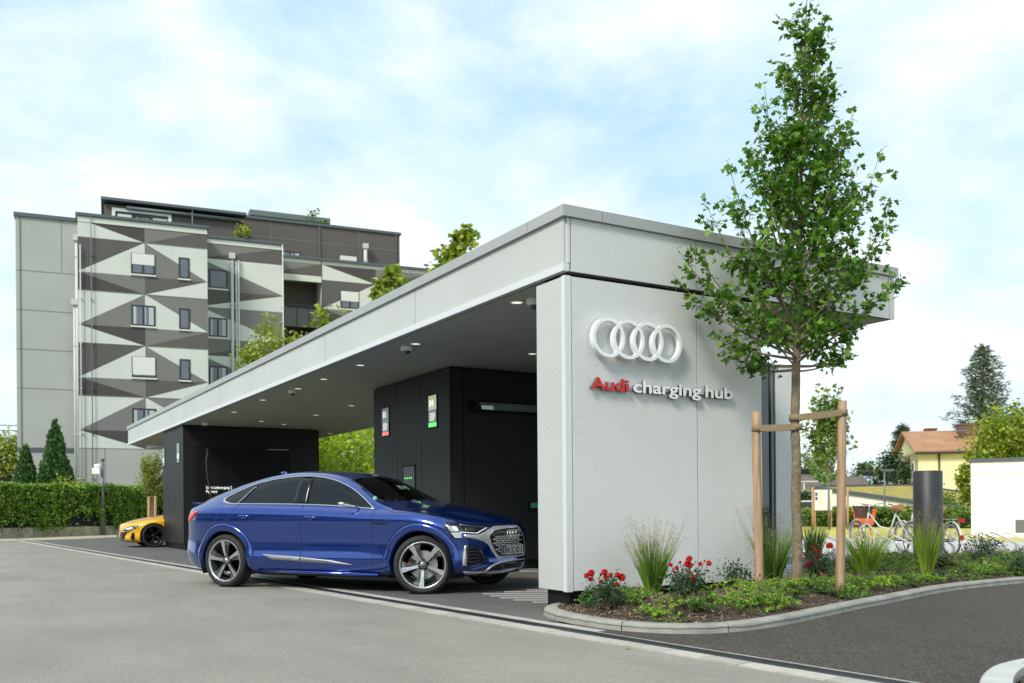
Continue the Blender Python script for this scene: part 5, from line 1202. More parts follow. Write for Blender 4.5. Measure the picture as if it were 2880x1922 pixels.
def crown_tree(name, label, base, h_, r_, trunk, nclump, per, size, M, seed, tm=QUAD, group=None, sq=1.0, spread=.22, bark=None, limbs=7, zb=0.0):
    """broadleaf tree: clumps of leaves spread over a lumpy crown, limbs reach into it"""
    g = np.random.default_rng(seed); root = thing(name, label, 'tree', tuple(base), 0, group); P = []; cz = (trunk + h_) / 2; hz = (h_ - trunk) / 2; C_ = []
    for i in range(nclump):
        d = g.normal(size=3); d /= np.linalg.norm(d); k = g.uniform(.35, 1.0) ** .5; c_ = np.array([d[0] * r_ * k, d[1] * r_ * k, cz + d[2] * hz * k * sq]); C_.append(c_)
        P.append(c_ + g.normal(size=(per, 3)) * r_ * spread * g.uniform(.6, 1.2))
    P = np.concatenate(P); leaves('crown', P, g.uniform(.7, 1.25, len(P)) * size, tm, M, root, seed=seed, up=.6)
    mb = MB(); mb.tube([(0, 0, zb), (.05, 0, trunk * .6), (0, .05, trunk), (0, 0, cz)], [.035 * r_ + .05, .03 * r_ + .04, .025 * r_ + .03, .02], 8)
    for i in range(limbs):
        c_ = C_[i % len(C_)]; mb.tube([(0, 0, trunk * .8 + .2 * i * hz / limbs), tuple(c_ * np.array([.5, .5, 1]) * .9 + np.array([0, 0, .05])), tuple(c_)], [.03 + .012 * r_, .02, .006], 6)
    mb.build('trunk', bark or M_BARK, root); return root
def at_(px, dep): p = DP(px, 1440, dep); p[2] = 0; return p
crown_tree('roadside_tree', 'yellow green tree at the left edge behind the ivy fence', at_(8, 52), 5.0, 1.9, .6, 110, 90, .2, M_LEAFY, 21)
# far white building with roof railing, carport
b = at_(10, 110); db = thing('distant_building', 'distant white building with a roof railing at the left edge', 'building', tuple(b), math.atan2(AD[1], AD[0]))
mb = MB(); mb.box(-14, 1.6, 0, 10, 0, 9.9, 0); mb.box(-14, 1.8, -.4, 10, 9.9, 10.2, 1); mb.build('wall', [M_WHITE, M_PL], db)
mb = MB()
for x in np.arange(-6, 1.7, 1.1): mb.tube([(x, .2, 10.2), (x, .2, 11.4)], .05, 5)
for z in (10.8, 11.4): mb.tube([(-6, .2, z), (1.6, .2, z)], .05, 5)
mb.build('roof_railing', M_GREY, db); mb = MB(); mb.box(-2.4, -.4, -.03, .02, 8.0, 9.4); mb.build('window', M_FR, db)
b = at_(2, 48); cp_ = thing('carport', 'dark flat carport roof peeping over the ivy fence at the left edge', 'carport', tuple(b), math.atan2(AD[1], AD[0]))
mb = MB(); mb.box(-6, .55, 0, 5, 2.5, 2.62); mb.box(-6, .6, -.05, 0, 2.44, 2.85); mb.build('roof', M_DARK, cp_); mb = MB()
for x in (-5.5, .3): mb.box(x, x + .12, .1, .22, 0, 2.5)
mb.build('post', M_GREY, cp_)
# camera pole
pb = DP(289, 1440, (G(289, 1501) - CAM) @ fw - 4.2); pb[2] = 0; zt_ = lambda y: DP(289, y, (pb - CAM) @ fw)[2]
pl_ = thing('camera_pole', 'slim grey pole carrying a white box and a security camera before the ivy fence', 'camera pole', tuple(pb), math.atan2(-.86, -.51))
mb = MB(); mb.tube([(0, 0, 0), (0, 0, zt_(1400)), (0, 0, zt_(1296))], [.085, .07, .06], 12); mb.tube([(0, 0, zt_(1296)), (0, 0, zt_(1290))], .085, 10); mb.build('pole', M_GREY, pl_)
mb = MB(); mb.box(0.03, .36, -.06, .22, zt_(1334), zt_(1316)); mb.build('switch_box', M_WHITE, pl_)
mb = MB(); mb.tube([(0, 0, zt_(1310)), (.12, 0, zt_(1309))], .03, 6); mb.tube([(.04, 0, zt_(1309)), (.34, 0.02, zt_(1312))], .085, 10, m=0); mb.tube([(.33, .02, zt_(1312)), (.37, .02, zt_(1312.5))], .07, 10, m=1); mb.build('camera', [M_WHITE, M_BLK], pl_)
# young staked tree beside the black block
def staked_tree(label, base, h_, r_, trunk, seed, M, stakes, sh=1.35, n=70, per=22, size=.09, group=None, tmp=OVAL, wid=None):
    g = np.random.default_rng(seed); root = thing('young_tree', label, 'tree', tuple(base), 0, group); mb = MB(); P = []; Dv = []
    mb.tube([(0, 0, 0), (.015, 0, trunk * .5), (0, 0, trunk), (.02, .01, h_ * .93)], [.05, .045, .035, .006], 8)
    for i in range(n):
        t = g.uniform(0, 1); z0 = trunk + (h_ - trunk) * .6 * t; a = g.uniform(0, 2 * math.pi); R_ = (r_ * (1 - .75 * t) if wid is None else wid(t)) * g.uniform(.5, 1.05)
        q = np.array([math.cos(a) * R_, math.sin(a) * R_, z0 + (h_ - trunk) * g.uniform(.16, .38)]); s0 = np.array([0, 0, z0]); mid = (s0 + q) / 2 + np.array([math.cos(a), math.sin(a), -.3]) * R_ * .18
        mb.tube([tuple(s0), tuple(mid), tuple(q)], [.011, .007, .002], 4, cap=False)
        for k in range(per): u_ = g.uniform(.3, 1.03); pt = (1 - u_) ** 2 * s0 + 2 * u_ * (1 - u_) * mid + u_ * u_ * q; P.append(pt + g.normal(size=3) * .045)
    mb.build('trunk', M_BARKY, root); leaves('crown', P, g.uniform(.7, 1.2, len(P)) * size, tmp, M, root, seed=seed, up=.4)
    return root
def stake(base, h_, r_, label, group=None, tie=None):
    mb = MB(); mb.tube([(0, 0, -.02), (.003, 0, h_ * .4), (0, .004, h_)], [r_ * 1.04, r_, r_ * .93], 16)
    o = mb.build('tree_stake', M_WOOD); o.location = tuple(base); tag(o, label, 'tree stake', group); return o
yb = at_(429, 33.5); staked_tree('slender young tree with pale trunk beside the far black wall, above the yellow car', yb, DP(429, 1258, 33.5)[2], .62, 1.45, 31, M_LEAFY, 2, n=110, per=26, size=.075, wid=lambda t: .62 - .25 * t)
for px, h_ in ((419, 1397), (437, 1396)):
    q = at_(px, 33.2); stake(q, DP(px, h_, 33.2)[2], .055, 'pale wooden stake of the young tree above the yellow car, ' + ('left one' if px < 425 else 'right one'), 'stakes above the yellow car')
# trees behind the hub, rising over its roof and seen between the black walls
crown_tree('birch', 'light green airy tree rising over the sloping roof edge before the apartment block', at_(775, 44), 10.1, 1.55, 4.5, 110, 46, .17, M_LEAFY, 41, sq=.95, spread=.17)
crown_tree('birch', 'low light green treetop just left of the airy tree over the roof edge', at_(683, 44), 7.6, .8, 2.5, 40, 40, .2, M_LEAFY, 42)
crown_tree('maple', 'orange tinted green treetop over the roof edge under the apartment balcony', at_(925, 40), 9.7, 1.15, 3, 60, 46, .26, M_LEAFY, 43, tm=MAPLE, spread=.2)
crown_tree('maple', 'broad green treetop over the roof edge right of the apartment block', at_(1120, 40), 10.7, 1.3, 3, 70, 46, .26, M_LEAFY, 44, tm=MAPLE, spread=.2)
crown_tree('maple', 'tall green treetop over the roof edge, tip at the end of the apartment block', at_(1112, 41), 11.7, .7, 9, 24, 34, .26, M_LEAFY, 45, tm=MAPLE)
crown_tree('maple', 'round green treetop highest over the hub roof, clear of the apartment block', at_(1298, 38), 12.55, 1.1, 6, 56, 46, .26, M_LEAFY, 46, tm=MAPLE, spread=.2)
M_LEAFB = mat('leaf_sunlit', (.36, .52, .03), .5, island=.5, hue=(.60, .74, .08), transl=.45)  # brighter leaf copy: sunshine is put into the green itself
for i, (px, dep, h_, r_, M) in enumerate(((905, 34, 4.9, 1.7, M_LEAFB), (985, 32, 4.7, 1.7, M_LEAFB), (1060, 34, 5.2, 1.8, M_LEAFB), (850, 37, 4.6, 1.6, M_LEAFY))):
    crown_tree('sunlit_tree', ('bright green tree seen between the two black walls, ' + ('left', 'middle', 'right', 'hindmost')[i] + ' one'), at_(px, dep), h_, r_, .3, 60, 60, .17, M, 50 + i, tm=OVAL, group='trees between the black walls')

# unseen block behind the camera, added to give the car paint dark reflections
ob = thing('reflection_block', 'plain two storey office building behind the camera, mirrored in the car paint', 'building', (4, -26, 0))
mb = MB(); mb.box(-34, 22, -12, 0, 0, 8.5); mb.build('wall', mat('reflection_block_wall', (.42, .40, .36), .8, noise=(.4, .1)), ob)
mb = MB()
for zz in range(2):
    for xx in range(21): mb.box(-33 + xx * 2.5, -31.4 + xx * 2.5, .002, .05, 1.2 + zz * 3.7, 3.2 + zz * 3.7)
o = mb.build('window', M_GLD, ob); tag(o, kind='stuff')
# ================================================================== YELLOW CAR (nose showing left of the far black wall)
M_YEL = mat('yellow_car_paint', (.78, .42, .006), .3, coat=1.0); M_BLKW = mat('gloss_black_alloy', (.012, .012, .013), .18, metal=.4)
Wp = G(434, 1540.5); hy_ = math.atan2(-1, -.02); hv = Vector((math.cos(hy_), math.sin(hy_), 0)); lv = Vector((-hv.y, hv.x, 0))
lc = Vector(Wp) - hv * 2.95 - lv * .93; lc.z = .004
c = C2 = Car('yellow_car', 'yellow sports saloon with black wheels, only its nose showing left of the far black wall', tuple(lc), hy_, M_YEL, sx=.973, sz=.87, low=.07, wheels=((0., .33), (2.95, .33)), Rarch=.375, Rt=.335, Rr=.262, wmats=(M_TYRE, M_BLKW, M_DARK, M_DARK), lev=3)
HP = lambda x, y: c.hit(x, y)
def zC(x, y): return (x * .2423, 1180 + y * .2423)
def pC_(L): return [zC(*p) for p in L]
flare(c, 2.95, .33, R(5), R(175), 1, .37, .42, M_YEL, out=.006)
h2 = c.patch('headlight', pC_([(1425, 1272), (1500, 1245), (1612, 1228), (1590, 1262), (1500, 1296), (1440, 1300)]), M_HLD, HP, off=.004, step=4, mirror=True, thick=.004)
c.patch('lens', pC_([(1440, 1275), (1520, 1252), (1560, 1262), (1500, 1286)]), M_HLW, HP, off=.007, step=4, parent=h2, thick=.002)
c.patch('black_mask', pC_([(1405, 1305), (1500, 1303), (1560, 1296), (1480, 1318), (1455, 1345), (1445, 1410), (1495, 1432), (1380, 1430), (1395, 1370)]), M_PIANO, HP, off=.004, step=4, mirror=True, thick=.004)
c.patch('side_intake', pC_([(1530, 1318), (1562, 1315), (1568, 1410), (1530, 1408), (1515, 1370)]), M_PIANO, HP, off=.004, step=4, mirror=True, thick=.004)
c.patch('grille', pC_([(1345, 1385), (1372, 1392), (1440, 1420), (1440, 1432), (1345, 1425)]), M_PIANO, HP, off=.004, step=4, mirror=True, thick=.004)
c.patch('number_plate', pC_([(1331, 1320), (1356, 1318), (1358, 1358), (1332, 1362)]), M_PLT, HP, off=.01, step=4, thick=.004)
c.patch('bonnet_badge', pC_([(1370, 1265), (1412, 1268), (1400, 1280), (1368, 1278)]), M_SIL, HP, off=.003, step=4, thick=.002)
# ================================================================== RIGHT BACKGROUND
# round dark steel column
pc = G(2611, 1577); dc = (pc - CAM) @ fw; col = thing('round_column', 'thick dark grey round steel column standing by the bicycles', 'column', tuple(pc)); rc = 38.6 * dc / FPX; zt = DP(2611, 1325, dc)[2]
mb = MB(); mb.lathe([(rc, 0), (rc, zt - .012), (rc - .012, zt)], n=64); mb.build('shaft', mat('anthracite_coat', (.022, .024, .027), .5, noise=(1.2, .12)), col)
mb = MB(); mb.lathe([(rc - .012, zt), (rc - .03, zt + .001), (.001, zt + .001)], n=64, smooth=False); mb.build('lid', M_GREY, col)
# white garage wall
wd = 30.0; w0 = DP(2731, 1420, wd); w0[2] = 0; wdir = Vector((r0[0] * .87 - fw[0] * .49, r0[1] * .87 - fw[1] * .49, 0)).normalized()
gz = DP(2731, 1291, wd)[2]; gr_ = thing('garage', 'plain cream white garage block cut off by the right edge', 'garage', tuple(w0), math.atan2(wdir.y, wdir.x))
mb = MB(); mb.box(0, 7, 0, 4, 0, gz - .12, 0); mb.box(0, 7, -.015, 0, gz - .52, gz - .12, 0); mb.build('wall', mat('cream_render', (.80, .79, .73), .85, noise=(1.5, .06)), gr_)
mb = MB(); mb.box(-.03, 7, -.05, 4, gz - .12, gz); mb.build('roof_edge', M_CAP, gr_)
mb = MB(); mb.box(1.25, 3, -.02, -.001, .15, .55); mb.build('vent', M_GREY, gr_)
# yellow house
hd_ = 72.0; hb = DP(2583, 1425, hd_); hb[2] = 0; hdir = Vector((r0[0] * .975 - fw[0] * .20, r0[1] * .975 - fw[1] * .20, 0)).normalized()
hs = thing('yellow_house', 'yellow gabled house with red brown tiled roof and brown chimneys', 'house', tuple(hb), math.atan2(hdir.y, hdir.x))
def hz(y, k=1.0): return DP(2600, y, hd_ * k)[2]
M_YH = mat('yellow_render', (.80, .73, .42), .85, noise=(1, .05)); ze, zr_ = hz(1271), hz(1212.5)
gw = 8.0   # gable depth (local y), gable wall at x=0
# gable faces left; long wall runs to the right
kx = Vector((-fw[0], -fw[1], 0)).normalized()
mb = MB(); X0 = 0.0
mb.box(X0, 24, 0, gw, 0, ze, 0); mb.add([(X0, 0, ze), (X0, gw, ze), (X0, gw / 2, zr_)], [(0, 2, 1)], 0)
mb.add([(X0 - .0, 0, 0), (X0, gw, 0), (X0, gw, ze), (X0, 0, ze)], [(0, 3, 2, 1)], 0)
hw = mb.build('wall', M_YH, hs)
M_TILE = mat('roof_tiles', (.36, .19, .10), .8, noise=(1.1, .25), bump=(9, .5, .05))
mb = MB(); ov = .45; sl_ = (zr_ - ze) / (gw / 2)
for sy_, s_ in ((-ov, 1), (gw + ov, -1)):
    a = (X0 - .4, sy_, ze - sl_ * ov + .1); b = (24, sy_, ze - sl_ * ov + .1); c_ = (24, gw / 2, zr_ + .12); d = (X0 - .4, gw / 2, zr_ + .12); mb.prism([a, b, c_, d], (0, 0, .16))
rf = mb.build('roof', M_TILE, hs)
for x, yy, w, t in ((X0 + 3.6, gw * .38, 1.3, hz(1192)), (X0 + 1.6, gw * .62, .8, hz(1197)), (X0 + 6.6, gw * .62, 1.3, hz(1194)), (X0 + 10.4, gw * .4, 1.5, hz(1190))):
    mb = MB(); mb.box(x, x + w, yy - .45, yy + .45, zr_ - 1.4, t); mb.box(x - .05, x + w + .05, yy - .5, yy + .5, t, t + .12); mb.build('chimney', mat('chimney_cladding', (.14, .07, .045), .7), rf)
mb = MB(); mb.tube([(X0 - .3, -ov - .05, ze - sl_ * ov + .05), (24, -ov - .05, ze - sl_ * ov + .05)], .09, 8); mb.tube([(X0 + 1.5, -.08, 0), (X0 + 1.5, -.08, ze)], .07, 8); mb.build('gutter', M_FR, hs)
def hwin(x, z0, z1, w, face):
    mb = MB()
    if face == 'f': mb.box(x - .15, x + w + .15, -.05, .0, z0 - .15, z1 + .15)
    else: mb.box(X0 - .05, X0, x - .12, x + w + .12, z0 - .12, z1 + .12)
    f = mb.build('window', M_WHITE, hs); mb = MB()
    if face == 'f': mb.box(x, x + w, -.06, -.051, z0, z0 + (z1 - z0) * .6); 
    else: mb.box(X0 - .06, X0 - .051, x, x + w, z0, z1)
    mb.build('pane', M_PANE, f)
hwin(5.0, hz(1311), hz(1293), 1.25, 'f'); hwin(5.0, hz(1375), hz(1347), 1.25, 'f'); hwin(11, hz(1311), hz(1293), 1.25, 'f')
for k in range(3): hwin(1.3 + k * 2.0, hz(1324), hz(1300), .6, 's'); hwin(1.3 + k * 2.0, hz(1366), hz(1350), .6, 's')
mb = MB(); mb.box(X0 + 3.0, X0 + 4.0, 1.6, 2.3, ze + 1.62, ze + 1.70); mb.build('skylight', M_PANE, rf)
# conifers and trees on the right
def fir(name, label, px, pytop, pybase, dep, wpx, seed, M, n=17000, group=None):
    b = DP(px, 1425, dep); b[2] = 0; h_ = DP(px, pytop, dep)[2]; r_ = wpx / 2 * dep / FPX; g = np.random.default_rng(seed); root = thing(name, label, 'tree', tuple(b), 0, group)
    P, Dv = [], []; mb = MB(); mb.tube([(0, 0, 0), (0, 0, h_ * .97)], [.3, .03], 8); nb = 210
    for i in range(nb):
        t = (i / nb) ** .9; z = h_ * (.12 + .86 * t); L = r_ * 1.6 * (1 - t) ** .62 * g.uniform(.5, 1.12) + .15; a = i * 2.399 + g.uniform(-.3, .3)
        e = np.array([math.cos(a), math.sin(a), 0]); dz = -.12 * L + .25 * L * g.uniform(-.5, .5)
        tip = e * L + np.array([0, 0, z + dz + .18 * L]); s0 = np.array([0, 0, z]); mb.tube([tuple(s0), tuple((s0 + tip) / 2 + np.array([0, 0, -.1 * L])), tuple(tip)], [.05, .03, .008], 4, cap=False)
        m_ = int(n / nb * (.35 + 1.3 * (1 - t)))
        u_ = g.uniform(.12, 1.05, m_); mid = (s0 + tip) / 2 + np.array([0, 0, -.1 * L]); q = ((1 - u_) ** 2)[:, None] * s0 + (2 * u_ * (1 - u_))[:, None] * mid + (u_ ** 2)[:, None] * tip
        w = (L * .22 * (1.1 - u_))[:, None]; sd_ = np.array([-e[1], e[0], 0]); q = q + sd_ * g.normal(size=(m_, 1)) * w + np.stack([g.normal(size=m_) * .05, g.normal(size=m_) * .05, -np.abs(g.normal(size=m_)) * .16 * L ** .5], 1)
        P.append(q); Dv.append(np.tile(e + np.array([0, 0, .1]), (m_, 1)))
    P = np.concatenate(P); Dv = np.concatenate(Dv); leaves('crown', P, g.uniform(.22, .5, len(P)) * (dep / 80), LANCE, M, root, dirs=Dv, up=.3, droop=.1, seed=seed); mb.build('trunk', M_BARK, root); return root
M_FIR = mat('fir_needles', (.085, .13, .065), .6, island=.45, hue=(.2, .25, .13), transl=.15); M_FIRD = mat('fir_needles_dark', (.035, .075, .035), .6, island=.45, hue=(.09, .15, .06))
fir('fir_tree', 'tall pointed fir rising behind the yellow house roof', 2768, 962, 1400, 88, 185, 61, M_FIR)
fir('pine_tree', 'dark conifer left of the yellow house gable', 2540, 1190, 1400, 84, 90, 62, M_FIRD, n=9000)
fir('cedar_tree', 'small pale blue green conifer over the distant roofs, between stake and house', 2432, 1298, 1400, 92, 70, 63, M_FIR, n=6000)
crown_tree('broadleaf_tree', 'dark green tree in front of the yellow house gable foot', at_(2515, 76), 5.2, 1.6, .6, 60, 60, .24, M_LEAFD, 64)
crown_tree('broadleaf_tree', 'big yellow green tree at the right edge over the garage', at_(2915, 46), 5.9, 2.8, 1.5, 170, 80, .2, M_LEAFY, 65, spread=.15)
crown_tree('broadleaf_tree', 'lower yellow green tree before the house wall, just left of the garage top', at_(2745, 44), 3.6, .7, .8, 60, 60, .16, M_LEAFY, 66, spread=.17)
crown_tree('broadleaf_tree', 'small bright bush at the foot of the yellow house', at_(2700, 52), 1.9, 1.2, .1, 40, 50, .14, M_LEAFG, 67)
for i, (px, py, dep, r_, M) in enumerate(((2262, 1288, 100, 2.2, M_LEAFG), (2310, 1325, 96, 2.4, M_LEAFG), (2370, 1345, 90, 2.2, M_LEAFG), (2405, 1330, 105, 2.6, M_LEAFD), (2470, 1310, 100, 2.6, M_LEAFG), (2500, 1335, 88, 2.0, M_LEAFY), (2300, 1290, 120, 2.4, M_FIRD))):
    crown_tree('distant_tree', 'distant %s tree above the low roofs, %s' % (('green', 'rounded green', 'low green', 'dark', 'taller green', 'yellowish', 'blue green')[i], ('right beside the main trunk', 'behind the slim staked tree', 'right of the taller stake', 'left of the pale conifer', 'right of the pale conifer', 'at the foot of the dark conifer', 'left of the slim staked tree')[i]), at_(px, dep), DP(px, py, dep)[2], r_, .4, 46, 60, .3, M, 70 + i)
# distant low houses
def gable_roof(name, label, px0, px1, pyr, pye, dep, M, solar=False, base=1400):
    a, b = DP(px0, 1425, dep), DP(px1, 1425, dep); L = np.linalg.norm((b - a)[:2]); ze_, zr2 = DP(px0, pye, dep)[2], DP(px0, pyr, dep)[2]; a[2] = 0
    rt = thing(name, label, 'house', tuple(a), math.atan2(r0[1], r0[0])); mb = MB(); mb.box(.4, L - .4, .5, 7.5, 0, ze_); mb.build('wall', M_WHITE, rt)
    mb = MB(); h_ = L * .22; mb.add([(0, 0, ze_), (L, 0, ze_), (L, 8, ze_), (0, 8, ze_), (h_, 4, zr2), (L - h_, 4, zr2)], [(0, 1, 5, 4), (1, 2, 5), (2, 3, 4, 5), (3, 0, 4), (3, 2, 1, 0)]); ro_ = mb.build('roof', M, rt)
    mb = MB(); mb.box(L * .55, L * .55 + .8, 3.6, 4.4, zr2 - .5, zr2 + .35); mb.build('chimney', M_DARK, ro_)
    if solar:
        mb = MB(); n_ = Vector((0, -(zr2 - ze_), 4)).normalized() * .06
        def pt(u, v): return Vector((h_ * v + (L - 2 * h_ * v) * u, 4 * v, ze_ + (zr2 - ze_) * v)) + n_
        mb.prism([pt(.45, .15), pt(.85, .15), pt(.85, .9), pt(.50, .9)], n_); mb.build('solar_panel', mat('solar_panel', (.35, .42, .5), .15, spec=1.0), ro_)
M_BRT = mat('brown_tiles', (.13, .105, .09), .85, noise=(1.5, .3), bump=(8, .4, .05))
gable_roof('bungalow', 'brown hipped bungalow roof seen right of the main trunk', 2236, 2330, 1326, 1376, 84, M_BRT); gable_roof('bungalow', 'low brown bungalow roof with solar panels behind the green roofed hall', 2376, 2560, 1336, 1372, 82, M_BRT, True)
# green roofed hall
gh = thing('green_roof_hall', 'low white building with a sloping planted roof and black edge', 'building'); M_SEDUM = mat('sedum_roof', (.33, .27, .055), .95, noise=(1.6, .4), bump=(14, .8, .05))
A_, B_, C_, D_ = DP(2284, 1371, 60), DP(2565, 1366, 69), DP(2760, 1394, 62), DP(2760, 1438, 49)
E1 = DP(2573, 1412.6, 53)
mb = MB(); mb.add([A_, E1, D_, C_, B_], [(0, 1, 2, 3, 4)]); mb.build('planted_roof', M_SEDUM, gh)
mb = MB(); mb.add([A_ + [0, 0, -.1], E1 + [0, 0, -.1], D_ + [0, 0, -.1], (D_[0], D_[1], 0), (E1[0], E1[1], 0), (A_[0], A_[1], 0)], [(0, 5, 4, 1), (1, 4, 3, 2)]); mb.build('wall', M_WHITE, gh); mb = MB(); mb.add([B_ + [0, 0, -.1], C_ + [0, 0, -.1], (C_[0], C_[1], 0), (B_[0], B_[1], 0)], [(0, 1, 2, 3)]); mb.build('rear_wall', M_WHITE, gh)
mb = MB()
for a, b in ((A_, E1), (E1, D_), (A_, B_), (B_, C_)): mb.bar(a, b, .2, .24)
mb.build('roof_edge', M_CAP, gh); mb = MB()
q0, q1_ = A_ * .8 + E1 * .2, A_ * .25 + E1 * .75; off_ = -fw * .04
mb.add([q0 + [0, 0, -1.05] + off_, q1_ + [0, 0, -.85] + off_, (q1_[0] + off_[0], q1_[1] + off_[1], .1), (q0[0] + off_[0], q0[1] + off_[1], .1)], [(0, 1, 2, 3)]); mb.build('window', M_GLD, gh)
for px, py, dep in ((2503, 1376, 66), (2550, 1388, 62), (2545, 1405, 56), (2455, 1385, 61), (2675, 1398, 60), (2687, 1418, 53)):
    q = DP(px, py, dep); mb = MB(); mb.tube([tuple(q - [0, 0, .25]), tuple(q)], .09, 8); mb.tube([tuple(q), tuple(q + [0, 0, .08])], .15, 8); mb.build('roof_vent', M_PIPE, gh)
# hedge behind the racks, lamp posts
hp0, hp1 = DP(2236, 1425, 44), DP(2285, 1425, 43); 
def hedge(label, a, b, h_, n, seed, M=M_LEAFD, th=.5):
    g = np.random.default_rng(seed); a, b = np.array(a[:2]), np.array(b[:2]); t = g.random(n); z = g.random(n) ** .6 * h_; p = a + (b - a) * t[:, None] + g.normal(size=(n, 2)) * th * .5
    rt = thing('hedge', label, 'hedge', (a[0], a[1], 0)); P = np.stack([p[:, 0] - a[0], p[:, 1] - a[1], z], 1); leaves('foliage', P, g.uniform(.1, .2, n), OVAL, M, rt, seed=seed)
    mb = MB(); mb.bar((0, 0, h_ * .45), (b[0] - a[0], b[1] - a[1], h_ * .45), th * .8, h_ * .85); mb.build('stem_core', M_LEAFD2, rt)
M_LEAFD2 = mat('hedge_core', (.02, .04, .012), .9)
hedge('clipped dark hedge right of the main trunk, below the brown bungalow', DP(2225, 1425, 56), DP(2290, 1425, 56), 1.9, 2500, 81)
hedge('long loose hedge in front of the green roofed hall', DP(2262, 1425, 49), DP(2600, 1425, 45), .95, 9000, 82, M_LEAFG, th=1.0)
hedge('loose shrubbery between column and garage', DP(2600, 1425, 44), DP(2745, 1425, 42), .9, 4500, 83, M_LEAFG, th=1.2)
def lamp(label, px, pt, dep, arm):
    b = DP(px, 1425, dep); b[2] = 0; h_ = DP(px, pt, dep)[2]; rt = thing('street_lamp', label, 'street lamp', tuple(b), math.atan2(r0[1], r0[0])); mb = MB(); mb.tube([(0, 0, 0), (0, 0, h_)], .045, 8); mb.build('post', M_GREY if arm < .5 else M_PIPE, rt)
    mb = MB(); mb.box(-arm * .2, arm, -.08, .08, h_ - .04, h_ + .05); mb.build('lamp_head', M_GREY if arm < .5 else M_PIPE, rt)
lamp('slim dark lamp post left of the round column', 2488, 1323, 48, .48); lamp('short white lamp post right of the main trunk', 2262, 1355, 62, .9)
# slim tree with stakes further back, right of the main tree
sb = G(2331, 1490); sdp = (sb - CAM) @ fw; sh_ = DP(2331, 1065, sdp)[2]
staked_tree('slim upright young tree behind the big stake, beside the bicycles', sb, sh_, .62 * sdp / 20, DP(2331, 1335, sdp)[2], 91, M_LEAFG, 3, n=120, per=16, size=.085 * sdp / 20, tmp=MAPLE, wid=lambda t: (.62 - .32 * t) * sdp / 20)
for px, lab in ((2286, 'left'), (2384, 'right')):
    q = DP(px, 1425, sdp); q[2] = 0; stake(q, DP(px, 1370, sdp)[2], .055, 'pale stake of the slim tree behind the big stake, %s one' % lab)
# small white car roof far behind, orange bin
b = DP(2262, 1425, 52); b[2] = 0; vn = thing('parked_car', 'white parked car glimpsed right of the main trunk', 'car', tuple(b), math.atan2(r0[1], r0[0]))
mb = MB(); prof = [(-2, .3), (-2, .75), (-1.2, .9), (-.7, 1.35), (.6, 1.38), (1.2, .95), (2.0, .85), (2.1, .3)]; mb.prism([(a, -.8, c_) for a, c_ in prof], (0, 1.6, 0)); mb.build('body', M_WHITE, vn)
mb = MB(); mb.prism([(a, -.815, c_) for a, c_ in ((-1.05, .95), (-.65, 1.28), (.55, 1.3), (1.0, .97))], (0, .01, 0)); mb.build('window', M_GLD, vn); mb = MB()
for x in (-1.3, 1.3): mb.lathe([(.001, -.83), (.3, -.83), (.3, -.65)], (x, 0, .3), axis='Y', n=20)
mb.build('wheel', M_TYRE, vn)
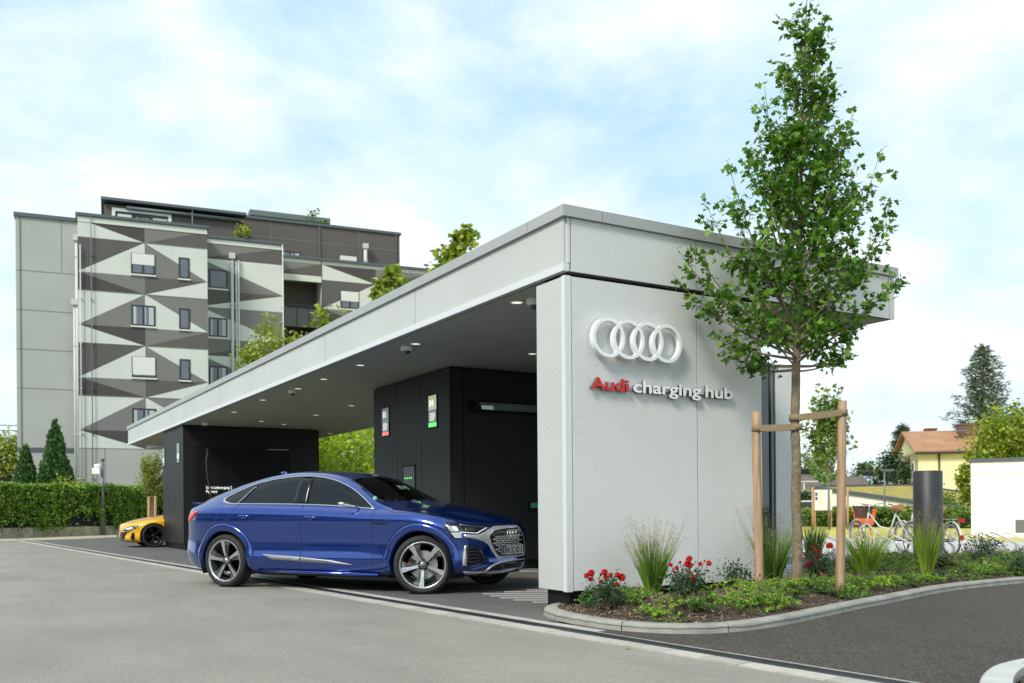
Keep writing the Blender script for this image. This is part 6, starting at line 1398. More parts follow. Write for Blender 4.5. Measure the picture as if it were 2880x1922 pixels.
# ---- bicycles
M_BW = mat('bike_white', (.62, .61, .57), .35, coat=.6); M_BT = mat('bike_tyre', (.09, .07, .06), .7); M_BB = mat('bike_brown', (.32, .16, .06), .6); M_BK = mat('bike_black', (.02, .02, .02), .5); M_BAS = mat('wicker', (.10, .055, .04), .8, noise=(60, .5), bump=(90, 1, .01))
M_OR = mat('orange_plastic', (.72, .12, .02), .45)
def bicycle(label, pr, pf, basket, rack, Rw=.335):
    """pr, pf: ground points of the rear and front wheel"""
    pr, pf = Vector(pr), Vector(pf); d = (pf - pr); L = d.length; rt = thing('bicycle', label, 'bicycle', tuple(pr), math.atan2(d.y, d.x)); k = Rw / .335
    for x, nm in ((0, 'wheel'), (L, 'wheel')):
        mb = MB(); mb.lathe([(Rw - .035, -.012), (Rw - .012, -.02), (Rw, 0), (Rw - .012, .02), (Rw - .035, .012)], (x, 0, Rw), axis='Y', n=40); wo = mb.build('wheel', M_BT, rt)
        mb = MB(); mb.lathe([(Rw - .055, -.012), (Rw - .034, -.015), (Rw - .034, .015), (Rw - .055, .012), (Rw - .055, -.012)], (x, 0, Rw), axis='Y', n=40)
        for s_ in range(14): t = s_ * 2 * math.pi / 14; mb.tube([(x, .02, Rw), (x + (Rw - .05) * math.cos(t), 0, Rw + (Rw - .05) * math.sin(t))], .0018, 3, cap=False)
        mb.tube([(x, -.05, Rw), (x, .05, Rw)], .02, 8); mb.build('rim', M_STEEL, wo)
        mb = MB(); a = [(x + (Rw + .03) * math.cos(t), 0, Rw + (Rw + .03) * math.sin(t)) for t in np.linspace(R(20 if x == 0 else 5), R(190 if x == 0 else 165), 16)]
        for q in range(15): mb.bar(a[q], a[q + 1], .05, .006, up=(0, 1, 0)) if False else mb.bar(a[q], a[q + 1], .05, .006)
        mb.build('mudguard', M_BW, rt)
    bb = (L * .42, 0, .29 * k); st = (L * .27, 0, .82 * k); hd0 = (L * .80, 0, .62 * k); hd1 = (L * .76, 0, .84 * k); ra = (0, 0, Rw)
    mb = MB(); mb.tube([bb, st], .018, 8); mb.tube([hd0, (L * .60, 0, .42 * k), bb], .021, 8); mb.tube([hd1, (L * .56, 0, .56 * k), (L * .345, 0, .50 * k)], .016, 8); mb.tube([hd0, hd1], .022, 8)
    for y in (-.05, .05): mb.tube([bb, (0, y, Rw)], .010, 6); mb.tube([st, (0, y, Rw)], .009, 6); mb.tube([hd0, (L * .9, y, .5 * k), (L, y, Rw)], .013, 6)
    mb.build('frame', M_BW, rt)
    mb = MB(); mb.tube([hd1, (L * .745, 0, 1.0 * k)], .012, 6); mb.tube([(L * .62, -.28, 1.02 * k), (L * .70, -.25, 1.04 * k), (L * .77, -.08, 1.01 * k), (L * .77, .08, 1.01 * k), (L * .70, .25, 1.04 * k), (L * .62, .28, 1.02 * k)], .011, 6); mb.build('handlebar', M_STEEL, rt)
    mb = MB()
    for y in (-.28, .28): mb.tube([(L * .62, y, 1.02 * k), (L * .54, y, 1.0 * k)], .016, 6)
    mb.build('grip', M_BB, rt)
    mb = MB(); mb.tube([st, (L * .255, 0, .90 * k)], .012, 6); mb.build('seat_post', M_STEEL, rt)
    mb = MB(); mb.tube([(L * .40, 0, .935 * k), (L * .33, 0, .94 * k), (L * .25, 0, .935 * k), (L * .17, 0, .95 * k)], [.018, .035, .075, .07], 10); mb.build('saddle', M_BB, rt)
    mb = MB(); mb.lathe([(.08, -.03), (.085, -.03), (.085, -.022), (.08, -.022)], (bb[0], 0, bb[2]), axis='Y', n=20); mb.tube([(bb[0] - .1, -.07, bb[2] + .12), (bb[0] + .1, .07, bb[2] - .12)], .011, 6); mb.box(bb[0] - .15, bb[0] - .06, -.12, -.05, bb[2] + .11, bb[2] + .13); mb.bar((0, -.04, Rw), (bb[0], -.04, bb[2] + .0), .02, .06); mb.build('crank', M_BK, rt)
    if rack:
        mb = MB()
        for y in (-.06, .06): mb.tube([(L * .2, y, .74 * k), (-.32, y, .74 * k)], .007, 6); mb.tube([(-.2, y, .74 * k), (0, y, Rw)], .006, 6)
        for x in np.linspace(-.3, L * .18, 6): mb.tube([(x, -.06, .74 * k), (x, .06, .74 * k)], .005, 5)
        mb.build('luggage_rack', M_STEEL, rt); mb = MB(); mb.box(-.39, -.33, -.05, .05, .68 * k, .76 * k); mb.build('rear_light', M_TAIL, rt)
        mb = MB(); mb.box(-Rw - .06, -Rw - .03, -.03, .03, .36, .44); mb.build('reflector', M_TAIL, rt)
    if basket:
        mb = MB(); a, b = L * .87, .84 * k; v = []
        for z, s_ in ((b - .12, .82), (b + .14, 1.05)):
            for t in np.linspace(0, 2 * math.pi, 21)[:-1]: v.append((a + .16 * s_ * math.copysign(abs(math.cos(t)) ** .6, math.cos(t)), .19 * s_ * math.copysign(abs(math.sin(t)) ** .6, math.sin(t)), z))
        mb.add(v, [(i, (i + 1) % 20, 20 + (i + 1) % 20, 20 + i) for i in range(20)] + [tuple(range(20))[::-1]]); mb.tube([v[20 + i] for i in range(20)] + [v[20]], .012, 6); mb.build('basket', M_BAS, rt)
    return rt
bicycle('white city bicycle with a brown wicker basket and tan saddle, left of the round column', G(2566, 1566), G(2410, 1551), True, False, Rw=.345)
bicycle('second white bicycle with a rear luggage rack, half hidden behind the round column', G(2676, 1568), G(2512, 1556) if False else (G(2676, 1568) + (G(2504, 1552) - G(2676, 1568)) * .78), False, True, Rw=.335)
ob_ = G(2432, 1540); ob_[2] = 0; mb = MB(); rt = thing('orange_cargo_bin', 'orange plastic crate on a bicycle behind the white basket bicycle', 'crate', tuple(ob_), .6)
mb = MB(); mb.add([(-.2, -.16, .55), (.2, -.16, .55), (.2, .16, .55), (-.2, .16, .55), (-.26, -.2, .92), (.26, -.2, .92), (.26, .2, .92), (-.26, .2, .92)], [(3, 2, 1, 0), (0, 1, 5, 4), (1, 2, 6, 5), (2, 3, 7, 6), (3, 0, 4, 7)]); mb.box(-.28, .28, -.22, -.2, .88, .93); mb.box(-.28, .28, .2, .22, .88, .93)
mb.build('crate', M_OR, rt); mb = MB(); mb.tube([(-.12, 0, .55), (-.2, 0, 0)], .018, 6); mb.tube([(.12, 0, .55), (.2, 0, 0)], .018, 6); mb.build('leg', M_OR, rt)
M_RACK = mat('galvanised', (.42, .43, .43), .45, metal=.5)
# bicycle racks: rows of looped steel tubes
rp0, rp1 = G(2285, 1572), G(2900, 1560); nrack = 34
src = None
for i in range(nrack):
    t = i / (nrack - 1); p = rp0 + (rp1 - rp0) * t + fw * (.0 if i % 2 else .35)
    if src is None:
        rk = thing('bicycle_rack', 'bent galvanised steel tube loop of the bicycle rack', 'bicycle rack', tuple(p), math.atan2(fw[1], fw[0]) + .9, 'bicycle rack loops between the column and the bed')
        mb = MB(); mb.tube(spline([(0, -.05, 0), (0, -.05, .18), (.15, -.05, .30), (.40, -.05, .42), (.47, 0, .44), (.40, .05, .42), (.15, .05, .30), (0, .05, .18), (0, .05, 0)], 5), .009, 7); lp_ = mb.build('loop', M_RACK, rk)
        mb = MB(); mb.bar((0, -.3, .02), (0, .3, .02), .03, .02); mb.bar((.3, -.3, .02), (.3, .3, .02), .03, .02); fb_ = mb.build('foot_rail', M_STEEL, rk); src = (rk, lp_, fb_)
    else:
        r2_ = src[0].copy(); S.collection.objects.link(r2_); r2_.location = tuple(p)
        for ch in src[1:]: c2_ = ch.copy(); S.collection.objects.link(c2_); c2_.parent = r2_

# notice board of the hall seen past the slim tree
b = DP(2292, 1425, 46); b[2] = 0; nb_ = thing('notice_board', 'white notice board with blue squares between the maple trunk and the slim tree', 'sign', tuple(b), math.atan2(r0[1], r0[0])); zz = lambda y: DP(2300, y, 46)[2]
mb = MB(); mb.box(0, .85, 0, .05, zz(1436), zz(1378)); mb.build('panel', M_WHITE, nb_)
for y in (1386, 1398): mb = MB(); mb.box(.02, .13, -.008, -.001, zz(y + 9), zz(y)); mb.build('blue_square', M_PLB, nb_)
mb = MB(); mb.box(.16, .30, -.008, -.001, zz(1418), zz(1382)); mb.build('yellow_strip', M_YH, nb_)
for x in (0, .8): mb = MB(); mb.box(x, x + .06, .051, .11, 0, zz(1378)); mb.build('post', M_WOOD, nb_)
# ================================================================== PLANTED ISLAND
def tree_base(px, py):
    p = GI(px, py); return p
def on_ray(px, X):
    a, b = CAM, ray(px, 1600); t = (X - a[0]) / b[0]; p = a + b * t; p[2] = iz(p[0], p[1]); return p
tb = on_ray(2241, .74); print('tree', tb, 'stakes', GI(2133, 1650), GI(2357, 1664))
tdep = (tb - CAM) @ fw
def TP(px, py, off=0.0): return DP(px, py, tdep + off)
mt = thing('maple_tree', 'young field maple with upswept crown, strapped between two wooden stakes beside the white wall', 'tree')
mb = MB(); g = np.random.default_rng(5)
ctr_ = [(2241, 1676), (2241, 1600), (2243, 1500), (2238, 1400), (2240, 1300), (2236, 1200), (2238, 1100), (2240, 1000), (2243, 860), (2246, 700), (2252, 520), (2258, 330), (2262, 160), (2270, -12)]
rads = [17, 14.5, 14, 13.5, 13, 12.5, 12, 11, 9, 7.5, 5.5, 4, 2.6, .9]
tp = spline([TP(*p) for p in ctr_], 8); rr = np.interp(np.linspace(0, 13, len(tp)), range(14), rads) * tdep / FPX
rr = rr * (1 + .07 * np.array([mnoise.noise(Vector((i * .55, 1, 2))) * 2 for i in range(len(tp))])); mb.tube(tp, list(rr), 18); mb.build('trunk', M_BARKY, mt)
LP, LD = [], []; mb = MB(); sc_ = tdep / FPX
def clampx(P_):
    P_ = np.array(P_)
    if P_[0] < .12 and P_[1] < YE + .15: d = P_ - CAM; P_ = CAM + d * ((.12 - CAM[0]) / d[0])
    return P_
def limb(a, tip, r_, nl, curve=.35, sub=True):
    """a, tip: world points; leaves gather on the outer part, side twigs carry more"""
    a, tip = np.array(a), clampx(tip); L = np.linalg.norm(tip - a); hor = tip - a; hor[2] = 0
    mid = (a + tip) / 2 + hor * curve * .5 - np.array([0, 0, L * .10]) + g.normal(size=3) * .03
    q = lambda u: (1 - u) ** 2 * a + 2 * u * (1 - u) * mid + u * u * tip
    pts = [q(u) for u in np.linspace(0, 1, 9)]; mb.tube(pts, list(np.linspace(r_, .0018, 9)), 6, cap=False)
    n = int(nl)
    for _ in range(n):
        u = g.uniform(.22, 1.02) ** .8; LP.append(q(min(u, 1)) + g.normal(size=3) * .035); LD.append((tip - a) / L)
    if sub:
        for _ in range(int(3 + L * 4)):
            u = g.uniform(.2, .92); s0 = q(u); d = (tip - a) / L * .7 + g.normal(size=3) * .55; d[2] = abs(d[2]) * .8 + .25; d /= np.linalg.norm(d); l2 = g.uniform(.12, .34) * (1.2 - u * .5)
            e = s0 + d * l2; mb.tube([tuple(s0), tuple((s0 + e) / 2 + g.normal(size=3) * .012), tuple(e)], [.004, .003, .0012], 4, cap=False)
            for _ in range(int(6 + l2 * 24)): LP.append(s0 + (e - s0) * g.uniform(.25, 1.05) + g.normal(size=3) * .03); LD.append(d)
def trunk_at(py): 
    ys_t = [p[1] for p in ctr_][::-1]; xs_t = [p[0] for p in ctr_][::-1]; return TP(np.interp(py, ys_t, xs_t), py)
# limbs that shape the outline (start height, tip pixel, depth offset)
for y0, (tx, ty), of in ((1030, (2050, 1000), .1), (1010, (2030, 955), -.25), (1040, (2105, 1040), .2), (1000, (1890, 770), -.1), (985, (1905, 700), .1), (960, (1950, 690), -.3), (950, (1980, 560), .05), (930, (2046, 452), .0), (900, (2060, 560), -.35), (840, (2110, 405), .2), (820, (2128, 345), -.1), (700, (2150, 240), .0), (600, (2205, 190), .1),
                         (1030, (2378, 1000), -.2), (1010, (2400, 935), .2), (1000, (2455, 855), -.3), (985, (2540, 770), -.1), (960, (2507, 566), -.15), (930, (2500, 640), .2), (940, (2478, 418), -.1), (860, (2400, 470), .2), (800, (2402, 300), -.05), (780, (2370, 400), -.3), (640, (2335, 175), .0), (560, (2330, 250), .2), (420, (2300, 90), .0), (1020, (2300, 900), -.5), (1010, (2180, 900), -.5)):
    limb(trunk_at(y0), TP(tx, ty, of), .017, 34, curve=.30)
prof_y = [1040, 960, 850, 760, 640, 560, 450, 330, 240, 130, 40, -10]; prof_r = [110, 185, 220, 235, 200, 165, 130, 98, 64, 34, 18, 5]
for i in range(104):
    y0 = 1045 - 960 * (i / 104) ** .95; a = i * 2.399 + g.uniform(-.4, .4); ty = y0 - g.uniform(70, 250) * (.12 + .88 * min(1, y0 / 900)); r_ = np.interp(-ty, [-y for y in prof_y], prof_r) * g.uniform(.35, .98) * sc_
    t0 = trunk_at(max(y0, 0)); ax0 = TP(2245 + (1040 - ty) * .018, ty); tip = ax0 + (cr * math.cos(a) - fw * math.sin(a) * .95) * r_
    limb(t0, tip, (.011 * (.4 + .6 * y0 / 1040)), 6 + 20 * (y0 > 450), curve=.45, sub=(i % 3 != 0 and (y0 > 420 or i % 2)))
for ty in np.linspace(300, 8, 60): LP.append(TP(np.interp(ty, [-12, 330], [2270, 2258]), ty) + g.normal(size=3) * .05); LD.append(np.array([0, 0, 1.]))
mb.build('branch', M_BARK, mt)
LP = np.array([clampx(p) if .0 < 1 else p for p in LP]) + g.normal(size=(len(LP), 3)) * .012; LD = np.array(LD); keep = ~((LP[:, 0] < .045) & (LP[:, 1] < YE + .06) & (LP[:, 2] > ZS - .03) & (LP[:, 2] < ZR + .03)) & ~((LP[:, 0] < .02) & (LP[:, 1] < 2.65) & (LP[:, 2] < ZS)); LP, LD = LP[keep], LD[keep]; print('maple leaves', len(LP))
leaves('foliage', LP, g.uniform(.038, .082, len(LP)), MAPLE, M_LEAF, mt, dirs=LD * np.array([1, 1, .2]), droop=.55, up=.35, fold=.3, seed=9)
# stakes and straps
M_STRAP = mat('jute_strap', (.25, .19, .11), .9, noise=(60, .3), bump=(160, .8, .004))
s1, s2 = on_ray(2134, .52), on_ray(2360, .98)
z1s = DP(2130, 1159, (s1 - CAM) @ fw)[2]; z2s = DP(2371, 1128, (s2 - CAM) @ fw)[2]
def bigstake(base, top, label):
    mb = MB(); b = np.array(base); t = np.array(top); pts = [b + (t - b) * u + np.array([.004 * math.sin(u * 5), .004 * math.cos(u * 4), 0]) for u in np.linspace(-.01, 1, 12)]
    mb.tube(pts, [.0455 - .003 * u for u in np.linspace(0, 1, 12)], 20, m=0); o = mb.build('tree_stake', M_STK); o.location = (0, 0, 0); tag(o, label, 'tree stake', 'wooden stakes of the maple')
M_STK = mat('pine_stake', (.46, .27, .13), .7, bump=(40, .3, .004)); t = M_STK.node_tree; b = t.nodes['Principled BSDF']
tcn = N(t, 'ShaderNodeTexCoord'); mpp = N(t, 'ShaderNodeMapping'); mpp.inputs['Scale'].default_value = (14, 14, .9); LK(t, tcn.outputs['Object'], mpp.inputs[0]); nn = N(t, 'ShaderNodeTexNoise'); nn.inputs['Scale'].default_value = 2.2; nn.inputs['Detail'].default_value = 7; LK(t, mpp.outputs[0], nn.inputs[0])
vv = N(t, 'ShaderNodeTexVoronoi'); vv.inputs['Scale'].default_value = 5.5; mp2 = N(t, 'ShaderNodeMapping'); mp2.inputs['Scale'].default_value = (1, 1, .8); LK(t, tcn.outputs['Object'], mp2.inputs[0]); LK(t, mp2.outputs[0], vv.inputs['Vector'])
rr_ = ramp(t, [(.3, (.27, .165, .095)), (.5, (.40, .265, .16)), (.72, (.50, .36, .235))]); LK(t, nn.outputs[0], rr_.inputs[0]); rk_ = ramp(t, [(.045, (.25, .2, .15)), (.085, (1, 1, 1))]); LK(t, vv.outputs['Distance'], rk_.inputs[0])
xx = N(t, 'ShaderNodeMix', data_type='RGBA', blend_type='MULTIPLY'); xx.inputs[0].default_value = 1; LK(t, rr_.outputs[0], xx.inputs[6]); LK(t, rk_.outputs[0], xx.inputs[7]); LK(t, xx.outputs[2], b.inputs['Base Color'])
t1 = DP(2127, 1159, (s1 - CAM) @ fw); t2 = DP(2371, 1128, (s2 - CAM) @ fw)
bigstake(s1, t1, 'shorter light wooden stake left of the maple trunk'); bigstake(s2, t2, 'taller light wooden stake right of the maple trunk')
def strap(y0, y1, side, sp, dep0, lab):
    """flat woven band from stake to trunk, with a turn round each"""
    a = DP(sp[0], y0, dep0); b = TP(2238, y1); d = (b - a); d /= np.linalg.norm(d); w = .062; mb = MB()
    A1, B1 = a - fw * .05, b - fw * .062; mb.bar(A1, B1, .006, w); A2, B2 = a + fw * .05, b + fw * .062; mb.bar(A2, B2, .006, w)
    mb.lathe([(.055, -w / 2), (.057, -w / 2), (.057, w / 2), (.055, w / 2)], tuple(a), n=24); mb.lathe([(.064, -w / 2), (.067, -w / 2), (.067, w / 2), (.064, w / 2)], tuple(b), n=24)
    o = mb.build('tree_strap', M_STRAP); tag(o, lab, 'strap', 'woven straps holding the maple')
strap(1206, 1202, -1, (2130, 0), (s1 - CAM) @ fw, 'woven strap from the shorter stake to the maple trunk'); strap(1161, 1176, 1, (2368, 0), (s2 - CAM) @ fw, 'woven strap from the taller stake to the maple trunk')
# ---- ornamental grasses
M_GRS = mat('grass_blade', (.13, .29, .03), .5, island=.45, hue=(.24, .42, .05), transl=.4); M_GRY = mat('grass_blade_yellow', (.28, .46, .04), .5, island=.4, hue=(.46, .58, .08), transl=.45); M_STRAW = mat('grass_straw', (.32, .24, .11), .8, island=.3)
def grass(label, base, h_, w, n, M, seed, plume=True, lean=(0, 0)):
    g = np.random.default_rng(seed); root = thing('ornamental_grass', label, 'grass', tuple(base), 0, 'ornamental grasses in the bed'); mb = MB(); pl = MB(); ps = []
    for i in range(n):
        a = g.uniform(0, 2 * math.pi); r0_ = .075 * math.sqrt(g.random()) * (w / .3); s_ = np.array([math.cos(a) * r0_, math.sin(a) * r0_, 0]); H = h_ * g.uniform(.45, .98); sp = w * 1.25 * g.random() ** .6 * (H / h_)
        a2 = a + g.uniform(-.7, .7); tip = s_ + np.array([math.cos(a2) * sp + lean[0] * H, math.sin(a2) * sp + lean[1] * H, H - .35 * sp * g.random()]); mid = s_ + (tip - s_) * .5 + np.array([-math.cos(a2) * sp * .22, -math.sin(a2) * sp * .22, H * .10])
        bw = g.uniform(.0035, .0068); sd_ = np.array([-math.sin(a2 + .9), math.cos(a2 + .9), 0]) * bw; V = []; k = 6
        for j in range(k + 1): u = j / k; q = (1 - u) ** 2 * s_ + 2 * u * (1 - u) * mid + u * u * tip; ww = sd_ * (1 - u ** 2.2); V += [q - ww, q + ww]
        mb.add(V, [(2 * j, 2 * j + 1, 2 * j + 3, 2 * j + 2) for j in range(k)], 0 if g.random() > .05 else 1, smooth=True)
        if plume and i % 5 == 0:
            t2_ = tip + np.array([math.cos(a2) * .06, math.sin(a2) * .06, g.uniform(.10, .24) * h_]); pl.tube([tuple(s_ + (tip - s_) * .7), tuple(tip), tuple(t2_)], [.0016, .0012, .0007], 3, cap=False)
            for _ in range(22): u = g.uniform(.2, 1.1); ps.append(tip + (t2_ - tip) * u + g.normal(size=3) * .028 * (1.3 - u * .6))
    mb.build('blades', [M, M_STRAW], root)
    if plume: pl.build('flower_stem', M_STRAW, root); leaves('flower_head', ps, .010, QUAD, mat('grass_seed', (.36, .27, .15), .9), root, seed=seed)
def onh(px, pyb, pyt, **k): b = GI(px, pyb); d = (b - CAM) @ fw; return b, DP(px, pyt, d)[2] - b[2], d / FPX
b, h_, s_ = onh(1836, 1680, 1478); grass('tall airy grass tuft with reddish flower haze before the white wall', b, h_ * 1.0, 66 * s_, 330, M_GRS, 1)
b, h_, s_ = onh(2172, 1655, 1440); grass('green grass tuft behind the shorter stake, left of the maple trunk', b, h_, 70 * s_, 280, M_GRS, 2)
b, h_, s_ = onh(2285, 1612, 1440); grass('dense upright green grass right behind the maple trunk', b, h_, 40 * s_, 300, M_GRS, 3, plume=False, lean=(.0, .10))
b, h_, s_ = onh(2437, 1622, 1465); grass('wide yellow green grass tuft in front of the basket bicycle', b, h_, 78 * s_, 340, M_GRY, 4, plume=False)
b, h_, s_ = onh(2606, 1612, 1438); grass('yellow green grass tuft against the round dark column', b, h_, 52 * s_, 280, M_GRY, 5)
# ---- rose bushes
M_ROSEL = mat('rose_leaf', (.030, .085, .030), .35, island=.5, hue=(.06, .15, .05), transl=.15); M_ROSE = mat('rose_red', (.42, .004, .008), .5, spec=.25, island=.45, hue=(.60, .010, .012), transl=.2); M_ROSEP = mat('rose_crimson', (.36, .006, .06), .5, island=.35, transl=.2)
def rose(label, pxs, pyb, pyt, wpx, nflow, seed, M=M_ROSE, fl=None, dens=1.0):
    g = np.random.default_rng(seed); b = GI(pxs, pyb); dep = (b - CAM) @ fw; s_ = dep / FPX; h_ = DP(pxs, pyt, dep)[2] - b[2]; w = wpx * s_ / 2; root = thing('rose_bush', label, 'rose bush', tuple(b), 0, 'rose bushes in the bed'); mb = MB(); P = []; tips = []
    for i in range(15):
        a = i * 2.4 + g.uniform(-.3, .3); rr = w * math.sqrt((i + .5) / 15) * g.uniform(.7, 1.0); tip = np.array([math.cos(a) * rr, math.sin(a) * rr, h_ * g.uniform(.62, 1.0) * (1 - .22 * (rr / w) ** 2)]); mid = tip * .5 + np.array([math.cos(a) * rr * .12, math.sin(a) * rr * .12, -.02]); tips.append(tip)
        mb.tube([(0, 0, 0), tuple(mid), tuple(tip)], [.006, .0045, .002], 5, cap=False)
        for _ in range(int(46 * dens)): u = g.uniform(.22, 1.0) ** .7; q = 2 * u * (1 - u) * mid + u * u * tip; P.append(q + g.normal(size=3) * np.array([.045, .045, .03]) * (h_ / .35))
    mb.build('stem', M_BARKY, root); P = np.array(P); P[:, 2] = np.maximum(P[:, 2], .03); leaves('foliage', P, g.uniform(.022, .044, len(P)), OVAL, M_ROSEL, root, up=.7, seed=seed)
    pts = fl if fl is not None else [(pxs + (t[0] * cr[0] + t[1] * cr[1]) / s_, None, t) for t in tips[:nflow]]
    for k in range(nflow):
        if fl: px, py, r_ = fl[k]; c_ = DP(px, py, dep - .05 - .05 * g.random()) - b
        else: c_ = tips[(k * 4 + 3) % 15] * 1.0 + np.array([g.normal() * .03, g.normal() * .03, .03]); r_ = g.uniform(.016, .026)
        mb = MB(); r_ *= .95
        for q in range(22):
            zz = 1 - 2 * (q + .5) / 26; t = q * 2.399; rr = math.sqrt(max(0, 1 - zz * zz)); nv = Vector((rr * math.cos(t), rr * math.sin(t), zz)); tv = nv.cross(Vector((0, 0, 1)))
            if tv.length < .1: tv = Vector((1, 0, 0))
            tv.normalize(); uv_ = tv.cross(nv) * -1; cc = Vector(tuple(c_)) + nv * r_ * g.uniform(.62, .8); hw_ = r_ * .55; tl_ = nv * r_ * .28
            mb.add([cc - uv_ * hw_, cc - tv * hw_, cc - tv * hw_ * .6 + uv_ * hw_ + tl_, cc + tv * hw_ * .6 + uv_ * hw_ + tl_, cc + tv * hw_], [(0, 1, 2, 3, 4)], smooth=True)
        fo = mb.build('rose_bloom', M, root)
        if fl: mb = MB(); mb.tube([tuple(c_ - np.array([0, 0, r_ * .3])), tuple(c_ * .75), tuple(c_ * np.array([.4, .4, .35]))], [.003, .003, .004], 5, cap=False); mb.build('stem', M_BARKY, root)
def c4(x, y): return 1480 + x * .1913, 1540 + y * .1913
F1 = [(*c4(955, 372), .033), (*c4(885, 412), .026), (*c4(950, 462), .022), (*c4(1150, 360), .030), (*c4(1237, 405), .023), (*c4(1165, 425), .022), (*c4(1405, 435), .036), (*c4(1345, 400), .026), (*c4(1330, 535), .019), (*c4(1180, 485), .017), (*c4(1090, 500), .016)]
rose('low rose bush with red blooms nearest the white corner post', 1706, 1702, 1606, 110, len(F1), 1, fl=F1, dens=1.15)
def c5(x, y): return 1900 + x * .1913, 1400 + y * .1913
F2 = [(*c5(205, 890), .026), (*c5(190, 918), .027), (*c5(165, 975), .028), (*c5(220, 990), .024), (*c5(245, 1165), .030), (*c5(200, 1105), .015), (*c5(360, 968), .020), (*c5(490, 960), .026), (*c5(428, 925), .010), (1886, 1588, .020), (1904, 1597, .018), (1893, 1606, .012), (1912, 1582, .014), (*c5(15, 1030), .02)]
rose('fuller rose bush with red blooms right of the tall grass, by the white wall', 1935, 1690, 1582, 140, len(F2), 2, fl=F2, dens=1.35)
rose('small dark green rose bush without blooms left of the shorter stake', 2072, 1650, 1568, 92, 0, 3, dens=1.1)
def c8(x, y): return 2280 + x * .2553, 1360 + y * .2553
F4 = [(*c8(215, 680), .034), (*c8(190, 690), .025), (*c8(75, 740), .022), (*c8(105, 688), .014), (*c8(82, 815), .022), (*c8(135, 782), .014), (*c8(20, 705), .018), (*c8(50, 665), .012), (*c8(105, 985), .024), (*c8(160, 983), .020), (2276, 1582, .022), (2268, 1590, .024), (2264, 1560, .020), (2290, 1550, .016), (*c8(0, 880), .02), (*c8(205, 760), .012)]
rose('tall rose bush full of red blooms between the maple trunk and the taller stake', 2300, 1640, 1545, 115, len(F4), 4, fl=F4, dens=1.4)
F5 = [(*c8(1265, 750), .030), (*c8(1320, 760), .024), (*c8(1390, 820), .020), (*c8(1470, 795), .014), (*c8(1475, 865), .020), (*c8(1590, 885), .022), (*c8(1440, 820), .012)]
rose('low rose bush with crimson blooms at the foot of the round column', 2640, 1625, 1555, 110, len(F5), 5, M=M_ROSEP, fl=F5)
F6 = [(*c8(1710, 670), .018), (*c8(1740, 660), .015), (*c8(1700, 705), .012), (*c8(1760, 755), .012)]
rose('leafy green rose bush with a few crimson buds, second from the right edge', 2765, 1612, 1495, 120, len(F6), 6, M=M_ROSEP, fl=F6, dens=1.5)
rose('rose bush without blooms cut off at the right edge', 2872, 1622, 1528, 80, 0, 7)
# red single bloom left of the trunk belongs to a thin stem
p = GI(2224, 1640); mb = MB(); d_ = (p - CAM) @ fw
# ---- broad leaved perennials
M_BRD = mat('broad_leaf', (.11, .22, .055), .45, island=.35, hue=(.2, .33, .1), transl=.3)
def hosta(label, px, py, hpx, seed, n=9):
    g = np.random.default_rng(seed); b = GI(px, py); s_ = ((b - CAM) @ fw) / FPX; root = thing('broadleaf_plant', label, 'plant', tuple(b), 0, 'broad leaved plants in the bed'); mb = MB()
    for i in range(n):
        a = i * 2.4 + g.uniform(-.4, .4); L = hpx * s_ * g.uniform(.7, 1.15); el = g.uniform(25, 75); d = np.array([math.cos(a), math.sin(a), 0]); sdv = np.array([-math.sin(a), math.cos(a), 0]); V = []; k = 7
        for j in range(k + 1):
            u = j / k; q = d * L * math.cos(R(el)) * u * (1 + .25 * u) + np.array([0, 0, L * (math.sin(R(el)) * u - .32 * u * u * g.uniform(.8, 1.2))]); q[2] = max(q[2], .01); w = L * .13 * math.sin(math.pi * min(1, .08 + u * .92) ** 1.15) + .002
            V += [q - sdv * w + np.array([0, 0, w * .35]), q, q + sdv * w + np.array([0, 0, w * .35])]
        mb.add(V, [(3 * j + e, 3 * j + e + 1, 3 * j + e + 4, 3 * j + e + 3) for j in range(k) for e in (0, 1)], smooth=True)
    mb.build('leaf_rosette', M_BRD, root)
hosta('strap leaved plant at the rounded tip of the bed', 1648, 1720, 52, 1); hosta('broad leaved plant beside the first rose bush, tall upright leaf', 1786, 1694, 50, 2, 8); hosta('broad leaved plant right of the taller stake', 2395, 1650, 48, 3); hosta('broad leaved plant under the wide yellow green grass', 2455, 1625, 44, 4); hosta('broad leaved plant right of the crimson roses', 2770, 1618, 40, 5); hosta('broad leaved plant at the maple trunk foot', 2195, 1662, 34, 6); hosta('broad leaved plant in front of the tall rose bush', 2306, 1656, 42, 7); hosta('low broad leaved plant between the tall rose bush and the big stake', 2340, 1640, 34, 8)
# ---- creeping ground cover: arching sprigs with small leaves
M_GC = mat('ground_cover_leaf', (.11, .30, .02), .5, spec=.3, island=.5, hue=(.28, .52, .03), transl=.35); M_GCM = mat('ground_cover_deep', (.05, .15, .02), .5, spec=.3, island=.5, hue=(.12, .26, .04), transl=.3); M_GCL = mat('ground_cover_bright', (.26, .52, .03), .5, spec=.3, island=.4, hue=(.5, .72, .06), transl=.4)
P, Dd, Mi = [], [], []; st = MB(); g = np.random.default_rng(77)
spots = []
tries = 0
while len(spots) < 235 and tries < 20000:
    tries += 1; y = g.uniform(-.3, 9.5); x = g.uniform(-2.6, 1.9)
    if not inpoly((x, y), ISLI) or edge_dist((x, y), ISLI) < .14: continue
    dens = .10 + .55 * (mnoise.noise(Vector((x * 2.1, y * 2.1, 4))) > .02) + min(.9, max(0, (y - 1.6) * .28))
    if g.random() > dens: continue
    spots.append((x, y))
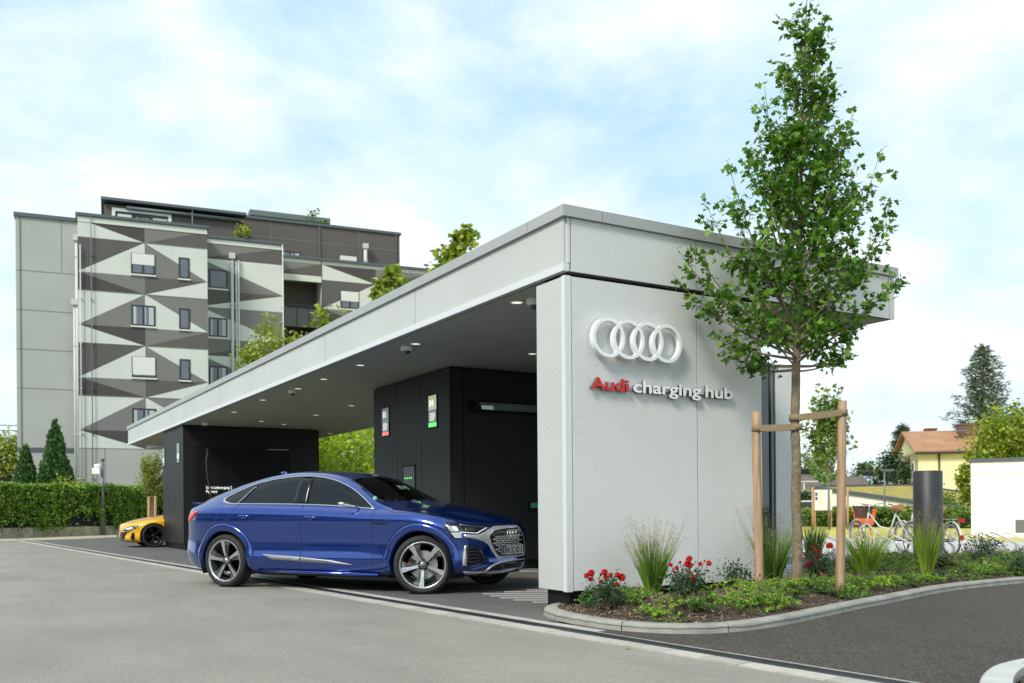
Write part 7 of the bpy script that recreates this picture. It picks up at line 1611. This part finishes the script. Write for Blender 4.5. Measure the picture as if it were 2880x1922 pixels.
for px, py in ((1830, 1715), (1795, 1728), (1850, 1705), (1900, 1712), (1990, 1700), (2030, 1690), (2080, 1695), (2110, 1702), (2150, 1715), (2165, 1700), (2230, 1700), (2260, 1690), (2290, 1680), (2200, 1660), (2400, 1690), (2380, 1672), (2330, 1670)): q = GI(px, py); spots.append((q[0], q[1]))
for (x, y) in spots:
    z = iz(x, y); br = g.random() < .35; R_ = g.uniform(.14, .26)
    for i in range(int(g.integers(6, 11))):
        a = g.uniform(0, 2 * math.pi); L = R_ * g.uniform(.6, 1.3); hh = g.uniform(.03, .12); d = np.array([math.cos(a), math.sin(a), 0]); s0 = np.array([x, y, z]); tip = s0 + d * L + np.array([0, 0, hh * .7]); mid = s0 + d * L * .5 + np.array([0, 0, hh * 1.5])
        if not inpoly((tip[0], tip[1]), ISLI) or edge_dist((tip[0], tip[1]), ISLI) < .06: continue
        st.tube([tuple(s0), tuple(mid), tuple(tip)], [.003, .0025, .001], 3, cap=False)
        for u in np.linspace(.15, 1, int(L * 85)):
            q = (1 - u) ** 2 * s0 + 2 * u * (1 - u) * mid + u * u * tip
            for s_ in (-1, 1): P.append(q + g.normal(size=3) * .003); Dd.append(np.array([-d[1] * s_, d[0] * s_, .25]) + d * .55); Mi.append(1 if br else (2 if int(x * 13 + y * 7) % 3 == 0 else 0))
print('cover leaves', len(P))
o = leaves('ground_cover', P, g.uniform(.018, .033, len(P)), OVAL, [M_GC, M_GCL, M_GCM], None, dirs=Dd, droop=0, up=1.0, mi=Mi, seed=5); tag(o, 'creeping small leaved green ground cover spreading over the bark mulch', 'ground cover', kind='stuff')
so_ = st.build('sprig_stems', M_BARKY, o)
# few fallen leaves on the asphalt and weeds in the second bed
mb = MB(); q = G(1764, 1829); 
lf = leaves('fallen_leaf', [(q[0], q[1], .012)], .06, OVAL, mat('dry_leaf', (.35, .15, .07), .8), None, up=3, droop=0, seed=2); tag(lf, 'single dry orange leaf lying on the light asphalt by the drain', 'fallen leaf')
P = [(g.uniform(4.62, 6.5), g.uniform(-.4, 1.0), .10 + g.uniform(0, .10)) for _ in range(3500)]; P = [p for p in P if p[0] > 4.58 + .12 * abs(p[1] - .2)]
o = leaves('bed_weeds', P, g.uniform(.02, .05, len(P)), LANCE, M_GC, None, up=.2, droop=-.6, seed=8); tag(o, 'low green weeds in the corner bed, lower right', 'weeds', kind='stuff')
o = poly_sheet('soil', [(4.50, .2), (4.55, -.15), (4.8, -.6), (5.2, -1.0), (5.9, -1.5), (7, -1.5), (7, 2.4), (6.2, 2.4), (5.1, 1.8), (4.6, 1.0)], .085, M_MULCH); struct(o)
